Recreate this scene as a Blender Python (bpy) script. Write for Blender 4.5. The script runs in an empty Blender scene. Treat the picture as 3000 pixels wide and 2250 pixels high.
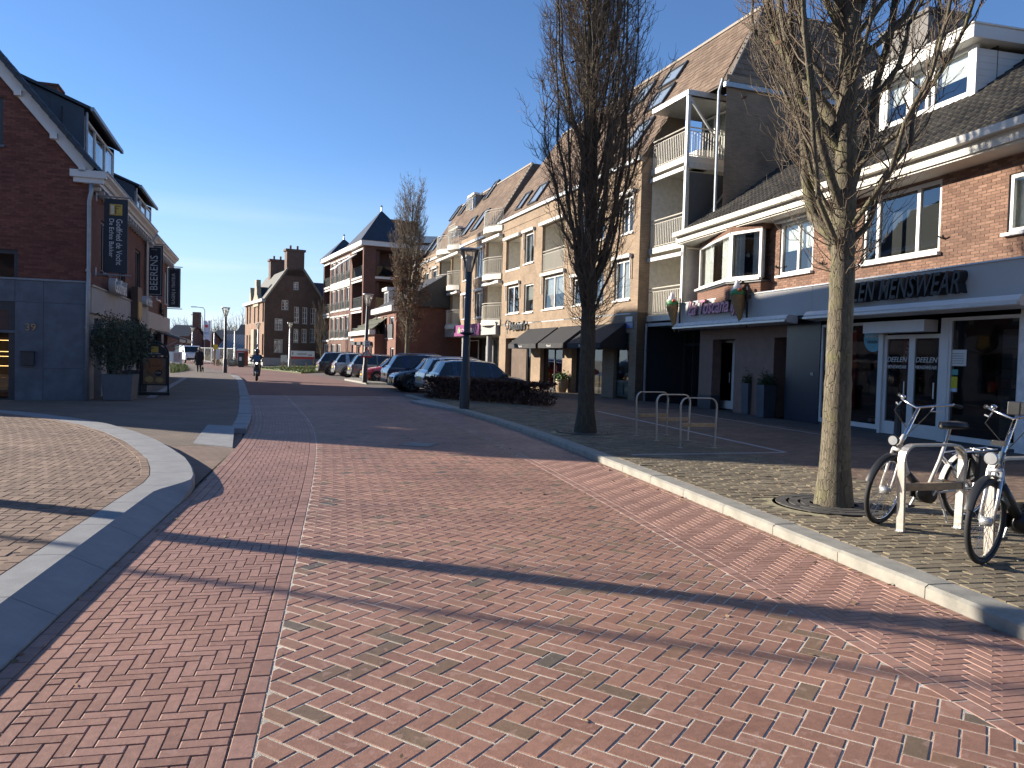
import bpy, math, random
import numpy as np
from mathutils import Vector, Matrix
random.seed(7); rng = np.random.default_rng(7)
SC = bpy.context.scene; COL = SC.collection
V = Vector; PI = math.pi
# ---------------------------------------------------------------- camera, sky, sun, exposure
FPX, PITCH, ROLL, CAMH = 2253.0, 0.0342, 0.027, 1.65
_fw = V((0, math.cos(PITCH), -math.sin(PITCH))); _u0 = V((0, math.sin(PITCH), math.cos(PITCH))); _r0 = V((1, 0, 0))
_rt = _r0*math.cos(ROLL) + _u0*math.sin(ROLL); _up = _u0*math.cos(ROLL) - _r0*math.sin(ROLL)
CAMP = V((0, 0, CAMH))
cam = bpy.data.cameras.new('camera'); cam.sensor_width = 36; cam.lens = 36*FPX/3000; cam.clip_end = 3000; cam.clip_start = .05
camo = bpy.data.objects.new('camera', cam); COL.objects.link(camo); SC.camera = camo
camo.matrix_world = Matrix(((_rt.x, _up.x, -_fw.x, 0), (_rt.y, _up.y, -_fw.y, 0), (_rt.z, _up.z, -_fw.z, CAMH), (0, 0, 0, 1)))
SUN_D = V((0.957, -0.295, 0)).normalized()         # ground direction the light travels
SUN_E = math.radians(17.0)
sund = bpy.data.lights.new('sun', 'SUN'); sund.energy = 5.0; sund.angle = math.radians(.55); sund.color = (1, .90, .76)
suno = bpy.data.objects.new('sun', sund); COL.objects.link(suno)
_ld = V((SUN_D.x*math.cos(SUN_E), SUN_D.y*math.cos(SUN_E), -math.sin(SUN_E)))
suno.rotation_euler = _ld.to_track_quat('-Z', 'Y').to_euler(); suno.location = (-30, 20, 30)
W = bpy.data.worlds.new('World'); SC.world = W; W.use_nodes = True
_n = W.node_tree.nodes; _l = W.node_tree.links
_bg = _n['Background']; _sky = _n.new('ShaderNodeTexSky'); _sky.sky_type = 'NISHITA'; _sky.sun_disc = False
_sky.sun_elevation = SUN_E; _sky.sun_rotation = math.atan2(-SUN_D.x, -SUN_D.y); _sky.air_density = .85; _sky.dust_density = 0; _sky.ozone_density = 3
_bg.inputs[1].default_value = 0.074
# thin low cloud bands near the horizon
_tc = _n.new('ShaderNodeTexCoord'); _mp = _n.new('ShaderNodeMapping'); _mp.inputs['Scale'].default_value = (1.3, 1.3, 16)
_nz = _n.new('ShaderNodeTexNoise'); _nz.inputs['Scale'].default_value = 1.6; _nz.inputs['Detail'].default_value = 5; _nz.inputs['Roughness'].default_value = .45
_sx = _n.new('ShaderNodeSeparateXYZ'); _r1 = _n.new('ShaderNodeMapRange'); _r2 = _n.new('ShaderNodeMapRange')
_r1.inputs[1].default_value = .50; _r1.inputs[2].default_value = .72; _r2.inputs[1].default_value = .20; _r2.inputs[2].default_value = .03
_mu = _n.new('ShaderNodeMath'); _mu.operation = 'MULTIPLY'; _mu2 = _n.new('ShaderNodeMath'); _mu2.operation = 'MULTIPLY'; _mu2.inputs[1].default_value = .55
_mx = _n.new('ShaderNodeMixRGB'); _mx.inputs[2].default_value = (7.2, 7.3, 7.4, 1)
_l.new(_tc.outputs['Generated'], _mp.inputs[0]); _l.new(_mp.outputs[0], _nz.inputs[0]); _l.new(_nz.outputs[0], _r1.inputs[0])
_l.new(_tc.outputs['Generated'], _sx.inputs[0]); _l.new(_sx.outputs[2], _r2.inputs[0])
_l.new(_r1.outputs[0], _mu.inputs[0]); _l.new(_r2.outputs[0], _mu.inputs[1]); _l.new(_mu.outputs[0], _mu2.inputs[0])
_l.new(_mu2.outputs[0], _mx.inputs[0]); _l.new(_sky.outputs[0], _mx.inputs[1]); 
_hz = _n.new('ShaderNodeMapRange'); _hz.inputs[1].default_value = .26; _hz.inputs[2].default_value = -.02; _hz.inputs[4].default_value = .80; _hz.interpolation_type = 'SMOOTHSTEP'
_l.new(_sx.outputs[2], _hz.inputs[0]); _tn = _n.new('ShaderNodeMixRGB'); _tn.blend_type = 'MULTIPLY'; _tn.inputs[0].default_value = 1; _tn.inputs[2].default_value = (.86, 1.0, 1.19, 1)
_mh = _n.new('ShaderNodeMixRGB'); _mh.inputs[2].default_value = (4.3, 5.3, 6.4, 1); _l.new(_sky.outputs[0], _tn.inputs[1]); _l.new(_tn.outputs[0], _mh.inputs[1]); _l.new(_hz.outputs[0], _mh.inputs[0])
_l.new(_mh.outputs[0], _mx.inputs[1]); _l.new(_mx.outputs[0], _bg.inputs[0])
SC.view_settings.view_transform = 'Standard'; SC.view_settings.look = 'None'; SC.view_settings.gamma = 1; SC.view_settings.use_curve_mapping = False
SC.view_settings.exposure = 1.2
SC.render.resolution_x = 1024; SC.render.resolution_y = 768
# ---------------------------------------------------------------- pixel helpers (3000 x 2250 photograph pixels)
def ray(px, py): return _rt*((px-1500)/FPX) + _up*((1125-py)/FPX) + _fw
def ground(px, py, z=0.0):
    d = ray(px, py); t = (z-CAMH)/d.z; return CAMP + d*t
def at_depth(px, py, Y):
    d = ray(px, py); return CAMP + d*(Y/d.y)
def in_view(p, m=60):
    q = p-CAMP; z = q.dot(_fw)
    if z < .3: return False
    x = 1500+FPX*q.dot(_rt)/z; y = 1125-FPX*q.dot(_up)/z
    return -m < x < 3000+m and -m < y < 2250+m
class Fr:
    """facade frame: x along the facade (to the right for somebody facing it), y into the building"""
    def __init__(s, o, xd):
        x = V((xd[0], xd[1], 0)).normalized(); s.o = V(o); s.x = x; s.y = V((-x.y, x.x, 0)); s.a = math.atan2(x.y, x.x)
    def uz(s, px, py, d=0.0):
        r = ray(px, py); t = ((s.o-CAMP).dot(s.y)+d)/r.dot(s.y); p = CAMP+r*t-s.o
        return p.dot(s.x), p.z
    def slope(s, px, py, z0, k, d0=0.0):
        """hit the plane z = z0 + k*(d-d0); returns u, d, z (local)"""
        r = ray(px, py); c = CAMP-s.o; A = r.z-k*r.dot(s.y); B = c.z-z0-k*(c.dot(s.y)-d0); t = -B/A; p = c+r*t
        return p.dot(s.x), p.dot(s.y), p.z
    def w(s, u, d, z): return s.o+s.x*u+s.y*d+V((0, 0, z))
# ---------------------------------------------------------------- materials
MATS = {}
def _new(name):
    m = bpy.data.materials.new(name); m.use_nodes = True; nt = m.node_tree
    return m, nt.nodes, nt.links, nt.nodes['Principled BSDF']
def _ramp(n, stops):
    r = n.new('ShaderNodeValToRGB'); e = r.color_ramp.elements
    while len(e) < len(stops): e.new(.5)
    for i, (p, c) in enumerate(stops): e[i].position = p; e[i].color = (*c, 1)
    return r
def mat(name, col=(.5, .5, .5), rough=.6, metal=0, var=.12, scale=6, bump=0, bscale=60, spec=.5, emit=None, coat=0):
    if name in MATS: return MATS[name]
    m, n, l, b = _new(name); MATS[name] = m
    b.inputs['Roughness'].default_value = rough; b.inputs['Metallic'].default_value = metal; b.inputs['Specular IOR Level'].default_value = spec
    b.inputs['Coat Weight'].default_value = coat; b.inputs['Coat Roughness'].default_value = .04
    tc = n.new('ShaderNodeTexCoord')
    if var:
        nz = n.new('ShaderNodeTexNoise'); nz.inputs['Scale'].default_value = scale; nz.inputs['Detail'].default_value = 6; nz.inputs['Roughness'].default_value = .65
        l.new(tc.outputs['Object'], nz.inputs[0])
        lo = tuple(c*(1-var*1.6) for c in col); hi = tuple(min(1, c*(1+var*1.6)) for c in col)
        r = _ramp(n, [(.25, lo), (.75, hi)]); l.new(nz.outputs[0], r.inputs[0]); l.new(r.outputs[0], b.inputs['Base Color'])
        rr = n.new('ShaderNodeMapRange'); rr.inputs[3].default_value = max(.02, rough*.8); rr.inputs[4].default_value = min(1, rough*1.2)
        l.new(nz.outputs[0], rr.inputs[0]); l.new(rr.outputs[0], b.inputs['Roughness'])
    else: b.inputs['Base Color'].default_value = (*col, 1)
    if bump:
        nb = n.new('ShaderNodeTexNoise'); nb.inputs['Scale'].default_value = bscale; nb.inputs['Detail'].default_value = 4
        l.new(tc.outputs['Object'], nb.inputs[0]); bp = n.new('ShaderNodeBump'); bp.inputs['Strength'].default_value = bump; bp.inputs['Distance'].default_value = .01
        l.new(nb.outputs[0], bp.inputs['Height']); l.new(bp.outputs[0], b.inputs['Normal'])
    if emit: b.inputs['Emission Color'].default_value = (*emit[0], 1); b.inputs['Emission Strength'].default_value = emit[1]
    return m
def brickmat(name, c1, c2, mortar, bw=.22, rh=.0625, ms=.006, bump=.6, axes='xy'):
    if name in MATS: return MATS[name]
    m, n, l, b = _new(name); MATS[name] = m
    tc = n.new('ShaderNodeTexCoord'); sp = n.new('ShaderNodeSeparateXYZ'); ad = n.new('ShaderNodeMath'); cb = n.new('ShaderNodeCombineXYZ')
    l.new(tc.outputs['Object'], sp.inputs[0])
    if axes == 'xy': l.new(sp.outputs[0], ad.inputs[0]); l.new(sp.outputs[1], ad.inputs[1]); l.new(ad.outputs[0], cb.inputs[0]); l.new(sp.outputs[2], cb.inputs[1])
    else: l.new(sp.outputs[0], cb.inputs[0]); l.new(sp.outputs[1], cb.inputs[1])
    bt = n.new('ShaderNodeTexBrick'); bt.inputs['Scale'].default_value = 1; bt.inputs['Brick Width'].default_value = bw; bt.inputs['Row Height'].default_value = rh
    bt.inputs['Mortar Size'].default_value = ms; bt.inputs['Mortar Smooth'].default_value = .15; bt.inputs['Bias'].default_value = -.1
    bt.inputs['Color1'].default_value = (*c1, 1); bt.inputs['Color2'].default_value = (*c2, 1); bt.inputs['Mortar'].default_value = (*mortar, 1)
    l.new(cb.outputs[0], bt.inputs[0])
    nz = n.new('ShaderNodeTexNoise'); nz.inputs['Scale'].default_value = .9; nz.inputs['Detail'].default_value = 8; nz.inputs['Roughness'].default_value = .7; l.new(tc.outputs['Object'], nz.inputs[0])
    r = _ramp(n, [(.28, (.62, .62, .62)), (.7, (1.12, 1.1, 1.08))]); l.new(nz.outputs[0], r.inputs[0])
    mx = n.new('ShaderNodeMixRGB'); mx.blend_type = 'MULTIPLY'; mx.inputs[0].default_value = 1; l.new(bt.outputs[0], mx.inputs[1]); l.new(r.outputs[0], mx.inputs[2])
    l.new(mx.outputs[0], b.inputs['Base Color']); b.inputs['Roughness'].default_value = .88
    bp = n.new('ShaderNodeBump'); bp.invert = True; bp.inputs['Strength'].default_value = bump; bp.inputs['Distance'].default_value = .012
    l.new(bt.outputs['Fac'], bp.inputs['Height']); l.new(bp.outputs[0], b.inputs['Normal'])
    return m
def piecemat(name, stops, rough=.85, patch=0, patchcol=(.5, .42, .38), nscale=22, bump=.25, bs=90):
    """for single pieces: the float attribute 'tint' picks the piece's own colour"""
    if name in MATS: return MATS[name]
    m, n, l, b = _new(name); MATS[name] = m
    at = n.new('ShaderNodeAttribute'); at.attribute_name = 'tint'; r = _ramp(n, stops); l.new(at.outputs['Fac'], r.inputs[0])
    ge = n.new('ShaderNodeNewGeometry')
    nz = n.new('ShaderNodeTexNoise'); nz.inputs['Scale'].default_value = nscale; nz.inputs['Detail'].default_value = 6; nz.inputs['Roughness'].default_value = .7; l.new(ge.outputs['Position'], nz.inputs[0])
    r2 = _ramp(n, [(.25, (.72, .72, .72)), (.75, (1.18, 1.17, 1.15))]); l.new(nz.outputs[0], r2.inputs[0])
    mx = n.new('ShaderNodeMixRGB'); mx.blend_type = 'MULTIPLY'; mx.inputs[0].default_value = 1; l.new(r.outputs[0], mx.inputs[1]); l.new(r2.outputs[0], mx.inputs[2])
    n3 = n.new('ShaderNodeTexNoise'); n3.inputs['Scale'].default_value = .55; n3.inputs['Detail'].default_value = 5; l.new(ge.outputs['Position'], n3.inputs[0])
    r3 = _ramp(n, [(.3, (.76, .76, .77)), (.7, (1.14, 1.13, 1.1))]); l.new(n3.outputs[0], r3.inputs[0])
    mx2 = n.new('ShaderNodeMixRGB'); mx2.blend_type = 'MULTIPLY'; mx2.inputs[0].default_value = 1; l.new(mx.outputs[0], mx2.inputs[1]); l.new(r3.outputs[0], mx2.inputs[2])
    out = mx2.outputs[0]
    if patch:
        np_ = n.new('ShaderNodeTexNoise'); np_.inputs['Scale'].default_value = 13; np_.inputs['Detail'].default_value = 3; np_.inputs['Distortion'].default_value = .6; l.new(ge.outputs['Position'], np_.inputs[0])
        mr = n.new('ShaderNodeMapRange'); mr.inputs[1].default_value = .60; mr.inputs[2].default_value = .64; mr.inputs[4].default_value = patch; l.new(np_.outputs[0], mr.inputs[0])
        m3 = n.new('ShaderNodeMixRGB'); m3.inputs[2].default_value = (*patchcol, 1); l.new(mr.outputs[0], m3.inputs[0]); l.new(out, m3.inputs[1]); out = m3.outputs[0]
    l.new(out, b.inputs['Base Color']); b.inputs['Roughness'].default_value = rough; b.inputs['Specular IOR Level'].default_value = .35
    nb = n.new('ShaderNodeTexNoise'); nb.inputs['Scale'].default_value = bs; nb.inputs['Detail'].default_value = 5; l.new(ge.outputs['Position'], nb.inputs[0])
    bp = n.new('ShaderNodeBump'); bp.inputs['Strength'].default_value = bump; bp.inputs['Distance'].default_value = .006; l.new(nb.outputs[0], bp.inputs['Height']); l.new(bp.outputs[0], b.inputs['Normal'])
    return m
def glassmat(name, tint=(.75, .8, .8), base=.10):
    if name in MATS: return MATS[name]
    m, n, l, b = _new(name); MATS[name] = m; n.remove(b); out = n['Material Output']
    tr = n.new('ShaderNodeBsdfTransparent'); tr.inputs[0].default_value = (*tint, 1); gl = n.new('ShaderNodeBsdfGlossy'); gl.inputs['Roughness'].default_value = .02; gl.inputs[0].default_value = (.95, .97, 1, 1)
    lw = n.new('ShaderNodeFresnel'); lw.inputs[0].default_value = 1.52; ad = n.new('ShaderNodeMath'); ad.operation = 'ADD'; ad.inputs[1].default_value = base; ad.use_clamp = True
    tc = n.new('ShaderNodeTexCoord'); nz = n.new('ShaderNodeTexNoise'); nz.inputs['Scale'].default_value = 1.1; l.new(tc.outputs['Object'], nz.inputs[0])
    bp = n.new('ShaderNodeBump'); bp.inputs['Strength'].default_value = .12; bp.inputs['Distance'].default_value = .02; l.new(nz.outputs[0], bp.inputs['Height']); l.new(bp.outputs[0], gl.inputs['Normal'])
    mx = n.new('ShaderNodeMixShader'); l.new(lw.outputs[0], ad.inputs[0]); l.new(ad.outputs[0], mx.inputs[0]); l.new(tr.outputs[0], mx.inputs[1]); l.new(gl.outputs[0], mx.inputs[2]); l.new(mx.outputs[0], out.inputs[0])
    return m
# ---------------------------------------------------------------- mesh building
class MB:
    def __init__(s): s.v = []; s.f = []
    def add(s, vs, fs):
        o = len(s.v); s.v += [tuple(p) for p in vs]; s.f += [tuple(i+o for i in f) for f in fs]; return s
    def quad(s, a, b, c, d): return s.add((a, b, c, d), ((0, 1, 2, 3),))
    def poly(s, ps): return s.add(ps, (tuple(range(len(ps))),))
    def box(s, x0, x1, y0, y1, z0, z1, M=None):
        vs = [V((x, y, z)) for z in (z0, z1) for y in (y0, y1) for x in (x0, x1)]
        if M is not None: vs = [M @ p for p in vs]
        return s.add(vs, ((0, 2, 3, 1), (4, 5, 7, 6), (0, 1, 5, 4), (2, 6, 7, 3), (0, 4, 6, 2), (1, 3, 7, 5)))
    def prism(s, ps, ex):
        ex = V(ex); n = len(ps); a = [V(p) for p in ps]; b = [p+ex for p in a]
        return s.add(a+b, [tuple(range(n))[::-1], tuple(range(n, 2*n))]+[(i, (i+1) % n, n+(i+1) % n, n+i) for i in range(n)])
    def bar(s, a, b, w, h=None, up=(0, 0, 1)):
        a = V(a); b = V(b); d = (b-a).normalized(); h = h or w; u = V(up)
        if abs(d.dot(u)) > .98: u = V((1, 0, 0))
        x = d.cross(u).normalized(); y = x.cross(d)
        vs = [p+x*(i*w/2)+y*(j*h/2) for p in (a, b) for j in (-1, 1) for i in (-1, 1)]
        return s.add(vs, ((0, 1, 3, 2), (4, 6, 7, 5), (0, 4, 5, 1), (2, 3, 7, 6), (0, 2, 6, 4), (1, 5, 7, 3)))
    def tube(s, pts, rad, n=8, cap=True, closed=False):
        pts = [V(p) for p in pts]; m = len(pts); rad = [rad]*m if isinstance(rad, (int, float)) else rad; rings = []; prev = None
        for i, p in enumerate(pts):
            if closed: d = pts[(i+1) % m]-pts[i-1]
            else: d = pts[min(i+1, m-1)]-pts[max(i-1, 0)]
            d = d.normalized()
            if prev is None:
                u = V((0, 0, 1)) if abs(d.z) < .9 else V((1, 0, 0)); x = d.cross(u).normalized()
            else: x = (prev-d*prev.dot(d)).normalized()
            prev = x; y = d.cross(x)
            rings.append([p+(x*math.cos(2*PI*k/n)+y*math.sin(2*PI*k/n))*rad[i] for k in range(n)])
        vs = [q for r in rings for q in r]; fs = []
        for i in range(m if closed else m-1):
            j = (i+1) % m
            for k in range(n): fs.append((i*n+k, i*n+(k+1) % n, j*n+(k+1) % n, j*n+k))
        if cap and not closed: fs += [tuple(range(n))[::-1], tuple(range((m-1)*n, m*n))]
        return s.add(vs, fs)
    def lathe(s, prof, c=(0, 0, 0), n=20, axis='z', arc=2*PI):
        c = V(c); m = len(prof); full = arc > 6.28; k2 = n if full else n+1; vs = []
        for r, h in prof:
            for k in range(k2):
                a = arc*k/n; p = V((r*math.cos(a), r*math.sin(a), h))
                if axis == 'y': p = V((p.x, p.z, p.y))
                if axis == 'x': p = V((p.z, p.x, p.y))
                vs.append(c+p)
        fs = [(i*k2+k, i*k2+(k+1) % k2, (i+1)*k2+(k+1) % k2, (i+1)*k2+k) for i in range(m-1) for k in range(n if full else n)]
        return s.add(vs, fs)
    def sphere(s, c, r, nu=12, nv=8):
        r = (r, r, r) if isinstance(r, (int, float)) else r; c = V(c); vs = []
        for j in range(nv+1):
            t = PI*j/nv
            for i in range(nu): vs.append(c+V((r[0]*math.sin(t)*math.cos(2*PI*i/nu), r[1]*math.sin(t)*math.sin(2*PI*i/nu), r[2]*math.cos(t))))
        return s.add(vs, [(j*nu+i, (j+1)*nu+i, (j+1)*nu+(i+1) % nu, j*nu+(i+1) % nu) for j in range(nv) for i in range(nu)])
    def mesh(s, name, m=None, smooth=False):
        me = bpy.data.meshes.new(name); me.from_pydata(s.v, [], s.f); me.validate()
        if m: me.materials.append(m)
        if smooth: me.polygons.foreach_set('use_smooth', [True]*len(me.polygons)); 
        me.update(); return me
    def build(s, name, m=None, parent=None, smooth=False, **kw): return link(name, s.mesh(name, m, smooth), parent, **kw)
def link(name, me, parent=None, kind=None, label=None, cat=None, group=None, bevel=0, auto=None):
    o = bpy.data.objects.new(name, me); COL.objects.link(o)
    if parent is not None: o.parent = parent
    if kind: o['kind'] = kind
    if label: o['label'] = label
    if cat: o['category'] = cat
    if group: o['group'] = group
    if bevel:
        md = o.modifiers.new('bevel', 'BEVEL'); md.width = bevel; md.segments = 2; md.limit_method = 'ANGLE'; md.angle_limit = .6
    if auto: 
        o.data.polygons.foreach_set('use_smooth', [True]*len(o.data.polygons)); o.data.set_sharp_from_angle(angle=auto)
    return o
def thing(name, label, cat, loc=(0, 0, 0), rz=0.0, group=None):
    o = bpy.data.objects.new(name, None); COL.objects.link(o); o.empty_display_size = .2; o.location = loc; o.rotation_euler = (0, 0, rz)
    o['label'] = label; o['category'] = cat
    if group: o['group'] = group
    return o
def fthing(name, label, cat, fr, group=None): return thing(name, label, cat, fr.o, fr.a, group)
def mworld(o):
    M = Matrix.Rotation(o.rotation_euler[2], 4, 'Z'); M.translation = o.location
    return mworld(o.parent) @ M if o.parent else M
def copy_tree(o, parent=None):
    c = o.copy(); COL.objects.link(c); c.parent = parent
    for ch in o.children: copy_tree(ch, c)
    return c
def np_mesh(name, verts, faces, m, tint=None):
    verts = np.asarray(verts, np.float32).reshape(-1, 3); faces = np.asarray(faces, np.int32); k = faces.shape[1]
    me = bpy.data.meshes.new(name); me.vertices.add(len(verts)); me.vertices.foreach_set('co', verts.ravel())
    me.loops.add(faces.size); me.loops.foreach_set('vertex_index', faces.ravel()); me.polygons.add(len(faces))
    me.polygons.foreach_set('loop_start', np.arange(0, faces.size, k, dtype=np.int32))
    if tint is not None:
        a = me.attributes.new('tint', 'FLOAT', 'POINT'); a.data.foreach_set('value', np.asarray(tint, np.float32))
    me.materials.append(m); me.update(calc_edges=True); me.shade_flat(); return me
NV = 8
def field(parent, name, T, Fc, places, m, maxobj=300, label=None):
    """places: list of (origin, ax, ay, az, tint) in the parent's space. The pieces that show largest become objects, the rest one part."""
    if not places: return
    T = np.asarray(T, float); Fc = np.asarray(Fc, int)
    M = mworld(parent) if parent else Matrix()
    O = np.array([p[0][:] for p in places]); A = np.array([[p[1][:], p[2][:], p[3][:]] for p in places]); ti = np.array([p[4] for p in places])
    Mw = np.array(M); Ow = O @ Mw[:3, :3].T + Mw[:3, 3]; q = Ow-np.array(CAMP[:]); dist = np.linalg.norm(q, axis=1)
    z = q @ np.array(_fw[:]); x = 1500+FPX*(q @ np.array(_rt[:]))/np.maximum(z, .1); y = 1125-FPX*(q @ np.array(_up[:]))/np.maximum(z, .1)
    ok = (z > .3) & (x > -20) & (x < 3020) & (y > -20) & (y < 2270)
    order = np.argsort(np.where(ok, dist, dist+1e4)); sel = order[:maxobj]; sel = sel[ok[sel]]
    var = [np_mesh(name, T, Fc, m, np.full(len(T), (k+.5)/NV)) for k in range(NV)]
    for i in sel:
        o = bpy.data.objects.new(name, var[min(NV-1, int(ti[i]*NV))]); COL.objects.link(o); o.parent = parent
        a = A[i]; o.matrix_basis = Matrix(((a[0][0], a[1][0], a[2][0], O[i][0]), (a[0][1], a[1][1], a[2][1], O[i][1]), (a[0][2], a[1][2], a[2][2], O[i][2]), (0, 0, 0, 1)))
    rest = np.setdiff1d(np.arange(len(places)), sel)
    if len(rest):
        vs = O[rest][:, None, :]+np.einsum('vk,nkc->nvc', T, A[rest]); nvt = len(T)
        fs = (Fc[None]+(np.arange(len(rest))*nvt)[:, None, None]).reshape(-1, Fc.shape[1])
        me = np_mesh(name+'s', vs, fs, m, np.repeat(ti[rest], nvt)); link(name+'s', me, parent, kind='stuff')
def tex(s, size, ext=.01, shear=0, sx=1, spacing=1, off=0, align='LEFT'):
    cu = bpy.data.curves.new('t', 'FONT'); cu.body = s; cu.size = size; cu.extrude = ext; cu.shear = shear; cu.space_character = spacing; cu.offset = off; cu.align_x = align; cu.resolution_u = 3
    o = bpy.data.objects.new('t', cu); COL.objects.link(o); bpy.context.view_layer.update()
    me = bpy.data.meshes.new_from_object(o); bpy.data.objects.remove(o)
    me.transform(Matrix.Diagonal((sx, 1, 1, 1))); me.transform(Matrix.Rotation(PI/2, 4, 'X')); return me
def lettering(parent, s, size, loc, m, rz=0, ry=0, name='lettering', **kw):
    me = tex(s, size, **kw); me.materials.clear(); me.materials.append(m); o = link(name, me, parent); o.location = loc; o.rotation_euler = (0, ry, rz); return o
# ---------------------------------------------------------------- common materials
M_white = mat('white_paint', (.62, .61, .585), .45, var=.05, scale=2)
M_cream = mat('cream_paint', (.56, .53, .46), .5, var=.06, scale=2)
M_conc = mat('grey_concrete', (.36, .36, .35), .85, var=.14, scale=9, bump=.2)
M_blk = mat('black_coating', (.018, .019, .021), .42, var=.15)
M_anth = mat('anthracite_coating', (.035, .042, .05), .45, var=.12)
M_zinc = mat('zinc', (.30, .32, .34), .45, metal=.6, var=.12)
M_dzinc = mat('dark_zinc', (.075, .09, .11), .55, metal=.3, var=.12, scale=2)
M_glass = glassmat('window_glass'); M_gdark = glassmat('shop_glass', (.5, .52, .52), .05)
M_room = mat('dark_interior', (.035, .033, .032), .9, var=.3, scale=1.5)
M_curt = mat('curtain', (.66, .65, .62), .85, var=.12, scale=9)
M_steel = mat('brushed_steel', (.40, .375, .34), .40, metal=.7, var=.1, scale=20)
M_alu = mat('aluminium', (.55, .56, .57), .38, metal=.7, var=.06)
M_wood = mat('wood_slat', (.36, .25, .14), .6, var=.25, scale=14)
M_rub = mat('rubber', (.015, .015, .016), .75, var=.1)
# ================================================================ ground, road, pavements
_yy = np.arange(-6, 170, .1)
_sl = np.interp(_yy, [0, 8, 13, 20, 28, 40, 50, 65, 90, 130], [-.223, -.223, -.25, -.345, -.36, -.37, -.45, -.52, -.53, -.6])
_xx = np.concatenate([[0], np.cumsum((_sl[1:]+_sl[:-1])/2*.1)]); _xx += -1.825-np.interp(6.24, _yy, _xx)
_ss = np.concatenate([[0], np.cumsum(np.hypot(np.diff(_xx), np.diff(_yy)))]); _ss -= np.interp(0, _yy, _ss)
_hd = np.arctan(_sl)
def st(s, t):
    """street coordinates (s along the left brick band, t to its right) -> world x, y"""
    h = np.interp(s, _ss, _hd); return np.interp(s, _ss, _xx)+t*np.cos(h), np.interp(s, _ss, _yy)-t*np.sin(h)
def s_of_y(y): return float(np.interp(y, _yy, _ss))
def st3(s, t, z=0.0):
    x, y = st(s, t); return (float(x), float(y), z)
TL, TR = -1.22, 4.55                                # kerb lines
KW = .25                                            # kerb width
M_ground = mat('far_ground', (.10, .10, .08), .95, var=.3, scale=.3)
M_sand = mat('joint_sand', (.55, .50, .42), .95, var=.42, scale=1.6, bump=.9, bscale=220)
M_sand2 = mat('thin_joint_sand', (.42, .36, .29), .95, var=.35, scale=9)
M_dsand = mat('dark_joint_sand', (.17, .14, .105), .95, var=.3, scale=30, bump=.6, bscale=200)
M_road_far = brickmat('road_brick_far', (.235, .105, .08), (.20, .095, .075), (.16, .10, .08), .2, .1, .008, .3, 'g')
M_walk_far = brickmat('pavement_brick_far', (.205, .155, .12), (.175, .135, .105), (.12, .10, .08), .2, .1, .01, .5, 'g')
M_plaza_far = brickmat('plaza_brick_far', (.245, .165, .125), (.20, .14, .11), (.13, .10, .08), .2, .1, .008, .4, 'g')
M_walk_dark = brickmat('shopfront_brick', (.135, .092, .07), (.115, .08, .062), (.07, .055, .045), .2, .067, .007, .4, 'g')
RED = [(0, (.285, .150, .108)), (.3, (.325, .178, .128)), (.62, (.365, .20, .145)), (.80, (.30, .175, .115)), (.9, (.215, .145, .095)), (1, (.115, .11, .092))]
M_red = piecemat('red_klinker', RED, .58, .32, (.46, .30, .25))
RED2 = [(0, (.30, .166, .126)), (.5, (.35, .20, .154)), (1, (.385, .222, .176))]
M_red2 = piecemat('red_strip_klinker', RED2, .6, .18, (.47, .32, .27))
TAN = [(0, (.20, .138, .102)), (.5, (.262, .18, .134)), (1, (.325, .225, .17))]
M_tan = piecemat('brown_pavement_klinker', TAN, .88)
OLV = [(0, (.155, .125, .085)), (.5, (.205, .17, .115)), (1, (.255, .215, .15))]
M_olv = piecemat('olive_cobble', OLV, .9, bump=.5, bs=60)
def sheet(name, pts, z, m, kind='structure', rot=0.0, parent=None):
    """flat sheet; its object axes are turned by rot so that brick textures follow the street"""
    c = V((sum(p[0] for p in pts)/len(pts), sum(p[1] for p in pts)/len(pts), 0)); R = Matrix.Rotation(-rot, 3, 'Z')
    mb = MB().poly([R @ (V((p[0], p[1], z))-c) for p in pts]); o = mb.build(name, m, parent, kind=kind); o.location = c; o.rotation_euler = (0, 0, rot); return o
def strip(name, s0, s1, t0, t1, z, m, step=1.0, kind='structure', parent=None):
    """a sheet that follows the street, with its own street-aligned texture coordinates"""
    n = max(2, int((s1-s0)/step)+1); mb = MB(); ts = np.linspace(s0, s1, n)
    f0 = t0 if callable(t0) else (lambda s: t0); f1 = t1 if callable(t1) else (lambda s: t1)
    fz = z if callable(z) else (lambda s: z)
    P = [(st3(s, f0(s), fz(s)), st3(s, f1(s), fz(s))) for s in ts]
    vs = [q for p in P for q in p]; mb.add(vs, [(2*i, 2*i+1, 2*i+3, 2*i+2) for i in range(n-1)])
    return mb.build(name, m, parent, kind=kind)
MB().quad((-700, -60, -.06), (700, -60, -.06), (700, 1500, -.06), (-700, 1500, -.06)).build('ground', M_ground, kind='structure')
SR = 30.0                                           # bricks are built up to here, the material takes over beyond
road = strip('road', -5, SR, TL-.02, TR+.02, -.005, M_dsand)
strip('joint_sand', -5, SR, .10, 3.53, -.0030, M_sand, kind='stuff', parent=road)
strip('joint_sand', -5, SR, 3.53, 4.47, -.0036, M_sand2, kind='stuff', parent=road)
strip('road_beyond', SR-.3, 165, TL-.02, TR+.02, -.003, M_road_far)
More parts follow.
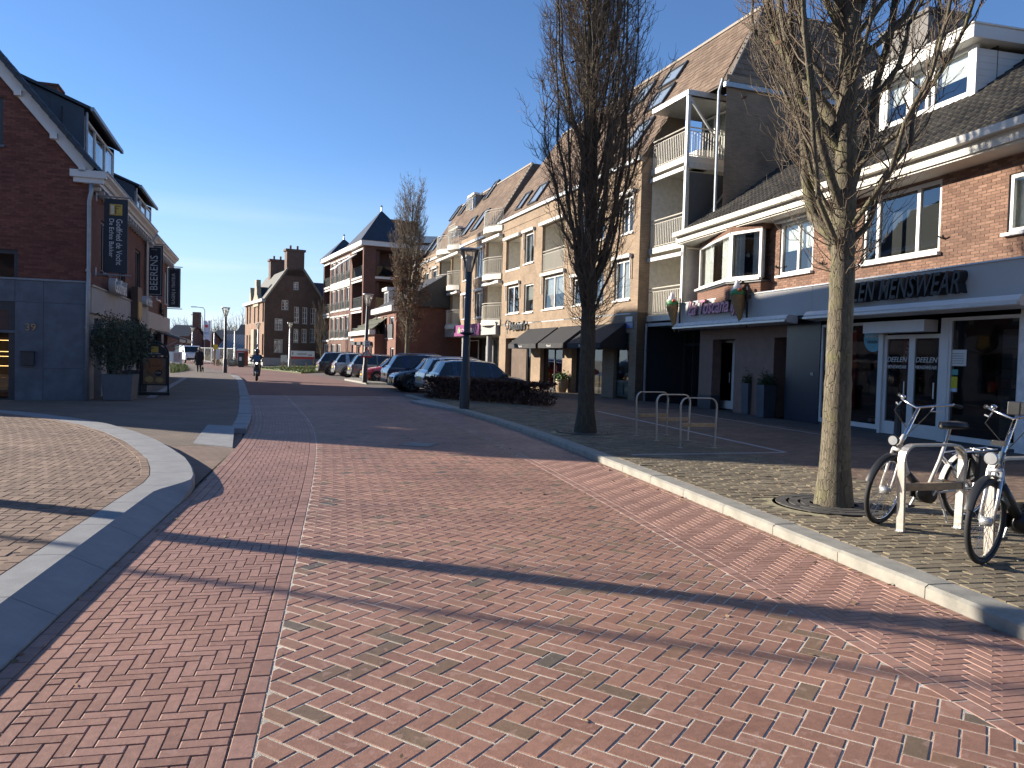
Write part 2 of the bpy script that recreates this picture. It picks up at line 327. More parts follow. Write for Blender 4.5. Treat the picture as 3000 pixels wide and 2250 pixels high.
# ---- bricks: generic polygon bricks
def brick_arrays(C, zt, ch=.004, dep=.035):
    """C (N,4,2) corners counter-clockwise, zt (N,4) top heights -> verts, faces"""
    N = len(C); cen = C.mean(1, keepdims=True); d = C-cen; L = np.linalg.norm(d, axis=2, keepdims=True); inn = cen+d*np.maximum(0, (L-ch*1.5)/np.maximum(L, 1e-6))
    top = np.concatenate([inn, zt[..., None]], 2); mid = np.concatenate([C, zt[..., None]-ch*.8], 2); bot = np.concatenate([C, zt[..., None]-dep], 2)
    vs = np.concatenate([top, mid, bot], 1); F = [(0, 1, 2, 3)]
    for a in (0, 4):
        for k in range(4): F.append((a+4+k, a+4+(k+1) % 4, a+(k+1) % 4, a+k))
    return vs, np.array(F)
def lay(parent, name, polys, m, z=0.0, maxobj=300, jit=.0007, seed=1):
    """polys: list of (corner list, tint); quads or clipped polygons; the largest in view become objects"""
    r = np.random.default_rng(seed)
    q = [p for p in polys if len(p[0]) == 4]; oth = [p for p in polys if len(p[0]) != 4]
    C = np.array([p[0] for p in q], float); ti = np.array([p[1] for p in q]); N = len(C)
    zt = z+r.normal(0, jit*.6, (N, 1))+r.normal(0, jit*.22, (N, 4)); vs, F = brick_arrays(C, zt)
    cw = np.concatenate([C.mean(1), np.full((N, 1), z)], 1)-np.array(CAMP[:]); dist = np.linalg.norm(cw, axis=1)
    zz = cw @ np.array(_fw[:]); x = 1500+FPX*(cw @ np.array(_rt[:]))/np.maximum(zz, .1); y = 1125-FPX*(cw @ np.array(_up[:]))/np.maximum(zz, .1)
    ok = (zz > .3) & (x > -60) & (x < 3060) & (y < 2320); order = np.argsort(np.where(ok, dist, dist+1e4)); sel = order[:maxobj]; sel = sel[ok[sel]]
    for i in sel:
        c = vs[i].mean(0); me = np_mesh(name, vs[i]-c, F, m, np.full(12, ti[i])); o = link(name, me, parent); o.location = c
    rest = np.setdiff1d(np.arange(N), sel)
    if len(rest):
        fs = (F[None]+(np.arange(len(rest))*12)[:, None, None]).reshape(-1, 4)
        link(name+'s', np_mesh(name+'s', vs[rest], fs, m, np.repeat(ti[rest], 12)), parent, kind='stuff')
    if oth:
        mb = MB(); tt = []
        for P, t in oth:
            n = len(P); c = V((sum(p[0] for p in P)/n, sum(p[1] for p in P)/n)); zt1 = z+r.normal(0, jit)
            inn = [c+(V(p)-c)*.93 for p in P]; a = [(p.x, p.y, zt1) for p in inn]; b = [(p[0], p[1], zt1-.006) for p in P]; d = [(p[0], p[1], zt1-.035) for p in P]
            mb.add(a+b+d, [tuple(range(n))]+[(k+n+i, k+n+(i+1) % n, k+(i+1) % n, k+i) for k in (0, n) for i in range(n)]); tt += [t]*(3*n)
        me = mb.mesh('cut_'+name+'s', m); at = me.attributes.new('tint', 'FLOAT', 'POINT'); at.data.foreach_set('value', tt); link('cut_'+name+'s', me, parent, kind='stuff')
def herring(n, Wd, s0, s1, t0, t1, ang, gap):
    """herringbone of n:1 bricks, module width Wd, turned by ang in (s,t); yields 4 corners in (s,t), ccw, joint gap taken off"""
    L = n*Wd; c, sn = math.cos(ang), math.sin(ang); cs, ct = (s0+s1)/2, (t0+t1)/2; R = math.hypot(s1-s0, t1-t0)/2+L*2; k = int(R/Wd)+2*n; out = []
    g = gap/2
    for i in range(-k, k+1):
        j0 = int((-R-i*Wd)/(2*L))-1; j1 = int((R-i*Wd)/(2*L))+2
        for j in range(j0, j1):
            x = (i+2*n*j)*Wd
            for (a, b, w, h) in ((x, i*Wd, L, Wd), (x, (i+1)*Wd, Wd, L)):
                pts = [(a+g, b+g), (a+w-g, b+g), (a+w-g, b+h-g), (a+g, b+h-g)]
                q = [(cs+u*c-v*sn, ct+u*sn+v*c) for u, v in pts]
                mx = sum(p[0] for p in q)/4; mt = sum(p[1] for p in q)/4
                if s0-L < mx < s1+L and t0-L < mt < t1+L: out.append(q)
    return out
def clip(P, nx, ny, c):
    """keep the side nx*x+ny*y <= c"""
    out = []
    for i in range(len(P)):
        a, b = P[i], P[(i+1) % len(P)]; da = nx*a[0]+ny*a[1]-c; db = nx*b[0]+ny*b[1]-c
        if da <= 0: out.append(a)
        if da*db < 0: f = da/(da-db); out.append((a[0]+(b[0]-a[0])*f, a[1]+(b[1]-a[1])*f))
    return out
def clip_rect(P, s0, s1, t0, t1):
    for nx, ny, c in ((1, 0, s1), (-1, 0, -s0), (0, 1, t1), (0, -1, -t0)):
        P = clip(P, nx, ny, c)
        if len(P) < 3: return None
    A = abs(sum(P[i][0]*P[(i+1) % len(P)][1]-P[(i+1) % len(P)][0]*P[i][1] for i in range(len(P))))/2
    return P if A > .0012 else None
def to_world(P):
    a = [st(s, t) for s, t in P]; a = [(float(x), float(y)) for x, y in a]
    A = sum(a[i][0]*a[(i+1) % len(a)][1]-a[(i+1) % len(a)][0]*a[i][1] for i in range(len(a)))
    return a if A > 0 else a[::-1]
def tintf(r, grey=.05): 
    x = r.random(); return .93+.07*r.random() if x < grey*.25 else (.8+.12*r.random() if x < grey*2.2 else r.random()*.74)
_r = np.random.default_rng(3)
S0 = 2.0
TB, TRB = .105, 3.42
def vis_s(P): return True
polys = []
for P in herring(2, .1045, S0, SR, TB, TRB, math.radians(45), .0095):
    P = clip_rect(P, S0, SR, TB+.004, TRB-.004)
    if P: polys.append((to_world(P), tintf(_r)))
lay(road, 'brick', polys, M_red, maxobj=300, seed=5)
polys = []
for t0, t1 in ((-.95, -.002), (TRB+.107, TR-.085)):
    for P in herring(3, .0675, S0, SR, t0, t1, 0 if t0 < 0 else math.radians(0), .0055):
        P = clip_rect(P, S0, SR, t0+.002, t1-.002)
        if P: polys.append((to_world(P), _r.random()))
for t0, w, L in ((0, .103, .205), (TRB, .103, .205), (-1.22, .088, .205), (-1.130, .088, .205), (-1.041, .088, .205), (TR-.083, .083, .205)):
    k = 0; s = S0+_r.random()*.2
    while s < SR:
        P = [(s+.003, t0+.003), (s+L-.003, t0+.003), (s+L-.003, t0+w-.003), (s+.003, t0+w-.003)]; polys.append((to_world(P), _r.random())); s += L
lay(road, 'strip_brick', polys, M_red2, maxobj=300, seed=6)
# storm drain and manhole in the road
_p = ground(1228, 1303)
mb = MB(); mb.box(-.3, .3, -.3, .3, -.02, .006)
mh = thing('manhole_cover', 'square ribbed metal manhole cover set flush in the red brick road', 'manhole cover', _p, -.25)
mb.build('frame', mat('cast_iron', (.16, .15, .14), .6, metal=.5), mh)
mb = MB(); [mb.box(-.25, .25, -.24+k*.07, -.205+k*.07, .006, .014) for k in range(7)]; mb.build('rib', mat('cast_iron_worn', (.34, .31, .28), .5, metal=.4), mh)
# ---------------------------------------------------------------- right pavement
ZS = .10
_fR = lambda Y: 13.375-.25*Y                        # menswear facade line x(Y)
M_kerb = mat('kerb_concrete', (.275, .262, .225), .85, var=.16, scale=7, bump=.25, bscale=90)
M_bkerb = mat('bluestone_kerb', (.255, .26, .265), .75, var=.12, scale=5, bump=.15, bscale=70)
sw = MB(); pts = [st3(s, TR+KW-.01, ZS-.012) for s in np.arange(1.5, 30.6, 1)]
far = [(4.6, 31.6, ZS-.012), (_fR(29), 29, ZS-.012), (_fR(20), 20, ZS-.012), (_fR(10), 10, ZS-.012), (12.6, 3, ZS-.012), (12.6, .5, ZS-.012)]
rpav = sheet('pavement_right', [(p[0], p[1]) for p in pts+far], ZS-.012, M_walk_dark, rot=-.24)
s = 1.6; k = 0
while s < 29.5:                                     # single kerb stones along the right of the road
    L = 1.0; a = [st3(s+.004, TR+.004, 0), st3(s+L-.004, TR+.004, 0), st3(s+L-.004, TR+KW, 0), st3(s+.004, TR+KW, 0)]
    c = V(a[0]); mb = MB(); z1 = ZS+_r.normal(0, .0015); n1 = [V(p)-c for p in a]; inn = (n1[3]-n1[0]).normalized()*.028
    lo = [p+V((0, 0, -.05)) for p in n1]; hi = [n1[0]+V((0, 0, z1-.02)), n1[1]+V((0, 0, z1-.02)), n1[2]+V((0, 0, z1)), n1[3]+V((0, 0, z1))]
    t2 = [n1[0]+inn+V((0, 0, z1)), n1[1]+inn+V((0, 0, z1))]
    mb.add(lo+hi+t2, [(1, 0, 4, 5), (5, 4, 8, 9), (9, 8, 7, 6), (2, 1, 5, 9, 6), (0, 3, 7, 8, 4), (3, 2, 6, 7)])
    o = mb.build('kerb_stone', M_kerb, rpav); 
    o.matrix_parent_inverse = mworld(rpav).inverted(); o.location = c; s += L
# bricks of the right pavement, laid in courses across it
cob, brn = [], []
row = 0; s = 1.8
while s < 27:
    t = TR+KW+.01-(.1 if row % 2 else 0); hh = .103
    x, y = st(s, TR); tmax = 11.5
    while t < tmax:
        wdt = .205+_r.normal(0, .008); x1, y1 = st(s, t+.1)
        if x1 > _fR(y1)-.1: break
        cobz = t < TR+2.75
        if t+wdt > TR+KW+.02:
            a0 = max(t, TR+KW+.012); g = .010 if cobz else .0035
            j = _r.normal(0, .004, 8) if cobz else np.zeros(8)
            P = [(s+g/2+j[0], a0+g/2+j[1]), (s+hh-g/2+j[2], a0+g/2+j[3]), (s+hh-g/2+j[4], t+wdt-g/2+j[5]), (s+g/2+j[6], t+wdt-g/2+j[7])]
            q = to_world(P); c = V((q[0][0], q[0][1], ZS))
            hole = any((c.x-tx)**2+(c.y-ty)**2 < tr*tr for tx, ty, tr in ((3.56, 8.53, .62), (1.56, 16.3, .62)))
            if in_view(c, 700) and not hole: (cob if cobz else brn).append((q, _r.random()))
        t += wdt
    s += hh; row += 1
lay(rpav, 'cobble', [(p, t) for p, t in cob], M_olv, ZS, 0, .0035, 8) if False else None
def lay_on(par, name, polys, m, z, maxobj, jit, seed):
    h = bpy.data.objects.new('t', None); n0 = set(bpy.data.objects)
    lay(None, name, polys, m, z, maxobj, jit, seed)
    inv = mworld(par).inverted()
    for o in set(bpy.data.objects)-n0: o.parent = par; o.matrix_parent_inverse = inv
    bpy.data.objects.remove(h)
lay_on(rpav, 'cobble', cob, M_olv, ZS, 300, .0035, 8)
lay_on(rpav, 'paving_brick', brn, piecemat('brown_shop_klinker', [(0, (.15, .10, .075)), (.5, (.18, .125, .093)), (1, (.215, .15, .11))], .88), ZS-.002, 300, .001, 9)
cb = MB(); cbp = [st3(s, TR+KW+.0, ZS-.008) for s in np.arange(1.8, 27, .5)]; cbq = [st3(s, TR+2.75, ZS-.008) for s in np.arange(1.8, 27, .5)]
cb.add(cbp+cbq, [(i, i+1, len(cbp)+i+1, len(cbp)+i) for i in range(len(cbp)-1)]); o = cb.build('cobble_joint_bed', mat('mossy_sand', (.33, .29, .17), .95, var=.3, scale=20), rpav, kind='stuff'); o.matrix_parent_inverse = mworld(rpav).inverted()
# light stone lines in the right pavement
for (a, b, wd) in ((ground(1750, 1205, ZS), ground(2300, 1325, ZS), .12), (ground(1850, 1333, ZS), ground(2300, 1326, ZS), .10), (ground(2010, 1210, ZS), ground(2420, 1276, ZS), .08)):
    d = (b-a).normalized(); n = V((-d.y, d.x, 0))*wd/2; z = V((0, 0, .004)); o = MB().quad(a-n+z, b-n+z, b+n+z, a+n+z).build('stone_line', mat('stone_line', (.33, .33, .33), .8), rpav); o.matrix_parent_inverse = mworld(rpav).inverted()
# end of that pavement: ramp stones by the lamp, then the parking bays and their far island
a = [ground(1202, 1172, .09), ground(1258, 1170, .09), ground(1330, 1196, .09), ground(1245, 1190, .01)]
kd = MB().prism([(p.x, p.y, -.02) for p in a], (0, 0, .10)).build('ramp_kerb', M_bkerb, rpav); kd.matrix_parent_inverse = mworld(rpav).inverted()
FB = Fr((4.80, 30.0, 0), (.347, -.938))             # beige apartment block frame (corner, near end)
pk = [st3(s, TR, 0) for s in np.arange(29.5, 68, 1.5)]
sheet('parking_bays', [(p[0], p[1]) for p in pk]+[(-8.9, 69), (-3.2, 52), (2.6, 36), (4.2, 31)], -.006, mat('parking_paving', (.125, .10, .088), .9, var=.15, scale=3), rot=-.36)
ap = [FB.w(u, 0.4, 0) for u in (4, -40)]; aq = [FB.w(u, -2.0, 0) for u in (-40, -5, 4)]
MB().prism([(p.x, p.y, 0) for p in ap+aq], (0, 0, .10)).build('pavement_shops', M_walk_dark, kind='structure')
isl = [ground(1009, 1114), ground(1075, 1126), ground(1190, 1131), ground(1170, 1121), ground(1080, 1113), ground(1030, 1110)]
MB().prism([(p.x, p.y, -.02) for p in isl], (0, 0, .12)).build('parking_island', M_kerb, kind='structure')
ZL = .135
# ---------------------------------------------------------------- left corner pavement with its broad bluestone kerb
# kerb edge polyline (outer foot), from behind the camera round the corner into the side street
out = [st3(s, TL-.01) for s in np.arange(-3, s_of_y(8.1), .25)]
corner = [(-3.62, 8.7), (-3.80, 9.25), (-4.10, 9.9), (-4.52, 10.7), (-5.10, 11.6), (-5.85, 12.7), (-6.8, 13.9), (-7.9, 15.1), (-9.2, 16.2), (-10.8, 17.2), (-13, 18.2), (-17, 19.6), (-24, 21.4)]
ol = [V((p[0], p[1], 0)) for p in out]+[V((*p, 0)) for p in corner]
def resample(pts, step):
    d = [0]
    for i in range(1, len(pts)): d.append(d[-1]+(pts[i]-pts[i-1]).length)
    n = int(d[-1]/step); r = np.linspace(0, d[-1], n+1)
    return [V((float(np.interp(q, d, [p.x for p in pts])), float(np.interp(q, d, [p.y for p in pts])), 0)) for q in r]
ol = resample(ol, .2)
nr = []
for i in range(len(ol)):
    d = (ol[min(i+2, len(ol)-1)]-ol[max(i-2, 0)]).normalized(); nr.append(V((-d.y, d.x, 0)))
lp_in = [ol[i]+nr[i]*.5 for i in range(len(ol))]
lpav = sheet('pavement_corner', [(p.x, p.y) for p in lp_in]+[(-24, -4), (-3, -4)], ZL-.0045, M_plaza_far, rot=-.22)
inv = mworld(lpav).inverted()
def kerb_profile(i):
    """height steps across the kerb; it is a sloped ramp kerb along the road, a flat one round the corner"""
    y = ol[i].y; f = min(1, max(0, (y-8.2)/.7)) if ol[i].x > -9 else 1
    zb = .012+(ZL-.03)*f; brk = .26*(1-f)+.02*f
    return [(0, -.03), (0, zb), (brk, ZL+.002), (.495, ZL+.002), (.495, -.03)]
i = 0
while i+5 < len(ol):
    n = 5; mb = MB(); c = ol[i]; rows = []
    for j in range(n+1):
        f = .02 if j == 0 else (-.02 if j == n else 0)
        a = ol[i+j]; d = (ol[min(i+j+1, len(ol)-1)]-ol[max(i+j-1, 0)]).normalized()*f*.22
        rows.append([a+nr[i+j]*q+V((0, 0, z))+d-c for q, z in kerb_profile(i+j)])
    vs = [p for r in rows for p in r]; fs = [(5*j+k+1, 5*j+k, 5*j+5+k, 5*j+6+k) for j in range(n) for k in range(4)]+[(0, 1, 2, 3, 4), tuple(5*n+k for k in range(5))[::-1]]
    o = mb.add(vs, fs).build('kerb_stone', M_bkerb, lpav); o.matrix_parent_inverse = inv; o.location = c; i += n
# bricks of the corner pavement
xs = np.array([p.x for p in lp_in]); ys = np.array([p.y for p in lp_in])
polyx = np.concatenate([xs, [-24, -3]]); polyy = np.concatenate([ys, [-4, -4]])
def inside(x, y):
    c = False; n = len(polyx); j = n-1
    for k in range(n):
        if (polyy[k] > y) != (polyy[j] > y) and x < (polyx[j]-polyx[k])*(y-polyy[k])/(polyy[j]-polyy[k])+polyx[k]: c = not c
        j = k
    return c
polys = []
for P in herring(2, .1035, 0, 18.0, -12, TL-.5, 0, .006):
    c = (sum(p[0] for p in P)/4, sum(p[1] for p in P)/4)
    q = to_world(P); cc = V((sum(p[0] for p in q)/4, sum(p[1] for p in q)/4, ZL))
    if in_view(cc, 900) and all(inside(x, y) for x, y in q): polys.append((q, _r.random()))
lay_on(lpav, 'paving_brick', polys, M_tan, ZL, 300, .0016, 11)
# a soldier row following the kerb inside
polys = []
for i in range(0, len(ol)-1):
    if not in_view(ol[i], 1200): continue
    a, b = ol[i]+nr[i]*.502, ol[i+1]+nr[i+1]*.502; a2, b2 = ol[i]+nr[i]*.60, ol[i+1]+nr[i+1]*.60; d = (b-a)*.02
    polys.append(([(p.x, p.y) for p in (a+d, b-d, b2-d, a2+d)], _r.random()))
lay_on(lpav, 'edge_brick', polys, M_tan, ZL+.003, 0, .001, 12)
# ---------------------------------------------------------------- side street mouth and bakery pavement
FK = Fr((-12.3, 22.2, 0), (-.3134, .9496))            # bakery street facade: x away from the camera, y into the building
sheet('side_street', [st3(0, TL+.01)[:2], st3(s_of_y(14), TL+.01)[:2], st3(s_of_y(24), TL+.01)[:2], (-13, 26), (-60, 12), (-60, -6), (-2, -6)], -.008, M_plaza_far, rot=-.25)
fac = lambda s: st(s, 0)
def t_fac(s):                                       # street t of the bakery facade at s
    x, y = st(s, 0); h = float(np.interp(s, _ss, _hd)); n = V((math.cos(h), -math.sin(h), 0)); p = V((float(x), float(y), 0))
    return (FK.o-p).dot(FK.y)/n.dot(FK.y)
bs0 = s_of_y(13.6); bpv = strip('pavement_bakery', bs0, s_of_y(49), -17, TL-.29, lambda s: min(.085, -.005+.09*(s-bs0)/3.0), M_walk_far)
s = s_of_y(15.75)
while s < s_of_y(48):
    L = .98; mb = MB(); q = [st3(s+.005, TL, 0), st3(s+L-.005, TL, 0), st3(s+L-.005, TL-.31, 0), st3(s+.005, TL-.31, 0)]; c = V(q[0]); z1 = .09+_r.normal(0, .004)
    mb.prism([V(p)-c-V((0, 0, .03)) for p in q], (0, 0, z1+.03)); mb.build('kerb_stone', M_bkerb, bpv).location = c; s += L
q = [ground(565, 1300, 0), ground(681, 1312, 0), ground(687, 1262, 0), ground(608, 1258, 0)]
mb = MB(); c = q[0]; top = [(q[0]-c)+V((0, 0, .012)), (q[1]-c)+V((0, 0, .012)), (q[2]-c)+V((0, 0, .10)), (q[3]-c)+V((0, 0, .10))]; bot = [p-c+V((0, 0, -.03)) for p in q]
mb.add(top+bot, [(0, 1, 2, 3), (4, 5, 1, 0), (5, 6, 2, 1), (6, 7, 3, 2), (7, 4, 0, 3)]); mb.build('ramp_kerb', M_bkerb, bpv).location = c
# light edge line on the bakery pavement
a, b = ground(440, 1165, .09), ground(545, 1105, .09); d = (b-a).normalized(); n = V((-d.y, d.x, 0))*.12
MB().quad(a-n, b-n, b+n, a+n).build('stone_line', MATS['stone_line'], bpv)
# far left kerb line and lawns
strip('pavement_far_left', s_of_y(48), s_of_y(110), lambda s: -6-.0*s, TL, .05, M_walk_far)
M_grass = mat('grass_ground', (.095, .12, .035), .95, var=.35, scale=2)
M_hay = mat('dry_grass_ground', (.22, .18, .09), .95, var=.3, scale=1.5)
lw = [ground(760, 1081, 0), ground(882, 1094, 0), ground(990, 1089, 0), ground(945, 1076, 0), ground(830, 1072, 0)]
MB().prism([(p.x, p.y, -.02) for p in lw], (0, 0, .10)).build('lawn', M_grass, kind='structure')
a, b = ground(778, 1080, 0), ground(884, 1093, 0); d = (b-a).normalized(); n = V((-d.y, d.x, 0))
MB().prism([(a.x, a.y, 0), (b.x, b.y, 0), ((b-n*.3).x, (b-n*.3).y, 0), ((a-n*.3).x, (a-n*.3).y, 0)][::-1], (0, 0, .13)).build('lawn_kerb', M_kerb, kind='structure')
def tufts(name, parts, h, n, m, label, cat, w=.02, spread=.25):
    """grass blades inside the triangles/quads given by ground corner points"""
    r = np.random.default_rng(len(name)); vs, ti = [], []
    for Q in parts:
        a, b, c, d = [np.array(p[:]) for p in Q]
        u = r.random((n, 1)); v = r.random((n, 1)); P = (a*(1-u)+b*u)*(1-v)+(d*(1-u)+c*u)*v
        H = h*(.5+r.random((n, 1))); A = r.random((n, 1))*6.28; dx = np.concatenate([np.cos(A), np.sin(A), 0*A], 1)*w; lean = np.concatenate([r.normal(0, spread, (n, 2)), np.ones((n, 1))], 1)*H
        vs.append(np.stack([P-dx, P+dx, P+lean+dx*.2, P+lean-dx*.2], 1))
    vs = np.concatenate(vs); N = len(vs); fs = np.arange(N*4).reshape(N, 4)
    o = link(name, np_mesh(name, vs.reshape(-1, 3), fs, m), None, kind='stuff', label=label, cat=cat); return o
M_blade = mat('grass_blades', (.11, .15, .035), .8, var=.3, scale=3); M_dry = mat('dry_blades', (.27, .22, .10), .85, var=.3, scale=2)
z1 = V((0, 0, .08))
tufts('grass', [(lw[0]+z1, lw[1]+z1, lw[2]+z1, lw[3]+z1)], .12, 5000, M_blade, 'rough lawn behind the pale kerb in front of the brick villa', 'grass', .03)
gp = [ground(500, 1096, 0), ground(553, 1088, 0), ground(545, 1074, 0), ground(500, 1072, 0)]
tufts('grass', [tuple(gp)], .22, 3000, M_blade, 'bright green grass patch beside the butcher shop pavement', 'grass', .03)
# ================================================================ building helpers (all in the frame of a facade thing)
def wallmb(u0, u1, z0, z1, holes, y=0.0, dep=.14, mb=None):
    mb = mb or MB(); H = [(max(u0, a), min(u1, b), max(z0, c), min(z1, d)) for a, b, c, d in holes if b > u0 and a < u1 and d > z0 and c < z1]
    us = sorted({u0, u1, *[h[0] for h in H], *[h[1] for h in H]}); zs = sorted({z0, z1, *[h[2] for h in H], *[h[3] for h in H]})
    for i in range(len(us)-1):
        for j in range(len(zs)-1):
            cu, cz = (us[i]+us[i+1])/2, (zs[j]+zs[j+1])/2
            if any(h[0] < cu < h[1] and h[2] < cz < h[3] for h in H): continue
            mb.quad((us[i], y, zs[j]), (us[i+1], y, zs[j]), (us[i+1], y, zs[j+1]), (us[i], y, zs[j+1]))
    for a, b, c, d in H:
        e = y+dep
        mb.quad((a, y, c), (a, y, d), (a, e, d), (a, e, c)); mb.quad((b, y, c), (b, e, c), (b, e, d), (b, y, d))
        if d < z1-1e-6: mb.quad((a, y, d), (b, y, d), (b, e, d), (a, e, d))
        if c > z0+1e-6: mb.quad((a, y, c), (a, e, c), (b, e, c), (b, y, c))
    return mb
def brick_face(parent, u0, u1, z0, z1, holes, m, y=0.0, lim=None, bw=.21, bh=.052, jt=.011, pro=.006, maxobj=300, seed=1):
    """single facing bricks standing proud of the mortar plane at y"""
    r = np.random.default_rng(seed); T = [(0, 0, 0), (1, 0, 0), (1, 0, 1), (0, 0, 1), (0, 1, 0), (1, 1, 0), (1, 1, 1), (0, 1, 1)]
    F = [(0, 1, 2, 3), (1, 5, 6, 2), (4, 0, 3, 7), (3, 2, 6, 7), (4, 5, 1, 0)]; pl = []; z = z0; row = 0
    while z+bh <= z1+.001:
        a, b = (u0, u1) if lim is None else lim(z+bh/2)
        iv = [(a, b)]
        for h in holes:
            if h[2] < z+bh*.7 and h[3] > z+bh*.3:
                iv = [q for p in iv for q in ((p[0], min(p[1], h[0])), (max(p[0], h[1]), p[1])) if q[1]-q[0] > .02]
        for p in iv:
            k = math.floor((p[0]-u0)/(bw+jt))-1
            while True:
                x = u0+k*(bw+jt)+(.5*(bw+jt) if row % 2 else 0); k += 1
                if x > p[1]: break
                xa, xb = max(x, p[0]), min(x+bw, p[1])
                if xb-xa < .025: continue
                pr = pro+r.normal(0, .0012); pl.append((V((xa, y-pr, z)), V((xb-xa, 0, 0)), V((0, pr, 0)), V((0, 0, bh)), r.random()))
        z += bh+jt; row += 1
    field(parent, 'brick', T, F, pl, m, maxobj)
def win(parent, u0, u1, z0, z1, y=.08, nx=1, ft=.07, m=None, back='room', sill=True, nz=1, name='window', split=None, shade=None, glass=None, sillmat=None):
    """window: frame > panes, sill, curtain; the wall hole is cut elsewhere"""
    m = m or M_white; mb = MB(); dy = .07; glass = glass or M_glass
    mb.box(u0, u1, y, y+dy, z1-ft, z1); mb.box(u0, u1, y, y+dy, z0, z0+ft); mb.box(u0, u0+ft, y+.001, y+dy-.001, z0+ft, z1-ft); mb.box(u1-ft, u1, y+.001, y+dy-.001, z0+ft, z1-ft)
    xs = [u0+ft]+([u0+(u1-u0)*q for q in split] if split else [u0+(u1-u0)*k/nx for k in range(1, nx)])+[u1-ft]; zs = [z0+ft]+[z0+(z1-z0)*k/nz for k in range(1, nz)]+[z1-ft]
    for x in xs[1:-1]: mb.box(x-ft*.55, x+ft*.55, y-.004, y+dy-.004, z0+ft, z1-ft)
    for z in zs[1:-1]: mb.box(u0+ft, u1-ft, y+.003, y+dy-.003, z-ft*.3, z+ft*.3)
    o = mb.build(name, m, parent)
    for i in range(len(xs)-1): MB().quad((xs[i], y+.035, zs[0]), (xs[i+1], y+.035, zs[0]), (xs[i+1], y+.035, zs[-1]), (xs[i], y+.035, zs[-1])).build('pane', glass, o)
    if sill: MB().box(u0-.05, u1+.05, y-.14, y+.02, z0-.07, z0-.002).build('sill', sillmat or M_white, o)
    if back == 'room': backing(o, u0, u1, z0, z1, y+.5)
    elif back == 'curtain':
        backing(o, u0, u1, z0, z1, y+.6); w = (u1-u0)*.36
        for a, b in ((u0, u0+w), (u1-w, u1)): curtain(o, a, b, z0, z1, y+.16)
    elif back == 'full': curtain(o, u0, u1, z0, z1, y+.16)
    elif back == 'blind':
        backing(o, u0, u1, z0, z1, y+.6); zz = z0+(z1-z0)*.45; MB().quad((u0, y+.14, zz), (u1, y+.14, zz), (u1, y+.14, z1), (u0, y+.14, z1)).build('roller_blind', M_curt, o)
    if shade: MB().box(u0-.06, u1+.06, y-.22, y-.02, z1-.02, z1+.16).build('shutter_box', shade, o)
    return o
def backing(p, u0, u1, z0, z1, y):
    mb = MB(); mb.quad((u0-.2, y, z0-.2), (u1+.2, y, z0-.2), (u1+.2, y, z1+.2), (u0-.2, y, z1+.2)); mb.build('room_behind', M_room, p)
def curtain(p, a, b, z0, z1, y):
    n = max(6, int((b-a)/.05)); vs = []; 
    for k in range(n+1):
        x = a+(b-a)*k/n; yy = y+.025*math.sin(k*1.9)+.01*math.sin(k*.7)
        vs += [(x, yy, z0), (x, yy, z1)]
    MB().add(vs, [(2*k, 2*k+2, 2*k+3, 2*k+1) for k in range(n)]).build('curtain', M_curt, p, smooth=True)
PAN_T = [(x, yy, .035*math.sin(PI*(1-x*1.0))*1.0-(.012 if 0 else 0)+dz) for yy, dz in ((0, .03), (1, .0)) for x in (0, .18, .36, .54, .72, .88, 1)]
PAN_T = [(x, yy, (.045*math.sin(PI*x/.62) if x < .62 else -.022*math.sin(PI*(x-.62)/.38))+dz) for yy, dz in ((0, .03), (1, .0)) for x in (0, .16, .31, .46, .62, .81, 1)]
PAN_T = PAN_T+[(x, 0, -.02) for x in (0, .16, .31, .46, .62, .81, 1)]
PAN_F = [(i, i+1, 8+i, 7+i) for i in range(6)]+[(14+i, 15+i, i+1, i) for i in range(6)]
FLT_T = [(.01, 0, .022), (.99, 0, .022), (.99, 1, .006), (.01, 1, .006), (.01, 0, -.01), (.99, 0, -.01), (.99, 1, -.02), (.01, 1, -.02)]
FLT_F = [(0, 1, 2, 3), (4, 5, 1, 0), (5, 6, 2, 1), (7, 4, 0, 3)]
def tiles(parent, o, ud, vd, ulen, vlen, tw, th, m, kind='pan', mask=None, maxobj=300, seed=1, name='roof_tile', bond=False, lim=None):
    """roof tiles over the plane from o along ud (ulen) and up vd (vlen), in the parent's space"""
    r = np.random.default_rng(seed); ud = V(ud).normalized(); vd = V(vd).normalized(); nn = ud.cross(vd); o = V(o); pl = []; nv = int(vlen/th)
    for j in range(nv):
        a, b = (0, ulen) if lim is None else lim((j+.5)*th); k0 = math.floor(a/tw)-1; off = .5*tw if bond and j % 2 else 0
        k = k0
        while k*tw+off < b:
            x0, x1 = max(a, k*tw+off), min(b, (k+1)*tw+off); k += 1
            if x1-x0 < tw*.15: continue
            if mask and not mask((x0+x1)/2, (j+.5)*th): continue
            pl.append((o+ud*x0+vd*(j*th)+nn*r.normal(0, .003), ud*(x1-x0), vd*(th*1.12), nn*1.0, r.random()))
    T = PAN_T if kind == 'pan' else FLT_T; F = PAN_F if kind == 'pan' else FLT_F
    field(parent, name, T, F, pl, m, maxobj)
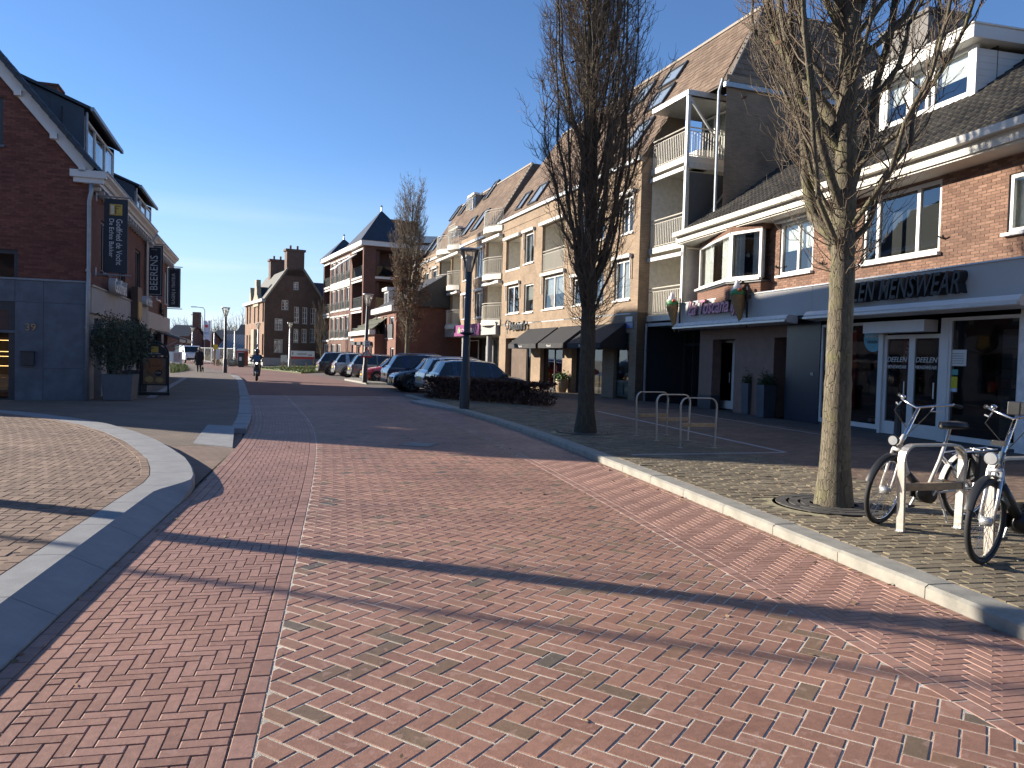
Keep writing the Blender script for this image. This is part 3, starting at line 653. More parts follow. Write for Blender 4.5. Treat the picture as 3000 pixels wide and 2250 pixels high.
def rail(parent, u0, u1, y0, z0, h, m, curve=0.0, side=0.0, gap=.11, name='railing', right=True, left=False):
    """bar railing from u0 to u1 on the plane y0 (bulging outward by curve), with returns of length side"""
    mb = MB(); n = max(2, int((u1-u0)/gap)); P = []
    for k in range(n+1):
        f = k/n; P.append(V((u0+(u1-u0)*f, y0-curve*math.sin(PI*f), 0)))
    if side and right: P += [V((u1, y0+gap*k, 0)) for k in range(1, int(side/gap))]
    if side and left: P = [V((u0, y0+gap*k, 0)) for k in range(int(side/gap), 0, -1)]+P
    for i, p in enumerate(P): mb.box(p.x-.011, p.x+.011, p.y-.011, p.y+.011, z0+.06, z0+h-.14)
    for zz, w in ((z0+h-.02, .05), (z0+h-.15, .03), (z0+.06, .03)):
        mb.tube([p+V((0, 0, zz)) for p in P], w*.5, 6)
    return mb.build(name, m, parent)
# ================================================================ brick house with the menswear shop and the ice cream parlour
FD = Fr((6.60, 27.1, 0), (.2425, -.970))
DE = 19.0
dh = fthing('brick_shop_house', 'orange brick house with tiled roof over menswear shop and ice cream parlour', 'building', FD)
M_obr = piecemat('orange_facing_brick', [(0, (.145, .080, .056)), (.5, (.195, .110, .077)), (1, (.255, .152, .108))], .88, nscale=14)
M_mort = mat('dark_mortar', (.10, .075, .058), .95, var=.2, scale=8)
M_dst = mat('brown_stone', (.20, .125, .095), .7, var=.15, scale=3); M_fasc = mat('grey_fascia_panel', (.37, .36, .345), .5, var=.04, scale=1)
def R2(x0, y0, x1, y1, fr=FD, d=0.0):
    a = fr.uz(x0, y0, d); b = fr.uz(x1, y1, d); return (a[0], b[0], b[1], a[1])
EZ = 5.90
w2 = R2(2288, 648, 2380, 792); w3 = R2(2533, 575, 2752, 737); w4 = R2(2958, 512, 3040, 668)
w4 = (w4[0], w4[0]+1.7, w4[2], w4[3]); w2, w3, w4 = [(a, b, c, min(d, EZ-.12)) for a, b, c, d in (w2, w3, w4)]; print('win tops', w2, w3, w4)
bay = R2(2052, 700, 2222, 822)
holes = [w2, w3, w4, (bay[0]+.05, bay[1]-.05, bay[2], bay[3])]
wallmb(0, DE, 3.6, EZ, holes).build('wall', M_mort, dh)
brick_face(dh, .0, DE, 3.78, EZ-.02, holes+[(bay[0], bay[1], 3.6, 6.6)], M_obr, seed=4)
mb = MB(); mb.box(-.0, DE, .16, 7.6, 0, EZ); mb.v = []; mb.f = []
mb.quad((0, 0, 3.5), (0, 0, EZ), (0, 13.6, EZ), (0, 13.6, 0)); mb.poly([(0, 0, EZ), (0, 6.8, EZ+4.9), (0, 13.6, EZ)]); mb.quad((0, 13.6, 0), (0, 13.6, EZ), (DE, 13.6, EZ), (DE, 13.6, 0)); mb.quad((DE, 0, 0), (DE, 13.6, 0), (DE, 13.6, EZ), (DE, 0, EZ)); mb.poly([(DE, 0, EZ), (DE, 6.8, EZ+4.9), (DE, 13.6, EZ)])
mb.quad((0, .75, 3.0), (DE, .75, 3.0), (DE, 13.6, 3.0), (0, 13.6, 3.0)); mb.build('side_wall', brickmat('orange_brick_side', (.30, .14, .08), (.26, .12, .07), (.12, .09, .07)), dh)
for h, nx, bk, spl in ((w2, 2, 'blind', (.55,)), (w3, 3, 'room', (.2, .72)), (w4, 2, 'curtain', (.35,))):
    win(dh, *h, y=.03, ft=.085, m=M_white, back=bk, split=spl, shade=mat('shutter_grey', (.42, .42, .41), .5) if h == w2 else None)
# bay window: two faces meeting at an edge
bu0, bu1, bz0, bz1 = bay; bm = bu0+(bu1-bu0)*.50; bp = .75; bo = MB()
A, B_, C_ = V((bu0, 0, 0)), V((bm, -bp, 0)), V((bu1, -.02, 0))
A = V((bu0, -.05, 0)); B_ = V((bu0+(bu1-bu0)*.36, -bp, 0)); C_ = V((bu1, -bp, 0))
def bayface(p, q, z0, z1, parent, nx, cur):
    d = (q-p); L = d.length; a = math.atan2(d.y, d.x); e = bpy.data.objects.new('bay_window', None); e.empty_display_size = .1; COL.objects.link(e); e.parent = parent; e.location = p; e.rotation_euler = (0, 0, a)
    return win(e, .03, L-.03, z0, z1, y=.02, nx=nx, ft=.085, back=cur, sill=True, name='bay_frame')
d1 = R2(2055, 725, 2132, 832); 
bx0 = FD.uz(2057, 760)[0]; mid = FD.uz(2135, 760, -bp)[0]; rgt = FD.uz(2222, 760, -.45)[0]
A, B_, C_ = V((bx0-.15, -.05, 0)), V((mid, -bp, 0)), V((rgt, -.35, 0))
zb0, zb1 = FD.uz(2135, 820, -bp)[1], min(EZ-.16, FD.uz(2135, 682, -bp)[1])
bayface(A, B_, zb0, zb1, dh, 1, 'curtain'); bayface(B_, C_, zb0, zb1, dh, 1, 'curtain')
mb = MB(); M_bayb = brickmat('bay_brick', (.225, .115, .075), (.18, .092, .06), (.075, .06, .048))
for z0, z1 in ((3.62, zb0-.07), (zb1, EZ-.02)): mb.prism([(A.x, A.y, z0), (B_.x, B_.y+.02, z0), (C_.x, C_.y, z0), (C_.x, .0, z0), (A.x, .0, z0)], (0, 0, z1-z0))
mb.build('bay_masonry', M_bayb, dh)
mb = MB(); mb.prism([(A.x-.05, A.y, zb0-.13), (B_.x, B_.y-.08, zb0-.13), (C_.x+.08, C_.y-.04, zb0-.13), (C_.x, 0, zb0-.13), (A.x, 0, zb0-.13)], (0, 0, .055)); mb.build('bay_sill', M_anth, dh)
# eaves: white gutter board and soffit
mb = MB(); mb.box(-.75, DE, -.72, -.66, EZ-.02, EZ+.32); mb.box(-.75, -.69, -.66, .0, EZ-.02, EZ+.32); mb.box(-.72, DE, -.9, -.72, EZ+.18, EZ+.335); mb.build('gutter_board', M_cream, dh)
MB().box(-.7, DE, -.66, .02, EZ-.06, EZ-.022).build('soffit', M_cream, dh)
# tiled roof
kz = .70; k_ = math.atan(kz)
vd = V((0, math.cos(k_), math.sin(k_))); RL = 7.55/math.cos(k_)
M_pan = piecemat('dark_pantile', [(0, (.035, .033, .030)), (.5, (.058, .053, .046)), (1, (.088, .08, .066))], .8, nscale=9)
ro = MB(); ro.quad((-.6, -.75, EZ+.20), (DE, -.75, EZ+.20), (DE, 6.8, EZ+.20+7.55*kz), (-.6, 6.8, EZ+.20+7.55*kz)); ro.quad((-.6, 6.8, EZ+.20+7.55*kz), (DE, 6.8, EZ+.20+7.55*kz), (DE, 14.3, EZ+.20), (-.6, 14.3, EZ+.20))
roof = ro.build('roof', mat('roof_underlay', (.03, .028, .026), .9), dh)
# dormer (front plane set back by dd)
dd = .55
p0 = FD.slope(2578, 392, EZ+.2, kz, -.75); dd = p0[1]
ua, za = FD.uz(2578, 392, dd); ub, zb = FD.uz(2855, 290, dd); _, zt = FD.uz(2855, 129, dd); zr = EZ+.2+(dd+.75)*kz
zbot = zr+.03; ztop = FD.uz(2855, 129, dd)[1]; fz = min(.6, max(.3, FD.uz(2851, 69, dd-.38)[1]-ztop)); print('dormer', dd, zbot, ztop, fz, zb)
def dmask(u, v):
    uu = u-.6; d = -.75+v*math.cos(k_); return not (ua-.05 < uu < ub+.05 and dd < d < dd+(ztop-zr)/kz)
tiles(roof, (-.6, -.75, EZ+.22), (1, 0, 0), vd, DE+.6, RL, .215, .31, M_pan, 'pan', dmask, seed=3)
mb = MB(); n = int(RL/.31)
for k in range(n): p = V((-.62, -.75, EZ+.25))+vd*(k*.31); mb.bar(p+V((0, 0, .02)), p+vd*.33+V((0, 0, .005)), .2, .06)
mb.build('verge_tiles', mat('verge_tile', (.075, .07, .06), .8, var=.3, scale=3), roof)
dm = bpy.data.objects.new('dormer', None); COL.objects.link(dm); dm.parent = dh; dm.empty_display_size = .1
dback = dd+(ztop-zr)/kz+.3
mb = MB()
for x, sgn in ((ua, -1), (ub, 1)):
    mb = MB()
    for k in range(int((ztop-zbot)/.165)):
        z0 = zbot+k*.165; z1 = z0+.160; dep = dd+(z1-zr)/kz+.2
        mb.box(min(x, x+.02*sgn), max(x, x+.02*sgn), dd+.05, max(dd+.1, dep), z0, z1)
    mb.build('cheek_boards', M_white, dm); mb = MB()
mb = MB(); mb.box(ua-.28, ub+.28, dd-.38, dback, ztop, ztop+fz); mb.box(ua-.31, ub+.31, dd-.41, dback, ztop+fz, ztop+fz+.05); mb.build('dormer_roof', M_white, dm, bevel=.01)
mb = MB(); mb.box(ua-.02, ua+.16, dd-.02, dd+.06, zbot, ztop); mb.box(ub-.16, ub+.02, dd-.02, dd+.06, zbot, ztop); mb.box(ua, ub, dd-.021, dd+.059, zbot-.12, zbot+.08); mb.build('dormer_frame', M_white, dm)
win(dm, ua+.16, ub-.16, zbot+.08, ztop, y=dd, ft=.09, split=(.30, .34, .53, .60), back='blind', sill=False, name='dormer_window')
# the rest of the roof above and the chimney of the house
mb = MB(); cu = FD.uz(2640, 120, 3.2)[0]; mb.box(cu-.9, cu+.9, 3.3, 4.6, EZ+2.4, FD.uz(2640, 85, 3.4)[1]); cz_ = FD.uz(2640, 85, 3.4)[1]; mb.box(cu-.98, cu+.98, 3.22, 4.68, cz_, cz_+.1); mb.build('chimney', mat('slate_cladding', (.12, .11, .10), .7, var=.3, scale=5), dh)
# brick tongues of the wall anchors
for px, py in ((2280, 785), (2768, 700), (2415, 775)):
    u, z = FD.uz(px, py); mb = MB(); mb.bar((u, -.03, z), (u-.07, -.12, z+.06), .03); mb.bar((u, -.03, z), (u+.07, -.12, z+.06), .03); mb.build('wall_hook', M_blk, dh)
# ---- ground floor: fascia
FZ0, FZ1 = 3.0, 3.74
fa = R2(1972, 873, 2200, 935)
mb = MB(); x = -1.05; ends = [-1.05, 3.35, 6.9, 10.6, 14.4, DE]
for a, b in zip(ends[:-1], ends[1:]):
    m = mat('ice_fascia_panel', (.50, .475, .455), .5, var=.04, scale=1) if a < 0 else M_fasc
    MB().box(a+.004, b-.004, -.45, -.02, FZ0, FZ1).build('fascia_panel', m, dh)
MB().box(-1.07, DE, -.48, .0, FZ1, FZ1+.035).build('fascia_capping', M_alu, dh)
mb = MB(); mb.box(-1.0, DE, -.40, .7, FZ0-.08, FZ0-.005); mb.build('fascia_soffit', M_anth, dh)
# lettering
def fit(parent, text, px0, px1, yb, yt, d, m, **kw):
    u0, z0 = FD.uz(px0, yb, d); u1, _ = FD.uz(px1, yb, d); _, z1 = FD.uz(px0, yt, d)
    o = lettering(parent, text, 1.0, (0, 0, 0), m, **kw); xs = [v.co.x for v in o.data.vertices]; zs = [v.co.z for v in o.data.vertices]
    fx = (u1-u0)/(max(xs)-min(xs)); fz_ = (z1-z0)/(max(zs)-min(zs))
    o.data.transform(Matrix.Diagonal((fx, 1, fz_, 1)) @ Matrix.Translation((-min(xs), 0, -min(zs)))); o.location = (u0, d, z0); return o
sg = fthing('shop_sign', 'black raised capital letters reading DEELEN MENSWEAR on the grey fascia', 'sign', FD)
fit(sg, 'DEELEN MENSWEAR', 2445, 2820, 893, 838, -.56, M_blk, ext=.10, shear=.25, off=.012, spacing=1.05)
sg = fthing('shop_sign', 'pink script letters reading La Toscana ijs on pale fascia', 'sign', FD)
M_pink = mat('pink_letter', (.60, .25, .33), .5, var=.05)
o = fit(sg, 'La Toscana ijs', 2014, 2168, 938, 884, -.56, mat('letter_edge', (.14, .12, .13), .5), ext=.05, shear=.35, off=.035, name='letter_back')
o = fit(sg, 'La Toscana ijs', 2016, 2168, 938, 885, -.62, M_pink, ext=.02, shear=.35, off=.012)
fit(sg, 'SINDS 1957', 2085, 2110, 944, 939, -.46, M_blk, ext=.004)
# awning cassettes
def cassette(px0, px1, y, label, m=M_white):
    u0, z = FD.uz(px0, y, -.75); u1, _ = FD.uz(px1, y, -.75); t = fthing('awning_box', label, 'awning', FD)
    mb = MB(); mb.prism([(u0, -.42, z-.12), (u0, -.42, z+.10), (u0, -.72, z+.12), (u0, -.80, z+.02), (u0, -.76, z-.08)], (u1-u0, 0, 0)); mb.build('cassette', m, t)
    mb = MB(); mb.box(u0, u1, -.83, -.79, z-.07, z-.02); mb.build('front_bar', M_alu, t)
    mb = MB(); [mb.box(u, u+.06, -.43, -.2, z-.05, z+.05) for u in (u0+.1, (u0+u1)/2, u1-.2)]; mb.build('bracket', M_anth, t)
cassette(1975, 2305, 958, 'long white rolled-up awning box below the La Toscana ijs fascia', mat('awning_cream', (.62, .60, .57), .5))
cassette(2358, 2988, 927, 'long white rolled-up awning box over the menswear shop windows')
# ice cream cones on brackets
def cone(px, py, lab, d):
    u, z = FD.uz(px, py, d); t = thing('ice_cream_cone', lab, 'sign', FD.w(u, d, z), FD.a); t.scale = (1.5, 1.5, 1.5)
    tip = V((.16, 0, -.62)); mb = MB(); n = 20; rows = 9
    wa = MB(); ax = tip.normalized(); a = V((ax.z, 0, -ax.x)); b = V((0, 1, 0)); vs = []
    for i in range(rows+1):
        f = i/rows; c = tip*f; r = .135*(1-f)+.008
        for k in range(n): vs.append(c+(a*math.cos(2*PI*k/n)+b*math.sin(2*PI*k/n))*r*(1+.05*((k+i) % 2)))
    wa.add(vs, [(i*n+k, i*n+(k+1) % n, (i+1)*n+(k+1) % n, (i+1)*n+k) for i in range(rows) for k in range(n)]).build('wafer', mat('wafer', (.28, .16, .06), .7, var=.3, scale=30), t)
    mb.sphere((-.0, 0, .06), (.155, .15, .11)); mb.build('green_scoop', mat('green_ice', (.05, .22, .07), .45), t, smooth=True)
    mb = MB(); mb.lathe([(.001, .36), (.03, .31), (.055, .27), (.05, .25), (.09, .20), (.085, .18), (.13, .12), (.10, .08)], (-.03, 0, .0), 16); mb.build('soft_ice', mat('white_ice', (.72, .70, .72), .4, var=.1), t, smooth=True)
    MB().sphere((.13, -.03, .12), (.045, .05, .04)).build('red_topping', mat('red_sauce', (.4, .07, .03), .4), t, smooth=True)
    mb = MB(); mb.bar((.2, .1, -.62), (.2, .1, .18), .03); mb.bar((.0, .1, .0), (.22, .1, .0), .025); mb.build('bracket', M_blk, t)
cone(2161, 868, 'ice cream cone figure with green scoop at right end of pink lettering', -.75); cone(1970, 897, 'ice cream cone figure with green scoop at the corner beside white balcony', -.75)
# ---- ground floor shop fronts
YS = .0
def panel(u0, u1, z0, z1, m, name, y0=-.02, y1=.3): return MB().box(u0, u1, y0, y1, z0, z1).build(name, m, dh)
def U(px, py=1150, d=0.0): return FD.uz(px, py, d)[0]
G0 = ZS-.01
# dark interiors
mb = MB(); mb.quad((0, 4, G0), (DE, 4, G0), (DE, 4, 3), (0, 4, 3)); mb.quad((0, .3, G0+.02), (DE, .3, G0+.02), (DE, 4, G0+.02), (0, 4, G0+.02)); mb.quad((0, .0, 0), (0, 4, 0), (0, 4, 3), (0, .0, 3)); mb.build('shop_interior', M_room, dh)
u = [U(2047), U(2085), U(2127)]
panel(-.02, u[1], G0+.0, .55, M_anth, 'plinth', -.04, .3); panel(-.02, u[1], .55, FZ0-.08, M_dst, 'stone_pier')
panel(u[1], U(2315, 1180), 2.45, FZ0-.08, M_dst, 'stone_lintel')
def door(u0, u1, y, z1, m, n=2, name='glass_door', kick=.28, handle=True):
    mb = MB(); w = .09; z0 = G0+.01
    us = np.linspace(u0, u1, n+1); o = None
    for a, b in zip(us[:-1], us[1:]):
        mb = MB(); mb.box(a, a+w, y, y+.06, z0, z1); mb.box(b-w, b, y, y+.06, z0, z1); mb.box(a+w, b-w, y, y+.06, z0, z0+kick); mb.box(a+w, b-w, y, y+.06, z1-w, z1); o = mb.build(name, m, dh)
        MB().quad((a+w, y+.03, z0+kick), (b-w, y+.03, z0+kick), (b-w, y+.03, z1-w), (a+w, y+.03, z1-w)).build('pane', M_gdark, o)
        if handle: MB().tube([(b-w-.05, y-.05, 1.0), (b-w-.05, y-.05, 1.35)], .015).build('handle', M_alu, o)
    return o
yD = .55
door(FD.uz(2103, 1150, yD)[0], FD.uz(2192, 1150, yD)[0], yD, 2.45, M_white)
panel(FD.uz(2192, 1150, yD)[0]+.02, U(2262, 1180), G0, 2.45, M_dst, 'stone_pier', yD-.55, yD+.1)
door(FD.uz(2282, 1180, yD)[0], FD.uz(2322, 1180, yD)[0], yD, 2.5, M_alu, 1); door(FD.uz(2326, 1180, yD)[0], FD.uz(2350, 1180, yD)[0], yD+.1, 2.5, M_anth, 1)
panel(FD.uz(2350, 1180, yD)[0], U(2398, 1200), G0, FZ0-.08, mat('blue_black_tile', (.02, .028, .045), .3), 'tiled_pier', -.03, .4)
lettering(dh, '43', .13, (U(2378, 1095), -.045, FD.uz(2378, 1100)[1]), M_white, ext=.004, name='house_number')
def shopwin(u0, u1, z0=.22, z1=2.75, y=0.0, m=M_white):
    mb = MB(); w = .07; mb.box(u0, u0+w, y, y+.09, z0-.05, z1); mb.box(u1-w, u1, y, y+.09, z0-.05, z1); mb.box(u0+w, u1-w, y, y+.09, z0-.05, z0+.06); mb.box(u0+w, u1-w, y, y+.09, z1-w, z1); o = mb.build('shop_window', m, dh)
    MB().quad((u0+w, y+.045, z0+.06), (u1-w, y+.045, z0+.06), (u1-w, y+.045, z1-w), (u0+w, y+.045, z1-w)).build('pane', M_gdark, o)
    MB().box(u0, u1, y-.01, y+.2, G0, z0-.05).build('plinth', M_anth, o); return o
a0, a1 = U(2398, 1200), U(2570, 1230); shopwin(a0, a1)
d0, d1_, d2 = U(2578, 1230), U(2662, 1240), U(2745, 1250)
do = door(d0, d2, .04, 2.42, M_white, 2, kick=.3)
MB().box(a1, d0, -.01, .12, G0, 2.75).build('frame_post', M_white, dh); MB().box(d2, d2+.22, -.012, .12, G0, 2.75).build('frame_post', M_white, dh)
MB().box(d0-.3, d2-.12, -.34, .02, 2.46, 2.72).build('shutter_box', M_white, dh)
b0 = d2+.22; b1 = U(2980, 1270); sw3 = shopwin(b0, b1, .20); panel(b1, DE, G0, FZ0-.08, mat('white_stucco', (.66, .65, .63), .7), 'white_pier', -.05, .35)
for ux, s1 in ((d0+.12, .15), ((d0+d2)/2+.14, .15)):
    z = FD.uz(2600, 1060)[1]; lettering(dh, 'DEELEN', .17, (ux, .02, z), M_white, ext=.003, shear=.25, sx=1.05, name='door_lettering'); lettering(dh, 'MENSWEAR', .115, (ux-.02, .02, z-.15), M_white, ext=.003, shear=.25, sx=1.05, name='door_lettering')
# things behind and on the glass
M_sale = mat('red_sale_banner', (.36, .03, .035), .6)
MB().box(a0+.15, a0+.75, .5, .52, .6, 2.6).build('red_poster', M_sale, dh); q = MB().box(d0+.2, d0+.55, .4, .42, 1.75, 2.4).build('red_poster', M_sale, dh)
lettering(dh, 'SALE', .2, (d0+.35, .38, 1.85), M_white, ext=.004, ry=-1.2, name='poster_lettering')
cu, cz = FD.uz(2556, 990); MB().lathe([(.001, 0), (.34, 0), (.34, .012), (.001, .012)], (cu, .03, cz), 28, 'y').build('round_sticker', mat('blue_sticker', (.10, .32, .40), .5), dh)
lettering(dh, '2E', .16, (cu-.2, .015, cz+.12), M_white, ext=.003, name='sticker_lettering'); lettering(dh, 'WEBSHOP', .11, (cu-.27, .015, cz), M_white, ext=.003, name='sticker_lettering'); lettering(dh, 'DEELEN', .1, (cu-.2, .015, cz-.13), M_blk, ext=.003, name='sticker_lettering')
uu, z = FD.uz(2780, 1055); MB().box(uu, uu+.42, .03, .04, z-.12, z+.22).build('paper_notice', M_white, dh)
mb = MB(); [mb.box(uu+.05, uu+.36, .022, .03, z+.13-.05*k, z+.145-.05*k) for k in range(5)]; mb.build('print', mat('grey_print', (.3, .3, .3), .8), dh)
uu, z = FD.uz(2778, 1125); MB().box(uu, uu+.2, .03, .04, z-.08, z+.16).build('yellow_sticker', mat('yellow_sticker', (.5, .45, .02), .5), dh); MB().box(uu, uu+.2, .03, .04, z-.16, z-.085).build('blue_sticker', mat('pale_blue', (.4, .5, .6), .5), dh)
uu, z = FD.uz(2778, 1098); MB().box(uu+.02, uu+.22, .03, .04, z, z+.12).build('teal_sticker', mat('teal_sticker', (.1, .3, .28), .5), dh)
mb = MB(); [mb.box(b1-.75, b1-.2, .35, .42, .3+.2*k, .485+.2*k) for k in range(11)]; mb.build('slat_wall', mat('grey_boards', (.10, .11, .12), .6), dh)
def torso(parent, u, y, z, m, legs=False):
    mb = MB(); mb.lathe([(.02, 0), (.13, .0), (.15, .12), (.13, .25), (.19, .45), (.20, .55), (.12, .62), (.05, .64), (.05, .70), (.075, .76), (.07, .86), (.001, .9)], (u, y, z), 12); 
    return mb.build('mannequin', m, parent, smooth=True)
torso(dh, b1-1.05, .8, .95, mat('brown_coat', (.12, .07, .045), .8)); torso(dh, a1-.7, 1.0, .95, mat('navy_coat', (.03, .04, .07), .8)); torso(dh, a1-1.2, .9, .95, mat('grey_coat', (.2, .2, .2), .8))
mb = MB(); [mb.box(x, x+.12, .55, .85, .28, .36) for x in (a1-1.0, a1-.62)]; mb.build('shoe_display', M_cream, dh)
for px in (2150, 2270): pass
# recess between the house and the beige block: dark glazed front
# planters, bollard in front
def planter(px, py, w, h, lab, leaf, seed, m=None, hz=.35, spr=.22):
    p = ground(px, py, ZS); t = thing('planter', lab, 'planter', p, FD.a); mb = MB(); a, b = w/2*.88, w/2
    vs = [(-a, -a, 0), (a, -a, 0), (a, a, 0), (-a, a, 0), (-b, -b, h), (b, -b, h), (b, b, h), (-b, b, h), (-b+.03, -b+.03, h), (b-.03, -b+.03, h), (b-.03, b-.03, h), (-b+.03, b-.03, h), (-b+.03, -b+.03, h-.06), (b-.03, -b+.03, h-.06), (b-.03, b-.03, h-.06), (-b+.03, b-.03, h-.06)]
    mb.add(vs, [(0, 1, 5, 4), (1, 2, 6, 5), (2, 3, 7, 6), (3, 0, 4, 7), (4, 5, 9, 8), (5, 6, 10, 9), (6, 7, 11, 10), (7, 4, 8, 11), (8, 9, 13, 12), (9, 10, 14, 13), (10, 11, 15, 14), (11, 8, 12, 15), (3, 2, 1, 0), (12, 13, 14, 15)]).build('pot', m or M_dzinc, t)
    if hz:
        r = np.random.default_rng(seed); n = 900; P = np.stack([r.uniform(-b, b, n), r.uniform(-b, b, n), h-.02+np.abs(r.normal(0, hz*.45, n))], 1); leafcloud('foliage', P, .035, leaf, t, r)
    return t
def leafcloud(name, P, size, m, parent, r, asp=.5, **kw):
    n = len(P); A = r.normal(size=(n, 3)); A /= np.linalg.norm(A, axis=1, keepdims=True); B = np.cross(A, r.normal(size=(n, 3))); B /= np.linalg.norm(B, axis=1, keepdims=True)
    s = size*(.6+.8*r.random((n, 1))); a = A*s; b = B*s*asp; vs = np.stack([P-a, P+b*.9, P+a, P-b*.9], 1).reshape(-1, 3)
    return link(name, np_mesh(name, vs, np.arange(4*n).reshape(n, 4), m), parent, **kw)
M_box = mat('boxwood_leaf', (.035, .06, .02), .6, var=.3, scale=8)
planter(2196, 1212, .42, .95, 'tall grey square planter with low shrub right beside white parlour door', M_box, 1); planter(2242, 1222, .42, .95, 'tall grey square planter with shrub before the brown stone pier', M_box, 2)
p = ground(2628, 1300, ZS); t = thing('bollard', 'slim black metal bollard on the brown bricks before the menswear door', 'bollard', p)
MB().lathe([(.10, 0), (.10, .12), (.075, .16), (.06, .75), (.07, .80), (.05, .86), (.001, .88)], (0, 0, 0), 16).build('post', M_blk, t, smooth=True); MB().lathe([(.066, .66), (.072, .67), (.072, .70), (.066, .71)], (0, 0, 0), 16).build('collar', M_anth, t)
# ================================================================ beige brick apartment block with shops (its parts share the frame FB; u < 0 runs away)
bb = fthing('apartment_block', 'long beige brick apartment block with brown mansard roof above shops', 'building', FB)
M_bei = brickmat('beige_brick', (.33, .24, .16), (.265, .19, .125), (.22, .17, .12), .22, .0625, .007, .5)
M_beid = M_bei
M_sh = mat('sunscreen_rail', (.58, .56, .52), .5); M_rw = mat('railing_cream', (.52, .49, .42), .45, var=.05)
M_plk = mat('white_plank', (.60, .57, .50), .6)
def Q(x0, y0, x1, y1, d=0.0): return R2(x0, y0, x1, y1, FB, d)
def z6(x0, y0, x1, y1): return Q(1150+x0*.4219, 450+y0*.4219, 1150+x1*.4219, 450+y1*.4219)
def z7(x0, y0, x1, y1): return Q(1450+x0*.4522, 450+y0*.4522, 1450+x1*.4522, 450+y1*.4522)
PZ = 9.55; ULEFT = -41.0
def uB(px, py=900, d=0.0): return FB.uz(px, py, d)[0]
# upper windows: list of (rect, lights, backing, screened)
lev = [(3.95, 5.75), (6.75, 8.65)]
def snap(r, k):
    return (r[0], r[1], r[2], r[3])
wins = [(z7(195, 525, 250, 700), 1, 'curtain', 1), (z7(190, 850, 245, 1025), 1, 'blind', 0), (z7(80, 865, 155, 1030), 2, 'room', 1), (z7(315, 805, 445, 995), 2, 'blind', 1),
        (z7(830, 290, 893, 505), 2, 'curtain', 1), (z7(778, 705, 872, 942), 2, 'full', 1), (z7(508, 815, 560, 978), 1, 'room', 1), (z7(640, 780, 700, 965), 1, 'curtain', 0), (z7(545, 390, 600, 580), 1, 'room', 0), (z7(650, 350, 710, 550), 1, 'blind', 1),
        (z6(495, 735, 525, 875), 1, 'room', 1), (z6(580, 680, 627, 850), 2, 'curtain', 1), (z6(490, 992, 520, 1145), 1, 'curtain', 1), (z6(575, 967, 622, 1135), 2, 'blind', 1),
        (z6(278, 812, 310, 942), 1, 'room', 1), (z6(273, 1042, 304, 1177), 1, 'curtain', 1), (z6(226, 832, 252, 958), 1, 'blind', 0), (z6(220, 1062, 246, 1182), 1, 'room', 0)]
logs = [(z7(75, 570, 163, 735), 0), (z7(310, 475, 445, 735), 1)]
stB = (z6(655, 500, 752, 1200)[0], z6(655, 500, 752, 1200)[1]); stD1 = (z6(328, 700, 400, 1100)[0], z6(328, 700, 398, 1100)[1]); stD2 = (stD1[1]+.12, z6(328, 700, 466, 1100)[1])
stF = (z6(150, 800, 200, 1000)[0], z6(150, 800, 200, 1000)[1])
lo_h = [(3.85, 6.05), (6.55, 8.75)]
sholes = [(a, b, z0, z1) for a, b in (stB, stD1, stD2, stF) for z0, z1 in lo_h]
holes = [w[0] for w in wins]+[l[0] for l in logs]+sholes
FBZ = 3.05
wallmb(ULEFT, 0, FBZ+.5, PZ, holes, dep=.16).build('wall', M_bei, bb)
MB().box(ULEFT, 0, -.03, .02, PZ-.62, PZ-.50).build('brick_string_course', M_bei, bb)
# return wall at the corner, side wall seen above the neighbour, back volume
mb = MB(); mb.quad((0, 0, 0), (0, .48, 0), (0, .48, PZ), (0, 0, PZ)); MB().quad((0, .48, 3.1), (0, 2.7, 3.1), (0, 2.7, PZ), (0, .48, PZ)).build('balcony_side_wall', M_plk, bb); MB().quad((0, .48, 0), (0, 2.7, 0), (0, 2.7, 3.1), (0, .48, 3.1)).build('passage_wall', M_anth, bb); mb.quad((0, 2.7, 0), (3.47, 2.7, 0), (3.47, 2.7, 11.6), (0, 2.7, 11.6)); mb.quad((3.47, 1.3, 3), (3.47, 11, 3), (3.47, 11, 11.75), (3.47, 1.3, 11.75)); mb.quad((3.45, 1.3, 3), (3.45, 2.7, 3), (3.45, 2.7, 11.75), (3.45, 1.3, 11.75)); mb.quad((ULEFT, 0, 0), (ULEFT, 0, PZ), (ULEFT, 11, PZ), (ULEFT, 11, 0)); mb.quad((ULEFT, 11, 0), (ULEFT, 11, 12), (3.47, 11, 12), (3.47, 11, 0)); mb.build('side_wall', M_bei, bb)
for r, nx, bk, sc in wins:
    o = win(bb, *r, y=.07, nx=nx, ft=.075, m=M_white, back=bk)
    if sc:
        mb = MB(); mb.box(r[0]-.14, r[1]+.14, -.16, -.01, r[3]+.06, r[3]+.2); [mb.box(x-.02, x+.02, -.09, -.05, r[2]+.5*(r[3]-r[2]), r[3]+.06) for x in (r[0]-.1, r[1]+.1)]; mb.build('sunscreen_box', M_sh, o)
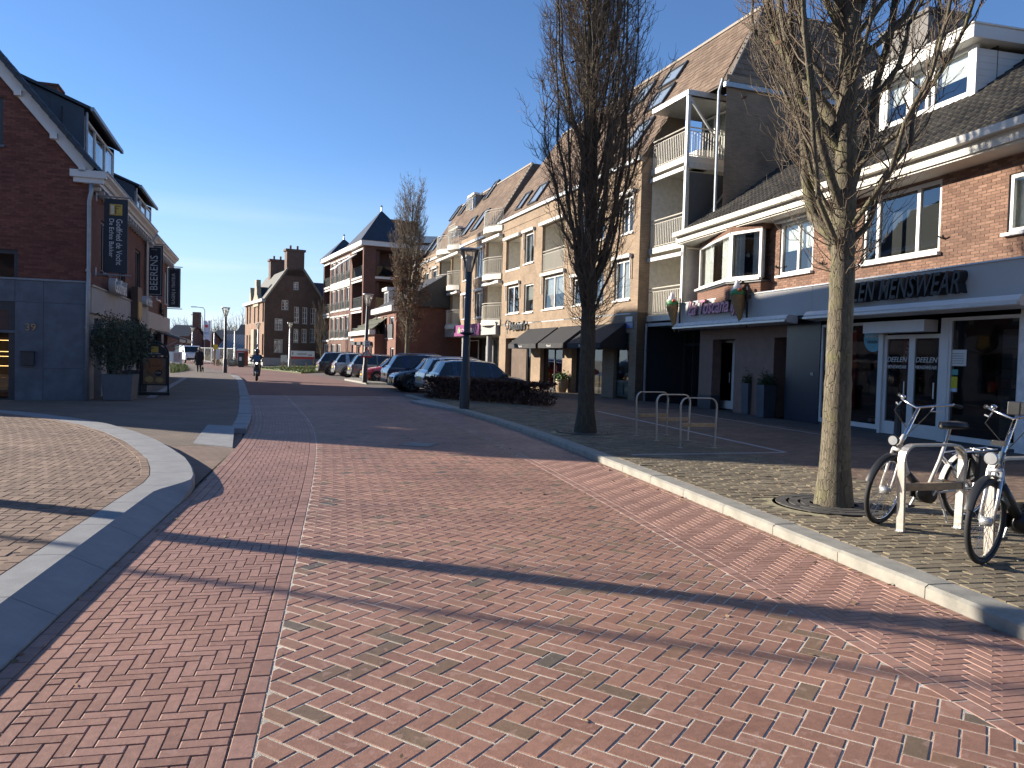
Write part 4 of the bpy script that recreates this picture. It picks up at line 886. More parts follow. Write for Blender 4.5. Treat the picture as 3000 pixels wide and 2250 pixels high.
for r, rl in logs:
    e = bpy.data.objects.new('loggia', None); COL.objects.link(e); e.parent = bb
    mb = MB(); a, b, c, d = r; mb.quad((a, .16, c), (b, .16, c), (b, 1.5, c), (a, 1.5, c)); mb.quad((a, 1.5, c), (b, 1.5, c), (b, 1.5, d), (a, 1.5, d)); mb.quad((a, .16, d), (a, 1.5, d), (b, 1.5, d), (b, .16, d)); mb.quad((a, .16, c), (a, 1.5, c), (a, 1.5, d), (a, .16, d)); mb.quad((b, .16, c), (b, .16, d), (b, 1.5, d), (b, 1.5, c)); mb.build('loggia_wall', M_plk, e)
    if rl: rail(e, a, b, .05, c, 1.05, M_rw)
    else: MB().box(a, b, -.02, .16, c-.08, c+.02).build('ledge', M_white, e)
    win(e, a+.3, b-.2, c+.02, d-.3, y=1.4, nx=2, back='room', sill=False, name='balcony_door')
    MB().box(a-.1, b+.1, -.2, -.02, d+.02, d+.17).build('sunscreen_box', M_sh, e)
# balcony stacks with bulging fronts
def stack(u0, u1, n, tag_):
    for k, (z0, z1) in enumerate(lo_h+[(9.35, 11)]):
        e = bpy.data.objects.new('balcony', None); COL.objects.link(e); e.parent = bb; e.empty_display_size = .1
        mb = MB(); seg = 10; cu = .55; P = [V((u0+(u1-u0)*j/seg, -.02-cu*math.sin(PI*j/seg)-.06, z0-.32)) for j in range(seg+1)]
        mb.prism([(u0, .1, z0-.32)]+[p for p in P]+[(u1, .1, z0-.32)], (0, 0, .32)); mb.build('balcony_slab', M_rw, e)
        rail(e, u0+.03, u1-.03, -.03, z0, 1.0, M_rw, curve=cu, gap=.13)
        if k < 2:
            mb = MB(); a, b = u0, u1; mb.quad((a, .16, z0), (b, .16, z0), (b, 1.4, z0), (a, 1.4, z0)); mb.quad((a, 1.4, z0), (b, 1.4, z0), (b, 1.4, z1), (a, 1.4, z1)); mb.quad((a, .16, z1), (a, 1.4, z1), (b, 1.4, z1), (b, .16, z1)); mb.quad((a, .16, z0), (a, 1.4, z0), (a, 1.4, z1), (a, .16, z1)); mb.quad((b, .16, z0), (b, .16, z1), (b, 1.4, z1), (b, 1.4, z0)); mb.build('loggia_wall', M_plk, e)
            win(e, a+.25, a+1.2 if b-a > 1.5 else b-.15, z0+.02, z1-.25, y=1.3, nx=1, back='room', sill=False, name='balcony_door')
            MB().box(a-.05, b+.05, -.28, -.02, z1-.06, z1+.1).build('sunscreen_box', M_sh, e)
stack(*stB, 0, 'b'); stack(*stD1, 0, 'd'); stack(*stD2, 0, 'd'); stack(*stF, 0, 'f')
# ---- mansard roofs (slope tan 1.5), two volumes with hipped near ends
KM = 1.5; cm = math.cos(math.atan(KM)); vdm = V((0, cm, cm*KM))
M_man = piecemat('brown_mansard_tile', [(0, (.135, .092, .066)), (.5, (.17, .12, .086)), (1, (.21, .15, .11))], .85, nscale=10)
M_sky = mat('skylight_frame', (.04, .045, .05), .45)
def mansard(u0, u1, ze, dr, near_hip, d0=0.0, hl=.75, seed=1, cut=None):
    """front slope from (d0, ze) to d0+dr; returns the roof part. near end is hipped by near_hip at the eaves->ridge"""
    zr = ze+dr*KM; rf = MB(); h = near_hip
    if cut:
        dc, zc = d0+cut, ze+cut*KM; rf.poly([(u0, d0, ze), (-.02, d0, ze), (-.02, dc, zc), (u1, dc, zc), (u1-h, d0+dr, zr), (u0+hl, d0+dr, zr)]); rf.quad((-.02, d0, ze), (-.02, dc+.6, ze), (-.02, dc+.6, zc), (-.02, dc, zc))
    else: rf.quad((u0, d0, ze), (u1, d0, ze), (u1-h, d0+dr, zr), (u0+hl, d0+dr, zr))
    rf.quad((u1, d0+(cut or 0), ze+(cut or 0)*KM), (u1, 11, ze+(cut or 0)*KM), (u1-h, 8, zr), (u1-h, d0+dr, zr)); rf.quad((u0+hl, d0+dr, zr), (u1-h, d0+dr, zr), (u1-h, 8, zr), (u0+hl, 8, zr)); rf.quad((u0, d0, ze), (u0+hl, d0+dr, zr), (u0+hl, 8, zr), (u0, 11, ze))
    o = rf.build('roof', mat('mansard_underlay', (.10, .075, .055), .9), bb); L = dr/cm
    def lim(v): f = v/L; return (hl*f, (u1-u0)-h*f)
    tiles(o, V((u0, d0, ze))+V((0, -cm*KM, cm))*.02, (1, 0, 0), vdm, u1-u0, L, .33, .235, M_man, 'flat', (lambda u, v: not (cut and u0+u > 0 and v*cm < cut)), 300, seed, 'mansard_tile', True, lim)
    # near hip, facing the camera
    vh = V((-h, dr, zr-ze)); hd = V((0, 1, 0)); nrm = hd.cross(V((-h, 0, zr-ze)).normalized()); vv = V((-h, 0, zr-ze)); LH = vv.length; vv.normalize()
    def limh(v): f = v/LH; return (dr*f, 11-d0-3*f-0.0)
    LH -= (cut or 0)*KM*LH/(zr-ze); c0 = cut or 0; f0 = c0*KM/(zr-ze)
    def limh(v): f = v/LH; return (c0+(dr-c0)*f, 11-d0-3*f)
    vh2 = (V((u1-h, 0, zr))-V((u1, 0, ze+c0*KM))); LH = vh2.length; vv = vh2.normalized()
    tiles(o, V((u1, d0, ze+c0*KM))+nrm*.02, hd, vv, 10, LH, .33, .235, M_man, 'flat', None, 0, seed+1, 'hip_tile', True, limh)
    mb = MB(); mb.bar((u1, d0+c0, ze+c0*KM), (u1-h, d0+dr, zr), .14, .07); mb.bar((u0+hl, d0+dr, zr+.02), (u1-h, d0+dr, zr+.02), .16, .10); mb.build('ridge_capping', mat('roof_capping', (.24, .20, .16), .7), o)
    MB().box(u0, min(u1, 0), d0-.14, d0+.02, ze-.12, ze+.03).build('gutter', M_zinc, bb)
    if cut: MB().box(u1-.02, u1+.12, d0+cut-.1, 11, ze+cut*KM-.14, ze+cut*KM+.02).build('gutter', M_zinc, bb)
    return o
U1 = 3.47; uS1 = uB(1462, 640)
near_roof = mansard(uS1, U1, PZ+.0, 3.6, 1.25, 0.02, seed=21, cut=1.25)
uS2 = uB(1430, 670); uS3 = uB(1238, 755); far_roof = mansard(uS3, uS2, PZ-.35, 3.35, 1.4, .02, FB.uz(1352, 589, 3.35)[0]-uS3, seed=25)
# remove nothing; roof windows as real boxes lying on the slope
def skylight(px0, py0, px1, py1, ze, roof_, open_=False):
    """pixel box: lower-left corner and upper-right corner of the roof light"""
    a = FB.slope(px0, py0, ze, KM, .02); b = FB.slope(px1, py1, ze, KM, .02)
    u0, u1 = sorted((a[0], b[0])); d0, d1 = sorted((a[1], b[1]))
    if u1-u0 < .5: c = (u0+u1)/2; u0, u1 = c-.45, c+.45
    d1 = max(d1, d0+.35); u0 -= .12; u1 += .12; d1 += .08
    o = V((u0, d0, ze+(d0-.02)*KM)); L = (d1-d0)/cm; nn = V((0, -cm*KM, cm)); Wd = u1-u0; X = V((1, 0, 0)); mb = MB()
    def bx(ua, ub, va, vb, na, nb):
        ps = [o+X*x+vdm*v+nn*n for n in (na, nb) for v in (va, vb) for x in (ua, ub)]; mb.add(ps, ((0, 2, 3, 1), (4, 5, 7, 6), (0, 1, 5, 4), (2, 6, 7, 3), (0, 4, 6, 2), (1, 3, 7, 5)))
    w = .09; bx(0, Wd, -w, 0, .0, .12); bx(0, Wd, L, L+w, .0, .13); bx(-w, 0, -w, L+w, 0, .14); bx(Wd, Wd+w, -w, L+w, 0, .14)
    f = mb.build('roof_window', M_sky, roof_)
    MB().quad(*[o+X*x+vdm*v+nn*.08 for x, v in ((0, 0), (Wd, 0), (Wd, L), (0, L))]).build('pane', mat('roof_glass', (.22, .27, .33), .06, var=0, spec=1.0), f)
for a in ((405, 465, 478, 375), (465, 430, 540, 335), (645, 320, 735, 205), (490, 572, 575, 460), (575, 530, 650, 415), (228, 703, 290, 615), (275, 678, 345, 585)):
    skylight(1150+a[0]*.4219, 450+a[1]*.4219, 1150+a[2]*.4219, 450+a[3]*.4219, PZ-.35, far_roof)
for a in ((455, 612, 605, 470), (355, 778, 520, 620), (250, 750, 390, 600), (170, 830, 300, 690), (215, 1050, 350, 870)):
    skylight(1750+a[0]*.4219, a[1]*.4219, 1750+a[2]*.4219, a[3]*.4219, PZ, near_roof)
skylight(1450+240*.4522, 450+325*.4522, 1450+330*.4522, 450+215*.4522, PZ, near_roof); skylight(1450+150*.4522, 450+365*.4522, 1450+230*.4522, 450+270*.4522, PZ, near_roof)
# dormer balconies cut in the far roof
def roofbox(px0, py0, px1, py1, ze, roof_, fr=M_white):
    a = FB.slope(px0, py0, ze, KM, .02); b = FB.slope(px1, py1, ze, KM, .02); u0, u1 = sorted((a[0], b[0])); z0, z1 = sorted((a[2], b[2])); y = a[1]-.02
    e = bpy.data.objects.new('roof_dormer', None); COL.objects.link(e); e.parent = roof_; mb = MB(); top = (z1-z0)/KM+.1
    for x in (u0, u1): mb.poly([(x, y, z0), (x, y, z1), (x, y+top+.3, z1)])
    mb.quad((u0, y, z1), (u1, y, z1), (u1, y+top+.3, z1), (u0, y+top+.3, z1)); mb.build('cheeks', mat('lead_cladding', (.22, .21, .20), .6), e)
    MB().box(u0-.1, u1+.1, y-.15, y+.3, z1, z1+.14).build('dormer_edge', fr, e)
    win(e, u0, u1, z0, z1, y=y+.02, nx=2, back='room', sill=False, name='dormer_window'); rail(e, u0, u1, y-.25, z0, .95, M_rw, gap=.14)
roofbox(1150+535*.4219, 450+405*.4219, 1150+640*.4219, 450+290*.4219, PZ-.35, far_roof); roofbox(1150+410*.4219, 450+600*.4219, 1150+500*.4219, 450+520*.4219, PZ-.35, far_roof)
# ---- corner balconies in the steel frame
M_frm = mat('grey_steel_frame', (.42, .43, .42), .45, metal=.3)
u1b = 2.42; yb0, yb1 = .45, 2.6
MB().quad((0.02, 2.62, 3), (u1b+1, 2.62, 3), (u1b+1, 2.62, 11.5), (.02, 2.62, 11.5)).build('balcony_back_wall', M_plk, bb)
for k, z in enumerate((3.42, 6.02, 9.08)):
    e = bpy.data.objects.new('balcony', None); COL.objects.link(e); e.parent = bb
    mb = MB(); mb.box(.02, u1b, yb0-.05, yb1, z-.22, z); mb.build('balcony_slab', M_rw, e)
    rail(e, .06, u1b-.06, yb0, z, 1.06, M_rw, side=2.0 if k else 0, gap=.115)
    win(e, .35, 1.15, z+.02, z+2.05, y=2.45, nx=1, back='curtain', sill=False, name='balcony_door'); win(e, 1.25, 2.3, z+.8 if k < 2 else z+.02, z+2.05, y=2.46, nx=1, back='room', sill=False)
    if k: MB().box(.02, u1b, yb0-.1, yb0+.04, z-.52, z-.38).build('sunscreen_box', M_sh, e)
MB().box(.02, u1b+.1, yb0-.1, yb1+.1, 11.2, 11.38).build('canopy', M_frm, bb)
mb = MB(); 
for (x, y) in ((u1b, yb0), (u1b, yb1)): mb.box(x-.06, x+.06, y-.06, y+.06, 3.4, 11.3)
mb.bar((u1b+.02, yb0, 11.15), (u1b+.02, yb1, 8.7), .07); mb.bar((u1b+.02, yb0, 5.8), (u1b+.02, yb1, 8.6), .07); mb.bar((u1b, yb0, 11.3), (u1b, yb1, 11.3), .14, .2); mb.bar((u1b, yb0, 8.75), (u1b, yb1, 8.75), .12, .2)
mb.bar((.0, yb0, 11.3), (u1b, yb0, 11.3), .1, .22)
mb.build('steel_frame', M_frm, bb)
MB().quad((u1b+.05, yb0+.1, 6.05), (u1b+.05, yb1-.1, 6.05), (u1b+.05, yb1-.1, 8.5), (u1b+.05, yb0+.1, 8.5)).build('dark_screen', mat('dark_screen', (.05, .055, .06), .6), bb)
MB().quad((u1b+.05, yb0+.1, 3.4), (u1b+.05, yb1, 3.4), (u1b+.05, yb1, 5.75), (u1b+.05, yb0+.1, 5.75)).build('cream_screen', M_plk, bb)
MB().tube([(U1-.12, 1.2, 11.6), (U1-.25, 1.15, 11.2), (U1-.25, 1.15, 6.0)], .055).build('downpipe', M_zinc, bb)
mb = MB(); mb.box(1.3, 2.0, 1.2, 1.9, 8.86, 9.5); mb.build('storage_box', M_white, bb, bevel=.03)
# passage with the dark glazed front below
mb = MB(); mb.quad((-.0, 2.2, 0), (2.7, 2.2, 0), (2.7, 2.2, 3.15), (0, 2.2, 3.15)); mb.build('passage_glazing', mat('black_glass', (.012, .013, .015), .12), bb)
mb = MB(); [mb.box(x-.03, x+.03, 2.12, 2.2, 0, 3.1) for x in (.05, .7, 1.3, 2.0, 2.6)]; mb.box(0, 2.7, 2.13, 2.2, 2.3, 2.4); mb.build('passage_frame', M_anth, bb)
MB().box(.02, 2.6, .4, 2.2, 3.0, 3.12).build('passage_ceiling', mat('fascia_concrete', (.38, .37, .35), .8), bb)
MB().tube([(.12, .35, 3.1), (.12, .35, .1)], .05).build('downpipe', M_zinc, bb)
# ---- ground floor: Maxim's part (near), then grey fascia shops
gu = lambda zx: uB(1450+zx*.4522, 1130)
MB().box(gu(-5), 0, .0, .02, 3.5, 3.56).build('lead_strip', M_zinc, bb)
piers = [(gu(20), gu(62)), (gu(228), gu(288)), (gu(432), gu(492)), (gu(690), gu(765)), (gu(862), 0)]
for a, b in piers: MB().box(a, b, .0, .5, 0, FBZ+.5).build('pier', M_bei, bb)
mb = MB(); mb.box(gu(62), gu(862)+.02, .01, .4, 2.75, FBZ+.5); mb.build('lintel', M_bei, bb)
def glaz(a, b, z0, z1, y, m, bk=True, name='shop_window', nx=1):
    mb = MB(); w = .06; mb.box(a, b, y, y+.06, z0, z0+w); mb.box(a, b, y, y+.06, z1-w, z1); [mb.box(x-w/2, x+w/2, y-.002, y+.058, z0, z1) for x in np.linspace(a+w/2, b-w/2, nx+1)]; o = mb.build(name, m, bb)
    MB().quad((a, y+.03, z0+w), (b, y+.03, z0+w), (b, y+.03, z1-w), (a, y+.03, z1-w)).build('pane', M_gdark, o)
    if bk: MB().quad((a-.3, y+1.8, 0), (b+.3, y+1.8, 0), (b+.3, y+1.8, z1), (a-.3, y+1.8, z1)).build('room_behind', mat('shop_wall', (.30, .26, .22), .8, var=.3, scale=2), o)
    return o
glaz(gu(165), gu(228), .12, 2.75, .35, M_anth); glaz(gu(288), gu(432), .12, 2.75, .2, M_anth, nx=2); glaz(gu(492), gu(690), .12, 2.75, .25, M_anth, nx=2)
dk = piers[0][1]; MB().box(dk, gu(165), .3, .5, 0, 2.75).build('dark_brick_recess', brickmat('dark_recess_brick', (.16, .11, .08), (.13, .09, .065), (.10, .08, .06)), bb)
M_teal = mat('teal_black_frame', (.02, .035, .035), .4)
r = (gu(770), gu(860), .2, 2.95); glaz(r[0], r[1], r[2], .8, .1, M_teal, False, 'corner_window', 2); glaz(r[0], r[1], .8, 2.25, .1, M_teal, True, 'corner_window', 1); glaz(r[0], r[1], 2.25, 2.95, .1, M_teal, False, 'corner_window', 2)
MB().quad((r[0], .13, r[2]), (r[1], .13, r[2]), (r[1], .13, .8), (r[0], .13, .8)).build('frosted_pane', mat('frosted_teal', (.10, .17, .155), .4), bb); MB().quad((r[0], .13, 2.3), (r[1], .13, 2.3), (r[1], .13, 2.9), (r[0], .13, 2.9)).build('frosted_pane', MATS['frosted_teal'], bb)
a, z = FB.uz(1450+850*.4522, 450+1090*.4522); t = fthing('street_sign', 'pair of small white and blue street name plates on beige brick corner', 'sign', FB); MB().box(a, a+.55, -.03, -.01, z, z+.2).build('white_plate', M_white, t); MB().box(a-.05, a+.6, -.03, -.01, z-.26, z-.03).build('blue_plate', mat('street_blue', (.05, .10, .26), .4), t)
# awnings
def awning(px0, px1, pyb, lab):
    u0, zb = FB.uz(px0, pyb, -1.15); u1, _ = FB.uz(px1, pyb, -1.15); t = fthing('awning', lab, 'awning', FB, 'black shop awnings'); zt = zb+1.05; mb = MB(); th = .02; M_aw = mat('black_canvas', (.013, .013, .015), .8, var=.3, scale=3)
    mb.quad((u0, -.02, zt), (u1, -.02, zt), (u1, -1.15, zb+.22), (u0, -1.15, zb+.22)); mb.quad((u0, -1.15, zb), (u1, -1.15, zb), (u1, -1.15, zb+.22), (u0, -1.15, zb+.22)); mb.quad((u0, -.02, zt-.03), (u0, -1.15, zb+.19), (u1, -1.15, zb+.19), (u1, -.02, zt-.03))
    for x in (u0, u1): mb.poly([(x, -.02, zt), (x, -1.15, zb+.22), (x, -1.15, zb), (x, -.02, zb)])
    mb.build('canvas', M_aw, t); lettering(t, 'Maxim\'s', .17, ((u0+u1)/2-.4, -1.165, zb+.05), M_white, ext=.003)
awning(1450+85*.4522, 1450+262*.4522, 450+1262*.4522, 'black canvas awning over the dark brick recess under the black lettering'); awning(1450+278*.4522, 1450+440*.4522, 450+1260*.4522, 'black canvas awning over the window with the two red mannequins'); awning(1450+468*.4522, 1450+680*.4522, 450+1262*.4522, 'black canvas awning beside the beige brick corner pier')
sg = fthing('shop_sign', 'black raised script reading Maxim\'s on beige brick wall', 'sign', FB)
a, z = FB.uz(1450+112*.4522, 450+1150*.4522); b, _ = FB.uz(1450+215*.4522, 450+1140*.4522)
o = lettering(sg, "Maxim's", .62, (a, -.14, z+.05), M_blk, ext=.05, shear=.15, off=.012); xs = [v.co.x for v in o.data.vertices]; o.data.transform(Matrix.Diagonal(((b-a)/(max(xs)-min(xs)), 1, 1, 1)))
a0_, z0_ = FB.uz(1450+92*.4522, 450+1110*.4522); MB().tube([(a0_+.26*math.cos(k*PI/8)*1.0, -.12, z0_+.25*math.sin(k*PI/8)) for k in range(16)], .035, 6, closed=True).build('ring', M_blk, sg); MB().tube([(a0_, -.12, z0_-.25), (a0_+.1, -.12, z0_-.5)], .03, 6).build('tail', M_blk, sg)
for k, (zx, mcol) in enumerate(((365, (.33, .03, .05)), (403, (.30, .05, .06)))):
    u = uB(1450+zx*.4522, 1100, .7); t = thing('mannequin', ('mannequin in red jacket in shop window nearer the dark recess', 'mannequin in red patterned blouse in window nearer the brick pier')[k], 'mannequin', FB.w(u, .75, .45), FB.a)
    MB().lathe([(.02, .5), (.12, .5), (.14, .65), (.12, .78), (.19, 1.0), (.2, 1.1), (.1, 1.18)], (0, 0, 0), 14).build('blouse', mat('red_cloth%d' % k, mcol, .8, var=.4, scale=12), t, smooth=True)
    MB().lathe([(.05, 1.16), (.05, 1.22), (.085, 1.3), (.09, 1.38), (.06, 1.46), (.001, 1.48)], (0, 0, 0), 14).build('head', M_cream, t, smooth=True)
    mb = MB(); [mb.tube([(s*.2, 0, 1.08), (s*.25, -.02, .8), (s*.22, -.08, .55)], [.055, .045, .035], 8) for s in (-1, 1)]; mb.build('sleeves', MATS['red_cloth%d' % k], t)
    mb = MB(); [mb.tube([(s*.07, 0, .52), (s*.08, 0, 0)], [.075, .05], 8) for s in (-1, 1)]; mb.build('trousers', M_anth, t)
p = FB.w(uB(1450+410*.4522, 1150, -.5), -.35, ZS); t = thing('basket_planter', 'round wicker basket with green plant under the black awning', 'planter', p); MB().lathe([(.001, 0), (.2, 0), (.3, .25), (.31, .45), (.26, .62), (.22, .62), (.2, .55)], (0, 0, 0), 18).build('basket', M_wood, t); rr = np.random.default_rng(2); leafcloud('plant', np.stack([rr.normal(0, .17, 400), rr.normal(0, .17, 400), .72+rr.normal(0, .10, 400)], 1), .06, mat('fern_leaf', (.06, .13, .03), .6), t, rr)
# far shops: grey fascia band, purple sign, columns
fu = lambda zx: uB(1150+zx*.4219, 990)
e0, e1 = ULEFT, gu(20)
MB().box(e0, e1, -.25, .3, FBZ-.05, FBZ+.62).build('fascia', mat('grey_shop_fascia', (.30, .30, .29), .6), bb)
MB().box(e0, e1, -.3, .3, FBZ+.62, FBZ+.68).build('fascia_edge', M_white, bb)
MB().quad((e0, 2.6, 0), (e1, 2.6, 0), (e1, 2.6, FBZ), (e0, 2.6, FBZ)).build('arcade_wall', mat('arcade_wall', (.25, .23, .20), .8), bb)
mb = MB(); mb.box(e0, e1, .3, 2.6, FBZ-.06, FBZ-.01); mb.build('arcade_ceiling', M_plk, bb)
for k, zx in enumerate((215, 345, 490, 662)):
    u = fu(zx); MB().lathe([(.17, 0), (.17, FBZ-.05)], (u, .1, 0), 16).build('column', M_conc, bb, smooth=True)
for a, b, m in ((365, 480, M_white), (530, 575, M_alu), (580, 650, M_anth), (690, 735, M_anth), (240, 330, mat('dark_brown_door', (.04, .025, .02), .6))): 
    o = glaz(fu(a), fu(b), .15, 2.8, 1.2, m, True, 'shop_window', 2)
t = fthing('shop_sign', 'purple fascia sign with white lettering ending in OPLAZA', 'sign', FB); a, b = fu(462), fu(636)
MB().box(a, b, -.36, -.26, FBZ-.05, FBZ+.68).build('sign_board', mat('purple_board', (.19, .016, .13), .45), t); lettering(t, 'EKOPLAZA', .40, (a+(b-a)*.16, -.375, FBZ+.14), M_white, ext=.004, sx=(b-a)*.7/2.0); MB().sphere((a+(b-a)*.22, -.37, FBZ+.34), (.16, .03, .22)).build('green_leaf', mat('sign_green', (.10, .30, .05), .5), t)
t = fthing('shop_sign', 'white fascia sign with blue letters and red end block', 'sign', FB); a, b = fu(150), fu(280)
MB().box(a, b, -.34, -.26, FBZ-.1, FBZ+.5).build('sign_board', M_white, t); mb = MB(); [mb.box(a+.15+(b-a)*.085*k, a+.15+(b-a)*.085*k+(b-a)*.06, -.35, -.34, FBZ+.0, FBZ+.28) for k in range(8)]; mb.build('print', mat('sign_blue', (.13, .20, .34), .5), t); MB().box(fu(243), fu(280), -.42, -.3, FBZ-.12, FBZ+.95).build('red_block', mat('sign_red', (.42, .03, .04), .5), t)
t = fthing('poster', 'red and white poster board in the arcade behind the parked cars', 'poster', FB); a, b = fu(158), fu(205); MB().box(a, b, .3, .36, .5, 2.3).build('board', MATS['sign_red'], t); MB().box(a+.15, b-.15, .28, .30, 1.1, 2.2).build('print', M_white, t)
# ================================================================ bakery corner house (left). Frame FG: gable facing the camera; frame FK: street side
FG = Fr(FK.o, (.9496, .3134))
bk = fthing('bakery_house', 'dark red brick corner house with blue stone plinth and steep tiled gable', 'building', FG)
M_rbr = piecemat('dark_red_facing_brick', [(0, (.135, .052, .040)), (.5, (.18, .070, .052)), (1, (.225, .092, .068))], .88, nscale=14)
M_rmo = mat('red_mortar', (.10, .055, .045), .95)
M_rst = brickmat('red_brick_street', (.20, .085, .062), (.165, .068, .05), (.12, .075, .06))
M_blu = mat('blue_stone', (.095, .115, .145), .55, var=.22, scale=2.2, bump=.1); M_pst = mat('pale_shop_stone', (.36, .35, .35), .7, var=.1, scale=3)
def G_(px, py, d=0.0): return FG.uz(px, py, d)
a = G_(290, 512); b = G_(0, 172); sl = (b[1]-a[1])/(b[0]-a[0])     # verge line on the gable
uR = -4.6; zE = G_(268, 545)[1]; zRdg = a[1]+(uR-a[0])*sl; print('bakery eave', zE, 'ridge', zRdg, 'slope', sl)
PL = G_(0, 818)[1]; PL = (PL+G_(257, 828)[1])/2
def vz(u): return a[1]+(u-a[0])*sl if u > uR else zRdg-(uR-u)*(-sl)
w1 = R2(-175, 738, 52, 970, FG); w1 = (w1[0], w1[1], G_(52, 968)[1], G_(52, 732)[1]); w2_ = (G_(-70, 300)[0], G_(10, 300)[0], G_(10, 425)[1], G_(10, 285)[1])
hol = [w1, w2_]
mb = MB(); us = sorted({2*uR, w1[0], w1[1], w2_[0], w2_[1], uR, 0})
for i in range(len(us)-1):                          # gable wall cut round the windows
    u0, u1 = us[i], us[i+1]; cuts = sorted([h for h in hol if h[0] <= u0+1e-6 and h[1] >= u1-1e-6], key=lambda h: h[2]); z = PL
    for h in cuts: mb.quad((u0, 0, z), (u1, 0, z), (u1, 0, h[2]), (u0, 0, h[2])); z = h[3]
    t0, t1 = vz(u0)-.1, vz(u1)-.1; mb.quad((u0, 0, z), (u1, 0, z), (u1, 0, t1), (u0, 0, t0))
mb.build('gable_wall', M_rmo, bk)
brick_face(bk, 2*uR, 0, PL+.03, zRdg, hol, M_rbr, lim=lambda z: (2*uR if z < zE else max(2*uR, uR-(zRdg-.2-z)/-sl), min(0, a[0]+(z+.15-a[1])/sl)), seed=9)
wm = M_anth
for r in hol:
    o = win(bk, *r, y=.06, nx=2 if r is w1 else 1, ft=.11, m=wm, back='room', sill=True, sillmat=M_blu)
# plinth of blue stone slabs
dx0 = G_(-260, 1000)[0]; dx1 = G_(45, 1000)[0]; xs_ = [dx1, G_(128, 1000)[0], .04]; zmid = G_(200, 890)[1]; zlow = G_(200, 1080)[1]
for i in range(2):
    for z0, z1 in ((0.03, zlow), (zlow, zmid), (zmid, PL)): MB().box(xs_[i]+.004, xs_[i+1]-.004, -.06, .06, z0+.003, z1-.003).build('stone_slab', M_blu, bk)
for u0, u1 in ((dx0-.6, dx0), (dx0, dx1)): MB().box(u0+.004, u1-.004, -.06, .06, zmid, PL-.003).build('stone_slab', M_blu, bk)
MB().box(2*uR, dx0-.6, -.06, .06, .03, PL).build('stone_slab', M_blu, bk)
MB().box(2*uR, .06, -.09, .04, PL, PL+.05).build('plinth_capping', mat('grey_cap', (.22, .24, .26), .6), bk)
mb = MB(); mb.box(dx0, dx1, -.02, .06, zmid-.25, zmid); mb.box(dx1-.16, dx1, -.021, .06, .05, zmid-.25); mb.box(dx0, dx1-.16, -.02, .06, .05, .12); o = mb.build('shop_window', M_anth, bk)
MB().quad((dx0, .02, .12), (dx1-.16, .02, .12), (dx1-.16, .02, zmid-.25), (dx0, .02, zmid-.25)).build('pane', M_gdark, o)
MB().quad((dx0-1, 2.2, 0), (dx1+.3, 2.2, 0), (dx1+.3, 2.2, 3), (dx0-1, 2.2, 3)).build('bakery_interior', mat('bakery_wall', (.16, .12, .08), .8), bk)
for z in (1.0, 1.28, 1.42, 1.75): MB().box(dx0+.2, dx1-.3, 1.1, 1.13, z, z+.018).build('lit_shelf', mat('shelf_light', (.8, .5, .2), .5, var=0, emit=((1, .62, .22), 2.2)), bk)
for z in (.25, .55): MB().box(dx0+.2, dx1-.3, .8, 1.4, z, z+.12).build('shelf', M_wood, bk)
n = lettering(bk, '39', .28, (G_(75, 966)[0], -.075, G_(75, 968)[1]), mat('brass_number', (.42, .30, .16), .4, metal=.5), ext=.012, name='house_number')
u, z = G_(64, 1070); mbx = fthing('mailbox', 'small dark metal letterbox on the blue stone plinth', 'letterbox', FG)
MB().box(u, G_(104, 1070)[0], -.20, -.065, z, G_(70, 1030)[1]).build('box', M_anth, mbx, bevel=.01); MB().box(u-.015, G_(104, 1070)[0]+.015, -.215, -.06, G_(70, 1030)[1], G_(70, 1030)[1]+.02).build('lid', M_blk, mbx)
# verge boards, verge tiles, purlin ends
mb = MB(); e0 = V((a[0]-.12, -.12, vz(a[0]-.12))); e1 = V((uR, -.12, zRdg)); e2 = V((2*uR-.3, -.12, vz(2*uR-.3)))
nrm = V((-sl, 0, 1)).normalized() if sl < 0 else V((sl, 0, 1)).normalized()
nv = V((-sl, 0, 1)).normalized()
mb.prism([e0-nv*.30, e0, e1, e1-nv*.30], (0, .06, 0)); mb.prism([e2-V((sl, 0, 1)).normalized()*.3, e2, e1, e1-V((0, 0, .4))], (0, .06, 0)); mb.build('verge_board', M_white, bk)
mb = MB(); L = (e1-e0).length; d = (e1-e0).normalized(); nn_ = int(L/.33)
DPT = FK.uz(489, 1000)[0]
rmb = MB(); up_ = nv*.05
for s0, s1 in ((e0, e1), (e2, e1)): rmb.quad(s0+V((0, -.05, .05)), s0+V((0, DPT, .05)), s1+V((0, DPT, .05)), s1+V((0, -.05, .05)))
roofb = rmb.build('roof', mat('bakery_underlay', (.03, .035, .045), .8), bk)
M_btile = piecemat('blue_black_tile', [(0, (.022, .026, .034)), (.5, (.034, .04, .05)), (1, (.05, .058, .07))], .6)
tiles(roofb, e0+nv*.07+V((0, 0, 0)), (0, 1, 0), d, DPT, L, .24, .33, M_btile, 'pan', None, 120, 31)
for k in range(nn_+1): p = e0+d*(k*.33)+V((0, -.10, 0))+nv*.06; MB().bar(p, p+d*.35-nv*.02, .22, .12, up=nv).build('verge_tile', mat('verge_blue', (.03, .036, .046), .55), roofb)
for (px, py) in ((58, 276), (162, 402), (245, 498)): u, z = G_(px, py); MB().box(u-.09, u+.09, -.22, 0, z-.09, z+.07).build('purlin_end', M_white, bk)
